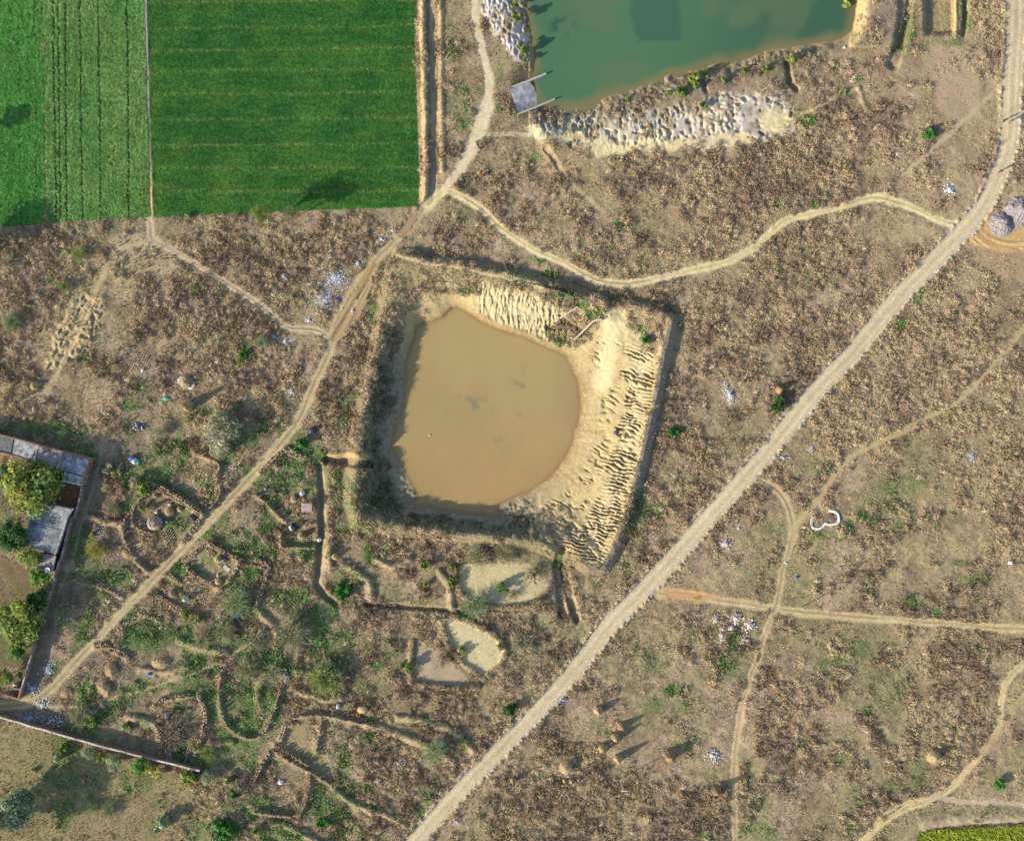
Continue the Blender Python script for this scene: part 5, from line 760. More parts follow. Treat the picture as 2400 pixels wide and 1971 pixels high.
at_, ao = building('small_annexe', 'small annexe with a brown grey roof below the blue grey flat roof', [(96, 1295), (130, 1303), (122, 1339), (80, 1329)], 2.3, [([(96.5, 1297), (129, 1304.5), (121.5, 1337.5), (81.5, 1328)], cem4, .04)], [([(81, 1328.5), (122, 1338.5), (130, 1303.5)], cem), ([(96, 1296), (130, 1303)], brickm)])
dish = empty('satellite_dish', W(114, 1335, 2.35)); tag(dish, 'white round satellite dish on the corner of the small annexe roof', 'satellite dish'); whitem = mat('white_metal', A(240, 240, 240), .5, .4, .05)
mb = MB(); mb.lathe([(.0, .42), (.2, .44), (.38, .52), (.5, .64), (.47, .66), (.35, .55), (.18, .47), (.0, .45)], 14); link('reflector', mb.mesh('reflector', whitem, True), dish); mb = MB(); mb.tube((0, 0, -.02), (0, 0, .44), .04); link('mast', mb.mesh('mast', cem3), dish); mb = MB(); mb.tube((.35, 0, .56), (.05, 0, .95), .015); mb.box((.05, 0, .93), (.1, .1, .1)); link('feed_arm', mb.mesh('feed_arm', cem3), dish)
YW = [(192, 1140), (187, 1164), (182, 1186), (173, 1208), (164, 1219), (157, 1247), (151, 1271), (145, 1301), (137, 1317), (128, 1355), (112, 1406), (100, 1440), (89, 1464), (76, 1498), (77, 1524), (66, 1555), (55, 1595), (50, 1612)]
t = empty('yard_wall', W(*YW[0])); tag(t, 'winding brick yard wall with pale coping beside the narrow footpath', 'wall'); o = tuple(t.location)
link('brickwork', ribbon(YW, .24, 1.75, o=o).mesh('brickwork', brickm), t)
for a, b_ in zip(YW[:-1], YW[1:]):
    mb = ribbon([a, b_], .26, 1.80, base=1.752, o=o); link('coping', mb.mesh('coping', cem), t)
CW = [(102, 1121), (120, 1125), (139, 1128), (150, 1129)]; t = empty('courtyard_wall', W(*CW[0])); tag(t, 'short pinkish courtyard wall ending at the long shed corner', 'wall'); link('brickwork', ribbon(CW, .26, 1.5, o=tuple(t.location)).mesh('brickwork', limem), t)
# long boundary wall with coping stones
n_ = 20; BW = [(-60 + (467 + 60) * i / n_ + (RNG.random() - .5) * 2, 1662 + (1806 - 1662) * (i / n_) ** 1.0 + 6 * math.sin(i / n_ * 3.14) + (RNG.random() - .5) * 1.6) for i in range(n_ + 1)]
t = empty('boundary_wall', W(*BW[0])); tag(t, 'long straight brick boundary wall with a whitish top in the lower left', 'wall'); o = tuple(t.location); link('brickwork', ribbon(BW, .26, 1.9, o=o).mesh('brickwork', brickm), t)
for i, (a, b_) in enumerate(zip(BW[:-1], BW[1:])):
    a2 = (a[0] + (b_[0] - a[0]) * .015, a[1] + (b_[1] - a[1]) * .015); link('coping', ribbon([a2, b_], .32, 1.98 + (i % 3) * .02, base=1.903, o=o).mesh('coping', greylime), t)
# roofless brick room with a tank and two drums
o = W(28, 1620); t = empty('roofless_room', o); tag(t, 'roofless red brick room at the bend of the track', 'building'); mb = MB()
for seg in ([(9, 1628), (42, 1638)], [(43, 1637), (49, 1612)], [(28, 1612), (47, 1616)]): ribbon(seg, .36 if seg[0][0] == 43 else .26, 1.5, o=o, mb=mb)
link('wall', mb.mesh('wall', brickm), t)
t = empty('water_tank', W(40, 1607)); tag(t, 'pale square water tank inside the roofless brick room', 'tank'); mb = MB(); mb.box((0, 0, -.1), (1.0, .95, 1.0), -.2); link('body', mb.mesh('body', concm), t); mb = MB(); mb.box((0, 0, .902), (.84, .8, .1), -.2); link('lid', mb.mesh('lid', mat('cream_plastic', A(226, 220, 200))), t)
for x, y, lb in ((24, 1626, 'left one of two grey drums in the roofless brick room'), (33, 1628.5, 'right one of two grey drums in the roofless brick room')):
    t = empty('water_drum', W(x, y)); tag(t, lb, 'drum', 'drums in the roofless brick room'); mb = MB(); mb.lathe([(.36, -.1), (.38, .3), (.36, .8)], 12); link('body', mb.mesh('body', cem), t); mb = MB(); mb.lathe([(.33, .802), (.33, .85), (.1, .88)], 12); link('lid', mb.mesh('lid', concm), t)
# concrete walls and ramp at the ponds
for pts, lb in (([(1191, 207), (1200, 204), (1240, 189), (1280, 172.5)], 'upper of two thin concrete walls running into the green pond'), ([(1213, 268), (1255, 251.5), (1300, 232.5)], 'lower of two thin concrete walls running into the green pond')):
    t = tag(link('concrete_wall', ribbon(pts, .26, 0, base=-1.2, top=0, tops=[.45 - (i * 1.05) / (len(pts) - 1) for i in range(len(pts))]).mesh('concrete_wall', concm)), lb, 'wall', 'concrete walls of the pond ramp')
mb = MB(); rp = [(1196, 209), (1240, 192), (1252, 205), (1262, 238), (1256, 249), (1214, 265), (1205, 240)]; V = []
for x, y in rp: V.append(W(x, y, .18 - (x - 1200) / 62 * 1.6))
V += [(a, b_, c - .4) for a, b_, c in V]; n_ = 7; mb.add(V, [tuple(range(n_ - 1, -1, -1)), tuple(range(n_, 2 * n_))] + [(i, (i + 1) % n_, n_ + (i + 1) % n_, n_ + i) for i in range(n_)])
tag(link('concrete_ramp', mb.mesh('concrete_ramp', mat('worn_ramp', A(208, 202, 196), .9, .1, .35, 1.6, .4, col2=A(178, 170, 162)))), 'worn grey concrete ramp between two walls at the green pond', 'ramp')
for pts, wd, h, lb in (([(1312, 746), (1333, 732), (1354, 719)], .3, .35, 'short straight concrete wall on the upper slope of the brown pond'), ([(1346, 796), (1362, 781), (1376, 767), (1388, 755), (1398, 750), (1410, 749)], .34, .8, 'bent concrete wall at the spillway of the brown pond')):
    tag(link('concrete_wall', ribbon(pts, wd, h, base=-.8).mesh('concrete_wall', mat('brown_concrete', A(186, 170, 150)))), lb, 'wall', 'concrete walls at the brown pond spillway')

# ------------------------------------------------------------------ dung cake walls and laid out cakes
cakem = mat('dung_cake', A(190, 166, 134), 1, .03, .35, 3, col2=A(160, 136, 110)); cakem2 = mat('old_dung_cake', A(170, 150, 126), 1, .03, .35, 3, col2=A(142, 124, 104))
def disc(mb, c, r, h, tilt, R, n=6):
    ax, ay = R.uniform(-tilt, tilt), R.uniform(-tilt, tilt); a0 = R.uniform(0, 1); V = []
    for z, k in ((0, 1.0), (h, .82)):
        for i in range(n):
            t = 6.283 * (i / n + a0); x, y = r * k * math.cos(t), r * k * math.sin(t); V.append((c[0] + x, c[1] + y, c[2] + z + x * ax + y * ay))
    mb.add(V, [tuple(range(n, 2 * n))] + [(i, (i + 1) % n, n + (i + 1) % n, n + i) for i in range(n)])
def cake_wall(pts, label, rows=2, lev=4, m=None, r=.185):
    pts = smooth_line(pts, 5); o = W(*pts[0]); t = empty('dung_cake_wall', o); tag(t, label, 'dung cake wall', 'walls of stacked dung cakes'); mb = MB(); R = random.Random(int(pts[0][0])); acc = 0; sp = .40 / S
    P = [pts[0]]
    for (x0, y0), (x1, y1) in zip(pts[:-1], pts[1:]):
        d = math.hypot(x1 - x0, y1 - y0); s_ = sp - acc
        while s_ < d: P.append((x0 + (x1 - x0) * s_ / d, y0 + (y1 - y0) * s_ / d)); s_ += sp
        acc = d - (s_ - sp)
    for i, (x, y) in enumerate(P):
        a = P[max(i - 1, 0)]; b_ = P[min(i + 1, len(P) - 1)]; dx, dy = b_[0] - a[0], b_[1] - a[1]; l_ = math.hypot(dx, dy) + 1e-6
        if R.random() < .07: continue
        for k in range(rows):
            if rows > 1 and R.random() < .1: continue
            e = (k - (rows - 1) / 2) * .37 / S; xx = x - dy / l_ * e + R.uniform(-1.2, 1.2); yy = y + dx / l_ * e + R.uniform(-1.2, 1.2); p = W(xx, yy); L_ = lev - (R.random() < .4) - (R.random() < .25) - 2 * (R.random() < .1)
            for j in range(max(L_, 1)): disc(mb, (p[0] - o[0] + R.uniform(-.03, .03), p[1] - o[1] + R.uniform(-.03, .03), p[2] - o[2] - .06 + j * .19), r * R.uniform(.9, 1.12), .2, .16, R)
    c = link('cakes', mb.mesh('cakes', m or cakem), t); c['kind'] = 'stuff'; return t
for a in DCW:
    cake_wall(*a[:4], m=cakem2 if len(a) > 4 else cakem)
def cakes_flat(poly_, label, sp=4.6, ang=0.5, lev=1, name='laid_dung_cakes'):
    c = (sum(p[0] for p in poly_) / len(poly_), sum(p[1] for p in poly_) / len(poly_)); o = W(*c); mb = MB(); R = random.Random(int(c[0])); ca, sa = math.cos(ang), math.sin(ang); n_ = 24
    gx, gy = np.meshgrid(np.arange(-n_, n_ + 1) * sp, np.arange(-n_, n_ + 1) * sp); X = (c[0] + gx * ca - gy * sa).ravel(); Y = (c[1] + gx * sa + gy * ca).ravel(); X += RNG.uniform(-.7, .7, len(X)); Y += RNG.uniform(-.7, .7, len(X)); k = inside(X, Y, poly_)
    for x, y in zip(X[k], Y[k]):
        p = W(float(x), float(y))
        for j in range(lev): disc(mb, (p[0] - o[0], p[1] - o[1], p[2] - o[2] - .03 + j * .15), .15 * R.uniform(.85, 1.15), .17, .35, R)
    t = empty(name, o); tag(t, label, 'dung cakes', 'dung cakes laid out to dry'); q = link('cakes', mb.mesh('cakes', cakem), t); q['kind'] = 'stuff'; return t
for a in (([(444, 1345), (465, 1346), (492, 1372), (488, 1382), (468, 1372), (450, 1360)], 'dung cakes drying in rows below the shaded wall', 4.6, .5), ([(468, 1378), (488, 1382), (484, 1410), (470, 1414), (460, 1402)], 'dense block of dung cakes drying right of the white green dome', 4.2, .25), ([(426, 1378), (440, 1378), (442, 1390), (428, 1388)], 'small dark batch of dung cakes above the white green dome', 4.2, .4), ([(484, 1287), (496, 1284), (506, 1298), (498, 1306), (486, 1300)], 'small heap of dung cakes inside the small grey tarp yard', 4, .6, 2), ([(405, 1402), (425, 1404), (424, 1418), (408, 1412)], 'dung cakes drying left of the white green dome', 4.4, .5), ([(440, 1100), (500, 1092), (506, 1110), (480, 1130), (450, 1125)], 'loose dung cakes spread below the large grey tree', 6.5, .3), ([(690, 1255), (735, 1252), (728, 1272), (690, 1270)], 'dark dung cakes spread inside the L shaped wall', 4.4, .02), ([(800, 1250), (840, 1250), (846, 1270), (806, 1278), (786, 1265)], 'reddish dung cakes spread right of the straight ditch', 5, .3), ([(618, 1150), (640, 1158), (650, 1180), (630, 1172)], 'dung cakes drying beside the track left of the white heap', 4.4, .7), ([(655, 1055), (665, 1050), (690, 1070), (660, 1082), (648, 1072)], 'dung cakes drying inside the track side corner wall', 4.4, .5), ([(720, 975), (760, 970), (790, 985), (800, 1000), (760, 1008), (705, 1010), (705, 990)], 'dung cakes and straw spread round the black tarp heap', 5.2, .3), ([(375, 1250), (400, 1235), (412, 1262), (405, 1285), (380, 1275)], 'loose dung cakes below the tarp hut', 5, .6, 2), ([(300, 855), (330, 820), (355, 840), (350, 870), (310, 870)], 'old dung cakes in an arch at the top of the weedy plot', 5.5, .5), ([(1908, 1216), (1925, 1212), (1945, 1204), (1958, 1208), (1960, 1220), (1935, 1222), (1920, 1232), (1908, 1230)], 'dung cakes drying inside the white plastic rim', 4.2, .6, 2), ([(1588, 1688), (1612, 1686), (1622, 1710), (1600, 1718)], 'reddish dung cakes on the grass near the two track lane', 4.6, .3)): cakes_flat(*a)
# ------------------------------------------------------------------ sheaf stacks and heaps
strawm = mat('straw', A(202, 178, 134), 1, .03, .3, 8); straw2 = mat('brown_straw', A(170, 144, 112), 1, .03, .3, 8); stalkm = mat('maize_stalk', A(178, 146, 102), 1, .03, .25, 8)
def sheaf(x, y, r, h, label, m=None, group='stooks of dry stalks', cat='stook', name='stalk_stook', n=90, flat=.06):
    rm = r * S; R = random.Random(int(x + y)); t = empty(name, W(x, y), R.uniform(0, 6)); tag(t, label, cat, group)
    mb = MB(); mb.lathe([(rm * .86, -.1), (rm * .62, h * .4), (rm * .3, h * .78), (rm * flat, h * .96)], 9, jit=.1, seed=int(x)); link('core', mb.mesh('core', stalkm), t)
    mb = MB()
    for i in range(n):
        a = R.uniform(0, 6.283); r0 = rm * R.uniform(.9, 1.25); tw = R.uniform(-.25, .25); hh = h * R.uniform(.8, 1.18); rt = rm * R.uniform(.02, .3); b0 = Vector((r0 * math.cos(a), r0 * math.sin(a), -.05)); tp = Vector((rt * math.cos(a + tw + 2.6 * (R.random() < .3)), rt * math.sin(a + tw), hh)); md = (b0 + tp) / 2 + Vector((math.cos(a), math.sin(a), 0)) * rm * .10; sd = Vector((-math.sin(a), math.cos(a), 0)) * .05
        mb.add([b0 - sd, b0 + sd, md + sd, md - sd, tp], [(0, 1, 2, 3), (3, 2, 4)])
    c = link('stalks', mb.mesh('stalks', m or strawm), t); c['kind'] = 'stuff'; return t
for a in ((1403, 1664, 11, 2.3, 'pale stook of stalks, topmost of the group right of the gravel road'), (1459, 1701, 10, 2.2, 'brown stook of stalks, rightmost of the trio above the leaning group', straw2), (1443, 1727, 10, 2.4, 'stook of stalks with dark gaps just below the brown one'), (1412, 1752, 11, 2.1, 'very pale bristly stook of stalks, lower left of the group'), (1448, 1776, 10, 3.0, 'pale stook with the longest shadow in the group'), (1570, 1769, 16, 2.8, 'wide golden brown stook with broken top crossed by the pole shadow', straw2), (1678, 1851, 12, 2.7, 'golden stook standing alone left of the two track lane', straw2), (1203, 1827, 7, 1.8, 'small stook close to the right edge of the gravel road'), (1324, 1828, 6, 1.1, 'left of three tiny stooks below the broad straw rick'), (1340, 1830, 6, 1.3, 'middle of three tiny stooks below the broad straw rick'), (1356, 1824, 5, 1.3, 'right of three tiny stooks below the broad straw rick'), (1827, 913, 10, 2.0, 'golden stook left of the gravel road above the green bush', straw2), (443, 952, 13, 3.8, 'tall pale stook with a very long shadow above the grey tree'), (357, 1190, 6, 1.9, 'small thin stook inside the dung cake yard'), (83, 905, 12, 1.2, 'spread pale straw clump at the foot of the clay humps'), (1200, 870, 0, 0, '')):
    if a[2]: sheaf(*a)
strawb = mat('packed_straw', A(166, 146, 112), 1, .03, .35, 6, .4)
def rick(x, y, r, h, label, m=strawm, name='straw_rick', cat='straw rick', fl=.55, group=None, jit=.12, sx=1.0):
    rm = r * S; R = random.Random(int(x)); t = empty(name, W(x, y), R.uniform(0, 6)); tag(t, label, cat, group); mb = MB(); mb.lathe([(rm, -.1), (rm * .86, h * .25), (rm * .68, h * .5), (rm * .46, h * .76), (rm * fl * .4, h * .94), (.05, h)], 13, jit=jit, seed=int(y), sx=sx); link('body', mb.mesh('body', strawb if m is strawm else m), t); mb = MB()
    for i in range(260):
        a = R.uniform(0, 6.283); k = R.uniform(.1, 1.0); rr = rm * (1.12 - .98 * k); b0 = Vector((rr * math.cos(a), rr * math.sin(a), h * k * .95)); b0.x *= sx; d = Vector((math.cos(a) * .8 + R.uniform(-.4, .4), math.sin(a) * .8 + R.uniform(-.4, .4), R.uniform(-.9, .1))) * rm * .42; sd = d.cross(Vector((0, 0, 1))).normalized() * .05; mb.add([b0 - sd, b0 + sd, b0 + d + Vector((0, 0, .08))], [(0, 1, 2)])
    c = link('loose_straw', mb.mesh('loose_straw', m), t); c['kind'] = 'stuff'; return t
rick(1326, 1796, 18, 1.9, 'broad flat topped straw rick with straw scattered round it'); rick(397, 1199, 12, 1.5, 'round golden straw rick inside the dung cake yard'); rick(422, 1193, 7, 1.0, 'small straw heap right of the round golden rick'); rick(707, 1256, 8, 1.9, 'straw heap with a deep shadow inside the L shaped wall'); rick(297, 1297, 10, .9, 'pale oblong straw bale on the grey dung cake wall'); rick(533, 1137, 9, .7, 'low whitish straw heap beside the track'); rick(366, 1161, 7, 1.2, 'small dark straw heap near the double dung cake wall', straw2); rick(689, 1170, 8, 1.3, 'pale straw heap left of the torn white sheet'); rick(513, 1363, 10, 1.3, 'smooth clay coloured heap at the corner of two walls', claym); rick(785, 1303, 9, 1.4, 'pale straw heap right of the straight ditch'); rick(512, 1310, 9, 1.6, 'straw heap half covered by the small grey tarp'); rick(405, 1390, 10, 1.5, 'straw heap left of the dark batch of dung cakes', straw2); rick(262, 1572, 15, .9, 'brown dung heap left of the blue bag', straw2, jit=.3, sx=1.4); rick(246, 1612, 17, 1.0, 'long dung heap above the weedy footpath', straw2, jit=.3, sx=1.5); rick(155, 1622, 12, .7, 'low yellow earth heap beside the track near the long wall', straw2, jit=.3, sx=1.3); rick(378, 1553, 15, 1.0, 'golden straw heap above the blue bag', strawm, jit=.28, sx=1.5)
t = rick(2186, 1771, 17, 2.2, 'pale round straw rick tied with rope in the south eastern grass'); ropem = mat('rope', A(150, 130, 104))
for k in range(6):
    a = k * math.pi / 3; rm = 17 * S; prev = None; mb = MB()
    for j in range(6):
        q = j / 5; p = (rm * (1.08 - .98 * q) * math.cos(a), rm * (1.08 - .98 * q) * math.sin(a), .1 + 2.12 * q)
        if prev: mb.tube(prev, p, .03, n=4)
        prev = p
    link('rope', mb.mesh('rope', ropem), t)
# tarpaulins, plastic rims, huts
def cloth(name, pts, h, m, label, cat, seed, zadd=0.0, wr=.12):
    R = random.Random(seed); n_ = len(pts); c = (sum(p[0] for p in pts) / n_, sum(p[1] for p in pts) / n_); o = W(*c); z0 = max(float(zat(x, y)) for x, y in pts) - o[2] + zadd; rings = [(1.0, .0), (.86, .45), (.6, .8), (.3, .96)]; V = []; mb = MB(); k = 4 * n_
    P = []
    for i in range(n_):
        x0, y0 = pts[i]; x1, y1 = pts[(i + 1) % n_]
        for j in range(4): P.append((x0 + (x1 - x0) * j / 4, y0 + (y1 - y0) * j / 4))
    for s_, zz in rings:
        for x, y in P: q = W(c[0] + (x - c[0]) * s_ + R.uniform(-.5, .5), c[1] + (y - c[1]) * s_ + R.uniform(-.5, .5), o[2]); V.append((q[0] - o[0], q[1] - o[1], z0 + h * zz + R.uniform(-wr, wr) * h * .7))
    V.append((0, 0, z0 + h)); F = [(a * k + i, a * k + (i + 1) % k, (a + 1) * k + (i + 1) % k, (a + 1) * k + i) for a in range(3) for i in range(k)] + [(3 * k + i, 3 * k + (i + 1) % k, 4 * k) for i in range(k)]
    V += [(v[0], v[1], -.3) for v in V[:k]]; b_ = 4 * k + 1; F += [(b_ + i, b_ + (i + 1) % k, (i + 1) % k, i) for i in range(k)]; F = [tuple(reversed(f)) for f in F]
    mb.add(V, F); return tag(link(name, mb.mesh(name, m), None, o), label, cat)
pm = lambda nm, c, c2=None: mat(nm, c, .55, .35, .12, 1.5, col2=c2)
wht = pm('white_plastic', A(232, 230, 226)); blu = pm('blue_plastic', A(70, 120, 190), A(110, 150, 205)); grn = pm('green_plastic', A(90, 190, 160)); gry = pm('grey_tarpaulin', A(150, 148, 146), A(118, 120, 128)); blk = pm('black_plastic', A(62, 62, 70), A(84, 86, 96)); pur = pm('purple_sheet', A(104, 88, 170)); tea = pm('teal_plastic', A(96, 170, 150), A(140, 190, 170)); brn = pm('brown_sacking', A(170, 150, 126), A(140, 122, 104))
cloth('tarpaulin', [(301, 1075), (308, 1067), (316, 1066), (319, 1078), (306, 1084)], 1.0, blu, 'blue tarpaulin on the left of the rubbish mound right of the long shed', 'tarpaulin', 1); cloth('plastic_sheet', [(306, 1082), (317, 1072), (324, 1078), (318, 1090)], .9, wht, 'white plastic sheet between the blue and green tarpaulins', 'plastic sheet', 2); cloth('tarpaulin', [(318, 1084), (324, 1076), (330, 1084), (326, 1093)], .6, grn, 'green tarpaulin on the right of the rubbish mound right of the long shed', 'tarpaulin', 3)
t = empty('storage_hut', W(366, 1225)); tag(t, 'dome shaped straw and tarp storage hut inside the dung cake yard', 'hut'); mb = MB(); mb.lathe([(1.35, -.2), (1.4, .6), (1.2, 1.2), (.8, 1.75), (.35, 2.1)], 9, jit=.16, seed=3); link('thatch', mb.mesh('thatch', brn), t)
mb = MB(); V = []; 
for j in range(5):
    for i in range(7): a = 2.3 + i * .32; q = j / 4; rr = 1.62 - .95 * q ** 1.4; V.append((rr * math.cos(a), rr * math.sin(a), .4 + 1.6 * q + .06 * ((i + j) % 2)))
mb.add(V, [(j * 7 + i, j * 7 + i + 1, (j + 1) * 7 + i + 1, (j + 1) * 7 + i) for j in range(4) for i in range(6)]); link('tarp_cover', mb.mesh('tarp_cover', gry), t)
mb = MB()
for i in range(5): a = -1.9 + i * .22; mb.tube((1.7 * math.cos(a), 1.7 * math.sin(a), -.1), (.3 * math.cos(a), .3 * math.sin(a), 2.45), .06, n=5)
link('roof_poles', mb.mesh('roof_poles', strawm), t)
cloth('plastic_sheet', [(363, 1202), (367, 1195), (371, 1198), (370, 1205)], .5, wht, 'bluish white plastic sheet just above the storage hut', 'plastic sheet', 4); cloth('plastic_sheet', [(386, 1222), (392, 1219), (394, 1226), (388, 1227)], .4, wht, 'small white sheet at the right side of the storage hut', 'plastic sheet', 5); cloth('tarpaulin', [(444, 1208), (451, 1204), (462, 1208), (458, 1220), (448, 1221)], 1.0, blk, 'dark tarp heap inside the corner of the dung cake yard', 'tarpaulin', 6); cloth('plastic_sheet', [(392, 1181), (400, 1178), (404, 1184), (396, 1187)], .6, wht, 'white sheet above the round golden rick', 'plastic sheet', 7)
cloth('plastic_dome', [(428, 1405), (432, 1398), (440, 1397), (445, 1402), (443, 1408), (434, 1411)], 1.6, pm('white_green_plastic', A(226, 230, 224), A(90, 200, 170)), 'white and green plastic covered dome in the dung cake yard', 'plastic sheet', 8); cloth('tarpaulin', [(517, 1310), (524, 1306), (532, 1309), (530, 1318), (521, 1318)], .9, gry, 'small grey tarp over a straw heap in the walled yard', 'tarpaulin', 9); tag(link('concrete_slab', (lambda mb: (mb.box((0, 0, -.1), (1.3, .8, .2), -.6), mb.mesh('concrete_slab', concm))[1])(MB()), None, W(531, 1332)), 'flat grey slab on the ground beside the small grey tarp', 'slab')
cloth('plastic_sheet', [(508, 1345), (512, 1343), (514, 1350), (509, 1353)], .5, wht, 'small white sheet above the smooth clay coloured heap', 'plastic sheet', 10); cloth('tarpaulin', [(548, 1440), (554, 1434), (561, 1438), (566, 1444), (556, 1448)], .5, blu, 'crumpled blue tarpaulin on green weeds beside a dung cake wall', 'tarpaulin', 11)
cloth('tarpaulin', [(722, 1012), (726, 1003), (738, 1000), (744, 1006), (738, 1016), (726, 1020)], 1.1, blk, 'black tarp heap among dung cakes right of the track', 'tarpaulin', 12); cloth('plastic_sheet', [(701, 1158), (706, 1150), (714, 1150), (715, 1157), (710, 1165), (704, 1162)], .8, wht, 'torn white sheet beside the sheet roofed hut', 'plastic sheet', 13); cloth('tarpaulin', [(616, 1144), (622, 1140), (629, 1145), (624, 1151)], .5, gry, 'grey tarp heap left of the torn white sheet', 'tarpaulin', 14)
cloth('tarpaulin', [(676, 1232), (684, 1227), (690, 1240), (686, 1246), (679, 1240)], 1.2, wht, 'pale sheet on the left of the grey stack', 'tarpaulin', 15); cloth('tarpaulin', [(685, 1228), (694, 1228), (697, 1238), (690, 1246)], 1.2, blk, 'dark sheet on the right of the grey stack', 'tarpaulin', 16)
t = empty('sheet_roofed_hut', W(722, 1188)); tag(t, 'small hut with a reddish grey corrugated sheet roof beside the straight ditch', 'hut'); mb = MB()
for x, y in ((-.85, -.6), (.85, -.6), (.85, .6), (-.85, .6)): mb.tube((x, y, -.2), (x, y, 1.3), .05)
link('posts', mb.mesh('posts', barkm), t); sheetm = mat('rusty_sheet', A(176, 160, 156), .6, .3, .2, 2, metal=.1, col2=A(150, 122, 114))
for k in range(2):
    mb = MB(); V = []; n_ = 17
    for i in range(n_): x = -1.0 + 1.0 * k + i / (n_ - 1) * .98; z = 1.34 + .03 * (i % 2) + .012 * k; V += [(x, -.78, z - .06), (x, .78, z + .12)]
    mb.add(V, [(2 * i, 2 * i + 2, 2 * i + 3, 2 * i + 1) for i in range(n_ - 1)]); link('roof_sheet', mb.mesh('roof_sheet', sheetm), t)
mb = MB(); mb.tube((-1.05, -.8, 1.36), (1.1, -.82, 1.36), .05); link('eave_pole', mb.mesh('eave_pole', concm), t)
def rim(pts, wd, h, m, label, name='plastic_sheet', closed=False):
    pts = smooth_line(pts + ([pts[0]] if closed else []), 4); o = W(*pts[0]); mb = MB(); R = random.Random(9); V = []; n_ = len(pts)
    for i, (x, y) in enumerate(pts):
        a = pts[max(i - 1, 0)]; b_ = pts[min(i + 1, n_ - 1)]; dx, dy = b_[0] - a[0], b_[1] - a[1]; l_ = math.hypot(dx, dy) + 1e-6; z = float(zat(x, y)); ww = wd * R.uniform(.8, 1.2)
        for e, zz in ((-.5, -.05), (-.25, h), (.2, h * .9), (.5, -.05)): q = W(x - dy / l_ * ww * e / S, y + dx / l_ * ww * e / S, z + zz + R.uniform(-.04, .04)); V.append((q[0] - o[0], q[1] - o[1], q[2] - o[2]))
    mb.add(V, [(4 * i + j, 4 * i + j + 1, 4 * i + j + 5, 4 * i + j + 4) for i in range(n_ - 1) for j in range(3)]); return tag(link(name, mb.mesh(name, m), None, o), label, 'plastic sheet')
rim([(1941, 1196), (1956, 1199), (1964, 1207), (1966, 1216), (1965, 1224), (1955, 1228), (1941, 1229), (1935, 1227), (1926, 1236), (1914, 1239), (1905, 1236), (1902, 1229), (1903, 1220), (1908, 1211)], .62, .32, wht, 'white plastic sheet laid as a heart shaped rim round drying dung cakes')
rim([(426, 885), (419, 890), (420, 899), (430, 902), (440, 906), (448, 910), (454, 902), (452, 894)], .7, .3, pm('grey_white_plastic', A(214, 214, 220)), 'greyish white plastic rim round a straw cone'); rick(436, 896, 15, 1.7, 'smooth straw cone inside the greyish white plastic rim', strawm, fl=.4)
cloth('tarpaulin', [(378, 936), (384, 928), (394, 929), (398, 936), (388, 942)], .4, tea, 'larger teal plastic sheet in the scrub left of the tall stook', 'tarpaulin', 17); cloth('tarpaulin', [(373, 940), (379, 937), (382, 944), (376, 948)], .3, tea, 'smaller teal plastic scrap left of the larger teal sheet', 'tarpaulin', 18)
cloth('tarpaulin', [(785, 698), (793, 697), (800, 704), (797, 711), (788, 705)], .35, pur, 'purple sheet at the edge of the big rubbish heap by the track', 'tarpaulin', 19); cloth('plastic_sheet', [(330, 866), (336, 863), (339, 869), (333, 874)], .4, wht, 'white plastic scrap in the dung cake arch', 'plastic sheet', 20); cloth('plastic_sheet', [(384, 1676), (390, 1667), (400, 1668), (400, 1678), (392, 1686)], .9, gry, 'dark and white sheet over the heap in the dung cake enclosure', 'plastic sheet', 21); cloth('plastic_sheet', [(386, 1692), (394, 1688), (398, 1695), (390, 1699)], .3, wht, 'small white square sheet below the heap in the dung cake enclosure', 'plastic sheet', 22); cloth('bag', [(345, 1577), (352, 1574), (357, 1580), (350, 1584)], .45, blu, 'blue and white bag left of a golden straw heap', 'bag', 23)
cloth('plastic_sheet', [(788, 1652), (792, 1647), (797, 1652), (795, 1660), (789, 1660)], .6, wht, 'white sheet standing above the reddish dung cake wall', 'plastic sheet', 24); cloth('plastic_sheet', [(650, 1832), (656, 1826), (666, 1828), (664, 1838), (654, 1838)], .6, wht, 'white crumpled sheet in the yard below the double wall', 'plastic sheet', 25); cloth('bag', [(1862, 1353), (1866, 1349), (1870, 1353), (1866, 1358)], .5, blu, 'small dark blue bag right of the two track fork', 'bag', 26); cloth('plastic_sheet', [(742, 1262), (750, 1258), (757, 1264), (748, 1270)], .4, wht, 'white plastic scraps lying across the straight ditch', 'plastic sheet', 27); cloth('plastic_sheet', [(1975, 112), (1980, 108), (1982, 114), (1976, 116)], .1, wht, 'tiny white scrap on the bank at the right end of the green pond', 'plastic sheet', 28)
t = empty('clay_oven', W(850, 1661)); tag(t, 'pale clay mound with a round orange oven above the reddish wall', 'oven'); mb = MB(); mb.lathe([(1.0, -.2), (.95, .5), (.7, .9), (.3, 1.05)], 12, jit=.06, seed=2, sy=.8); link('mound', mb.mesh('mound', claym), t); mb = MB(); mb.lathe([(.42, -.2), (.45, .35), (.36, .6), (.22, .62), (.2, .3)], 10, c=(-.75, -1.0, 0)); link('oven_pot', mb.mesh('oven_pot', mat('fired_clay', A(176, 112, 66))), t)
t = empty('feed_box', W(646, 1899)); tag(t, 'small pale blue box in the shadow of a wall near the bottom', 'box'); mb = MB(); mb.box((0, 0, -.05), (.75, .55, .5), .05); link('body', mb.mesh('body', pm('pale_blue', A(180, 205, 205))), t); mb = MB(); mb.box((-.17, 0, .452), (.26, .4, .03), .05); mb.box((.17, 0, .452), (.26, .4, .03), .05); link('lids', mb.mesh('lids', blk), t)

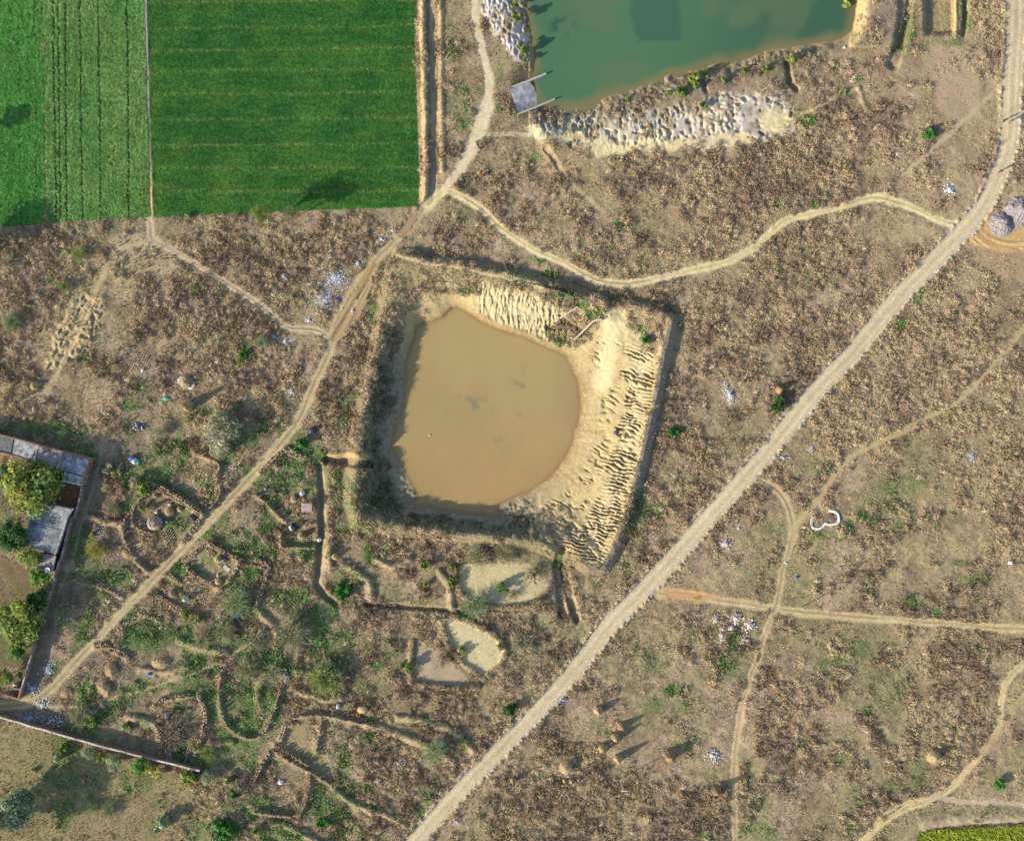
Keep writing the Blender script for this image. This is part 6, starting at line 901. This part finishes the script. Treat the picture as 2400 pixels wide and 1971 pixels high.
# ------------------------------------------------------------------ rubbish, stones, gravel, brushwood
LIT = {k: mat('litter_' + k, c, .7, .2, .1) for k, c in dict(white=A(236, 234, 236), grey=A(186, 182, 188), blue=A(150, 170, 205), pink=A(196, 166, 154), brown=A(150, 130, 110), dark=A(96, 88, 92), tan=A(202, 182, 158)).items()}
def heap(x, y, rx, ry, n, pal, label, name='rubbish_heap', cat='rubbish', sz=(.06, .2), hm=.3, rz=0.0, group='rubbish heaps and scattered litter', stone=False):
    R = random.Random(int(x * 3 + y)); o = W(x, y); mb = MB(); rx *= S; ry *= S
    for i in range(n):
        a = R.uniform(0, 6.283); q = abs(R.gauss(0, .62)); q = min(q, 1.9); xx, yy = rx * q * math.cos(a), ry * q * math.sin(a); xx, yy = xx * math.cos(rz) - yy * math.sin(rz), xx * math.sin(rz) + yy * math.cos(rz); z = float(zat(x + xx / S, y - yy / S)) - o[2] + hm * max(0, 1 - q) * R.uniform(.3, 1); s_ = R.uniform(*sz); mi = R.randrange(len(pal))
        if stone: mb.lathe([(s_, -.05), (s_ * 1.05, s_ * .5), (s_ * .5, s_ * 1.1)], 5, (xx, yy, z), mi, jit=.3, seed=i)
        else: mb.box((xx, yy, z), (s_ * R.uniform(.8, 1.8), s_, s_ * R.uniform(.2, .8)), R.uniform(0, 3.1), mi, R.uniform(.5, 1))
    me = mb.mesh('scraps' if not stone else 'stones', [LIT[p] for p in pal])
    if n < 2: return tag(link('stone', me, None, o), label, 'stone')
    t = empty(name, o); tag(t, label, cat, group); q = link('stones' if stone else 'scraps', me, t); q['kind'] = 'stuff'; return t
WG = ['white', 'grey', 'white', 'tan']
for a in ((786, 652, 34, 30, 620, ['white', 'grey', 'blue', 'tan', 'white'], 'upper half of the big white rubbish heap left of the muddy track'), (762, 702, 32, 34, 680, ['white', 'white', 'grey', 'blue'], 'lower half of the big white rubbish heap beside the purple sheet'), (666, 648, 12, 12, 110, WG, 'round white rubbish patch left of the big heap'), (776, 604, 8, 10, 60, WG, 'small pale rubbish patch above the big heap'), (838, 618, 7, 8, 45, WG, 'small rubbish patch touching the track above the big heap'), (640, 692, 9, 8, 60, ['pink', 'white', 'tan'], 'pinkish rubbish patch above the footpath'), (722, 752, 10, 6, 60, ['white', 'white', 'grey'], 'bright white rubbish just above the footpath junction'), (645, 790, 14, 10, 110, ['blue', 'white', 'grey'], 'bluish rubbish below the footpath bend'), (670, 800, 14, 9, 100, ['white', 'blue', 'grey'], 'white and blue rubbish right of the bluish patch'), (684, 920, 11, 10, 80, ['white', 'grey'], 'white rubbish patch left of the track in dark scrub'), (826, 729, 6, 8, 45, ['white', 'grey', 'pink'], 'small rubbish patch between the two wheel lanes'), (895, 562, 12, 9, 70, WG, 'rubbish strewn left of the muddy puddle'), (920, 540, 14, 7, 50, WG, 'thin rubbish along the track above the muddy puddle'), (650, 985, 14, 8, 50, ['white', 'grey', 'tan'], 'white rubbish beside the brick red patch near the track'),
   (2225, 446, 12, 18, 130, ['white', 'white', 'blue'], 'white rubbish heap near the top of the curvy path', 'rubbish_heap', 'rubbish', (.08, .24), .5, .5), (2102, 360, 7, 6, 30, ['grey', 'white'], 'faint white rubbish in the northern scrub'), (1710, 925, 13, 27, 260, ['white', 'grey', 'grey', 'white'], 'long oval heap of white stones at the end of the thin path', 'stone_heap', 'stones', (.08, .2), .6, .35), (1901, 1053, 9, 9, 70, ['white', 'grey'], 'white rubbish heap on the straw scrub right of the gravel road'), (1836, 1073, 12, 7, 70, ['white', 'tan', 'grey'], 'white rubbish on the edge of the gravel road'), (2278, 1073, 12, 15, 110, ['grey', 'blue', 'white'], 'pale grey rubbish heap in the eastern scrub', 'rubbish_heap', 'rubbish', (.06, .18), .4, -.5), (1672, 1771, 22, 18, 150, ['white', 'grey', 'white'], 'white rubbish heap right of the golden brown stook', 'rubbish_heap', 'rubbish', (.08, .22), .4, -.6), (1322, 1640, 16, 10, 60, ['grey', 'blue', 'white'], 'bluish rubbish on the right edge of the gravel road'), (1730, 1238, 6, 5, 14, ['white'], 'tiny white rubbish on the grass right of the road'), (574, 1388, 10, 10, 40, ['white', 'white', 'grey'], 'white plastic scraps on green weeds below the walled yard'), (115, 1570, 18, 22, 230, ['white', 'grey', 'blue', 'grey'], 'wide bluish white rubbish patch left of the track bend'), (75, 1612, 20, 14, 200, ['white', 'blue', 'grey'], 'rubbish patch right of the roofless brick room'), (100, 1650, 30, 16, 200, WG, 'pale rubbish spread across the track junction'), (65, 1683, 40, 12, 300, ['blue', 'white', 'grey', 'grey'], 'bluish rubbish strip along the upper side of the long wall'), (1070, 1925, 10, 6, 40, ['blue', 'white', 'grey'], 'bluish rubbish right of the gravel road at the bottom'), (375, 1470, 12, 7, 30, ['grey', 'pink', 'white'], 'faint pink grey rubbish above the weedy hollow'), (255, 1410, 24, 10, 40, ['white', 'grey'], 'thin litter specks on the grey ground left of the track'), (240, 1255, 40, 50, 60, ['white', 'grey', 'tan'], 'litter specks on the grey ground right of the yard wall'), (930, 1590, 16, 7, 60, ['tan', 'white', 'tan'], 'pale rubble left of the brown bare patch'), (2290, 865, 9, 6, 24, ['white', 'tan'], 'few white scraps beside the north eastern lane'), (545, 1100, 12, 40, 24, ['white', 'grey'], 'litter specks beside the track near the bent wall'), (1840, 1320, 4, 4, 8, ['white'], 'single white scrap left of the two track fork')):
    heap(*a)
for a in ((1678, 1452, 11, 10, 80, ['tan', 'white', 'pink'], 'upper left cluster of pale stones below the puddled path'), (1724, 1447, 17, 12, 130, ['tan', 'pink', 'white'], 'largest cluster of pale stones below the puddled path'), (1713, 1472, 10, 8, 60, ['tan', 'white'], 'small cluster of pale stones under the largest cluster'), (1757, 1465, 12, 14, 90, ['tan', 'pink', 'white'], 'right hand cluster of pale stones next to the lane'), (1692, 1492, 9, 14, 70, ['tan', 'white', 'pink'], 'lower left cluster of pale stones'), (1744, 1498, 14, 11, 80, ['tan', 'pink', 'brown'], 'lowest cluster of pale stones next to the lane'), (1701, 1274, 14, 12, 110, ['grey', 'pink', 'grey'], 'purplish gravel patch right of the gravel road'), (130, 1687, 17, 12, 240, ['dark', 'grey', 'dark', 'white'], 'dark stone heap against the long boundary wall'), (668, 1582, 11, 17, 70, ['tan', 'grey'], 'grey boulder heap below the wide twiggy bush'), (935, 1790, 12, 18, 90, ['grey', 'tan', 'dark'], 'grey stones in the brown scrub left of the road'), (325, 1000, 18, 12, 120, ['dark', 'grey', 'dark'], 'dark ash and stone heap left of the large grey tree'), (2367, 1313, 4, 6, 1, ['white'], 'single pale boulder in the eastern scrub'), (1443, 1013, 2, 2, 1, ['dark'], 'single dark stone on the pale mud of the pit')):
    heap(*a, name='stone_heap', cat='stones', sz=(.09, .22) if a[4] > 3 else (.3, .4), hm=.4, group='stone heaps', stone=True)
gravm = mat('gravel', A(146, 138, 140), 1, .05, .5, 5, 1.0, col2=A(164, 154, 146))
def mound(x, y, r, h, label, seed, px=0, py=0, sy=1.0):
    n_ = 46; rm = r * S; g = np.linspace(-1.25, 1.25, n_); X, Y = np.meshgrid(g, g); R_ = np.hypot(X - px * .0, Y / sy); a = np.hypot(X - px, (Y - py) / sy)
    hgt = np.clip(1 - .62 * R_ ** 1.0 - .38 * a, -.25, 1) ** 1.0 + .30 * (fbm(X * 10 + seed * 9, Y * 10, 3, 3, 90) - .5) + .14 * (fbm(X * 10, Y * 10, .8, 2, 91) - .5); ang = np.arctan2(Y - py, X - px); hgt += .06 * (np.abs((ang * 5) % 2 - 1) - .5) * np.clip(1 - R_, 0, 1)
    o = W(x, y); V = np.stack([X * rm, Y * rm, np.maximum(hgt, -.15) * h], -1).reshape(-1, 3); ii = (np.arange(n_ - 1)[:, None] * n_ + np.arange(n_ - 1)[None, :]).ravel(); F = np.stack([ii, ii + 1, ii + n_ + 1, ii + n_], -1)
    return tag(link('gravel_heap', npmesh('gravel_heap', V, F, [gravm]), None, o), label, 'gravel heap', 'gravel heaps beside the road')
mound(2346, 528, 31, 1.9, 'rounded purplish gravel heap nearest the gravel road', 1, .12, .2, .95); mound(2388, 497, 36, 2.3, 'larger gravel heap at the right picture edge', 2, .05, .15, 1.0)
stickm = mat('dead_wood', A(158, 130, 106), 1, .03, .3, 5)
def brush(pts, wd, n, label, ln=1.6, r=.035):
    pts = smooth_line(pts, 4); o = W(*pts[0]); R = random.Random(int(pts[0][0])); mb = MB(); k = len(pts)
    for i in range(n):
        j = R.randrange(k - 1); u = R.random(); x = pts[j][0] + (pts[j + 1][0] - pts[j][0]) * u; y = pts[j][1] + (pts[j + 1][1] - pts[j][1]) * u; a = math.atan2(-(pts[j + 1][1] - pts[j][1]), pts[j + 1][0] - pts[j][0]) + R.gauss(0, .22); e = R.uniform(-.5, .5) * wd
        p = W(x, y); h = R.uniform(.05, .5); l_ = ln * R.uniform(.5, 1.1) / 2; c = Vector((p[0] - o[0] - math.sin(a) * e, p[1] - o[1] + math.cos(a) * e, p[2] - o[2] + h)); d = Vector((math.cos(a), math.sin(a), R.uniform(-.12, .12))) * l_; mb.tube(c - d, c + d, r * R.uniform(.7, 1.3), r * .6, 4)
    t = empty('brushwood_pile', o); tag(t, label, 'brushwood', 'piles of brushwood and sticks'); q = link('sticks', mb.mesh('sticks', stickm), t); q['kind'] = 'stuff'
for a in (([(490, 1266), (520, 1278)], 1.4, 46, 'stacked logs beside the track at the top of the walled yard'), ([(520, 1292), (550, 1306), (570, 1314), (612, 1317)], .9, 70, 'long row of brushwood along the upper side of the walled yard'), ([(560, 1326), (590, 1328), (625, 1332)], .6, 40, 'brushwood row below the join of the two walls'), ([(930, 1815), (955, 1845)], 2.0, 50, 'bundle of sticks in the brown scrub left of the gravel road'), ([(965, 1805), (985, 1825), (1005, 1845)], 1.4, 50, 'slanting row of sticks next to the gravel road'), ([(890, 1870), (912, 1885)], 1.2, 34, 'small bundle of sticks near the southern footpath'), ([(938, 1880), (950, 1890)], .9, 22, 'tiny bundle of purple grey sticks near the southern footpath'), ([(640, 1752), (690, 1782), (728, 1800), (765, 1828)], .9, 110, 'brushwood heaped between the rows of the long double wall'), ([(724, 1815), (720, 1860), (700, 1905)], 1.0, 80, 'brushwood leaning on the straight down running wall'), ([(655, 1902), (690, 1925), (700, 1905)], 1.2, 50, 'brushwood at the bottom corner of the straight running wall'), ([(560, 1395), (505, 1405), (495, 1425)], 1.4, 60, 'grey brushwood right of the drying block of cakes'), ([(1135, 1885), (1150, 1870)], 2.0, 46, 'dark brush heap right of the gravel road'), ([(1150, 1930), (1170, 1910)], 2.0, 40, 'spiky dead branches near the bottom right of the gravel road'), ([(1262, 1890), (1290, 1905)], 2.0, 40, 'grey branches lying in the southern scrub'), ([(1915, 1610), (1930, 1640)], 1.2, 30, 'small pile of branches in the south eastern grass'), ([(120, 1010), (150, 1016)], .5, 0, '')):
    if a[2]: brush(*a)

# ------------------------------------------------------------------ poles, people, a motorbike
def pole(x, y, h, label, arm):
    t = empty('utility_pole', W(x, y)); tag(t, label, 'pole', 'utility poles'); mb = MB(); mb.tube((0, 0, -.5), (0, 0, h), .10, .07, 8); link('shaft', mb.mesh('shaft', concm), t)
    if arm: mb = MB(); mb.box((.1, 0, h - .35), (1.1, .12, .12)); link('cross_arm', mb.mesh('cross_arm', whitem), t)
pole(1453, 1825, 7.4, 'tall concrete pole with a white cross arm below the stooks', True); pole(1877, 1423, 3.6, 'short pale pole beside the puddled eastern path', False); pole(36, 104, 2.4, 'thin pale pole leaning in the western crop field', False)
skinm = mat('skin', A(120, 84, 64), .6, .2, .05); hairm = mat('hair', A(34, 30, 30), .8, .1, .1)
def person(x, y, rz, top, leg, label, stride=.22, sit=False):
    t = empty('person', W(x, y), rz); tag(t, label, 'person', None); R = random.Random(int(x)); hp = .45 if sit else .88
    J = {'pel': (0, 0, hp), 'sp': (0, .01, hp + .28), 'ch': (0, .02, hp + .46), 'nk': (0, .03, hp + .60), 'hd': (0, .05, hp + .72), 'hdt': (0, .05, hp + .82), 'ls': (.17, .01, hp + .53), 'le': (.23, -.04, hp + .27), 'lw': (.22, .08, hp + .06), 'lh': (.21, .13, hp - .02), 'rs': (-.17, .01, hp + .53), 're': (-.23, .03, hp + .27), 'rw': (-.22, .14, hp + .08), 'rh': (-.21, .19, hp), 'lp': (.09, 0, hp - .03), 'rp': (-.09, 0, hp - .03)}
    if sit: J.update(lk=(.13, .38, hp + .02), la=(.15, .30, .06), lt=(.16, .44, .04), rk=(-.13, .38, hp + .02), ra=(-.15, .30, .06), rt=(-.16, .44, .04))
    else: J.update(lk=(.09, stride * .6, hp * .52), la=(.09, stride * .7, .07), lt=(.10, stride * .7 + .17, .03), rk=(-.09, -stride * .25, hp * .52), ra=(-.09, -stride, .09), rt=(-.10, -stride + .15, .03))
    RAD = dict(pel=.13, sp=.12, ch=.14, nk=.055, hd=.09, hdt=.075, ls=.065, le=.045, lw=.033, lh=.04, rs=.065, re=.045, rw=.033, rh=.04, lp=.09, rp=.09, lk=.06, la=.042, lt=.038, rk=.06, ra=.042, rt=.038)
    E = [('pel', 'sp'), ('sp', 'ch'), ('ch', 'nk'), ('nk', 'hd'), ('hd', 'hdt'), ('ch', 'ls'), ('ls', 'le'), ('le', 'lw'), ('lw', 'lh'), ('ch', 'rs'), ('rs', 're'), ('re', 'rw'), ('rw', 'rh'), ('pel', 'lp'), ('lp', 'lk'), ('lk', 'la'), ('la', 'lt'), ('pel', 'rp'), ('rp', 'rk'), ('rk', 'ra'), ('ra', 'rt')]
    ks = list(J); me = bpy.data.meshes.new('body'); me.from_pydata([J[k] for k in ks], [(ks.index(a), ks.index(b_)) for a, b_ in E], []); me.materials.append(skinm); ob = link('body', me, t); sk = ob.modifiers.new('skin', 'SKIN'); ob.modifiers.new('smooth', 'SUBSURF').levels = 1; ob.modifiers['smooth'].render_levels = 1
    for i, k in enumerate(ks): me.skin_vertices[0].data[i].radius = (RAD[k], RAD[k])
    me.skin_vertices[0].data[0].use_root = True
    tm_ = mat('shirt', top, .9, .05, .1); lm_ = mat('trousers', leg, .9, .05, .1)
    mb = MB(); mb.lathe([(.17, hp - .16), (.165, hp), (.16, hp + .2), (.185, hp + .42), (.14, hp + .56), (.07, hp + .61)], 10, sy=.78, c=(0, .015, 0))
    for s_, e_, w__ in (('ls', 'le', 'lw'), ('rs', 're', 'rw')): mb.tube(J[s_], J[e_], .085, .065, 7); mb.tube(J[e_], J[w__], .06, .05, 7)
    link('shirt', mb.mesh('shirt', tm_, True), t); mb = MB()
    for p_, k_2, a_ in (('lp', 'lk', 'la'), ('rp', 'rk', 'ra')): mb.tube(J[p_], J[k_2], .11, .085, 8); mb.tube(J[k_2], J[a_], .08, .065, 8)
    link('trousers', mb.mesh('trousers', lm_, True), t); mb = MB(); h_ = J['hd']; mb.lathe([(.095, -.01), (.105, .05), (.09, .11), (.045, .145)], 10, c=(h_[0], h_[1] - .012, h_[2])); link('hair', mb.mesh('hair', hairm, True), t); return t
person(2341, 404, -.5, A(70, 62, 66), A(60, 58, 66), 'person in dark clothes walking on the bend of the gravel road'); person(2351, 285, .1, A(60, 60, 70), A(50, 52, 58), 'person in dark clothes walking on the left edge of the gravel road'); person(2364, 288, .2, A(160, 130, 96), A(140, 118, 92), 'person in tan clothes walking in the middle of the gravel road'); person(1661, 768, 1.2, A(190, 60, 60), A(120, 60, 60), 'person in red standing in the scrub right of the gullied pit'); person(1129, 412, 2.4, A(206, 70, 64), A(190, 80, 70), 'person in bright red clothes crouching in the scrub below the track fork', sit=True)
cloth('bag', [(1138, 408), (1143, 403), (1149, 406), (1146, 411)], .4, pm('navy_cloth', A(70, 76, 110)), 'dark blue cloth bundle beside the crouching person in red', 'bag', 30)
rz = .55; t = empty('motorbike', W(1120, 342), rz); tag(t, 'dark motorbike standing on the pale track near the pond path', 'motorbike'); blackm = mat('tyre_rubber', A(40, 40, 42), .8, .2, .05); chrom = mat('chrome', A(200, 200, 205), .25, .6, .05, metal=.8); redm = mat('dark_paint', A(70, 76, 84), .3, .5, .05)
for y in (-.64, .64):
    wh = link('wheel', None, t, (0, y, .3)); mb = MB(); n_ = 16
    V = []; 
    for i in range(n_):
        a = 6.283 * i / n_
        for k in range(6): b_ = 6.283 * k / 6; rr = .27 + .05 * math.cos(b_); V.append((.05 * math.sin(b_), rr * math.cos(a), rr * math.sin(a)))
    mb.add(V, [(i * 6 + k, i * 6 + (k + 1) % 6, ((i + 1) % n_) * 6 + (k + 1) % 6, ((i + 1) % n_) * 6 + k) for i in range(n_) for k in range(6)]); link('tyre', mb.mesh('tyre', blackm, True), wh); mb = MB(); mb.tube((-.03, 0, 0), (.03, 0, 0), .2, n=12); link('rim', mb.mesh('rim', chrom), wh)
mb = MB(); mb.tube((0, -.6, .32), (0, .1, .45), .04); mb.tube((0, .1, .45), (0, .48, .85), .04); mb.tube((0, .48, .85), (0, .64, .32), .035); mb.box((0, 0, .3), (.24, .4, .28)); link('frame', mb.mesh('frame', blackm), t)
mb = MB(); mb.lathe([(.1, .62), (.17, .68), (.18, .8), (.1, .88)], 10, (0, .22, 0), sy=1.6); link('fuel_tank', mb.mesh('fuel_tank', redm, True), t); mb = MB(); mb.box((0, -.32, .68), (.26, .7, .1), 0, 0, .85); link('saddle', mb.mesh('saddle', blackm), t); mb = MB(); mb.tube((-.36, .42, .98), (.36, .42, .98), .022); mb.tube((0, .48, .85), (0, .42, .98), .025); link('handlebar', mb.mesh('handlebar', chrom), t); mb = MB(); mb.tube((0, .56, .84), (0, .64, .84), .09, .08, 10); link('headlight', mb.mesh('headlight', chrom), t)
def rider():
    t2 = person(1121, 343.5, rz, A(72, 74, 84), A(58, 60, 66), 'rider in dark clothes sitting on the dark motorbike', sit=True); t2.location.z += .28
rider()
t = empty('float_bottle', W(1007, 1020, -2.2)); tag(t, 'tiny pale bottle floating on the brown pond', 'bottle'); mb = MB(); mb.lathe([(.12, -.05), (.16, .06), (.12, .14), (.05, .2)], 8); link('body', mb.mesh('body', wht), t); mb = MB(); mb.lathe([(.045, .2), (.045, .26)], 8); link('cap', mb.mesh('cap', blk), t)
# clods of earth pushed up along the gravel road
clm = mat('clod', instancer=True, var=.2, scale=4)
def lump(seed):
    mb = MB(); mb.lathe([(.9, -.2), (1, .3), (.7, .75), (.25, .95)], 7, jit=.2, seed=seed); return mb.mesh('clod', clm)
VAR['clod'] = [lump(1), lump(2), lump(3)]
xs, ys = [], []
for (x0, y0), (x1, y1) in zip(MAIN_ROAD[:-1], MAIN_ROAD[1:]):
    d = math.hypot(x1 - x0, y1 - y0); nx, ny = -(y1 - y0) / d, (x1 - x0) / d
    for i in range(int(d / 4.2)):
        for sd in (-1, 1):
            x = x0 + (x1 - x0) * RNG.random(); y = y0 + (y1 - y0) * RNG.random() if False else y0 + (y1 - y0) * (x - x0) / (x1 - x0 + 1e-6) if abs(x1 - x0) > 1 else y0 + (y1 - y0) * RNG.random()
            if RNG.random() > (.55 if y > 1300 else .28): continue
            e = (20.5 if y < 420 else 19.0 - 2.5 * (y > 1620)) + 3 + abs(RNG.normal(0, 3.2)); xs.append(x + nx * e * sd); ys.append(y + ny * e * sd)
xs, ys = np.array(xs), np.array(ys); k = (ys > -60) & (ys < 2040) & (gat(pathmask, xs, ys) < .4); xs, ys = xs[k], ys[k]; n_ = len(xs)
cc = blend(np.broadcast_to(np.array(A(190, 166, 118)), (n_, 3)), np.array(A(218, 200, 162)), RNG.random(n_)); cc = blend(cc, np.array(A(176, 168, 166)), (RNG.random(n_) < .2) * .9)
scatter('earth_clods', xs, ys, RNG.uniform(.08, .24, n_), RNG.uniform(.08, .26, n_), cc, 'clod', 'pale earth clods along both edges of the gravel road', dz=-.02)
print('done')
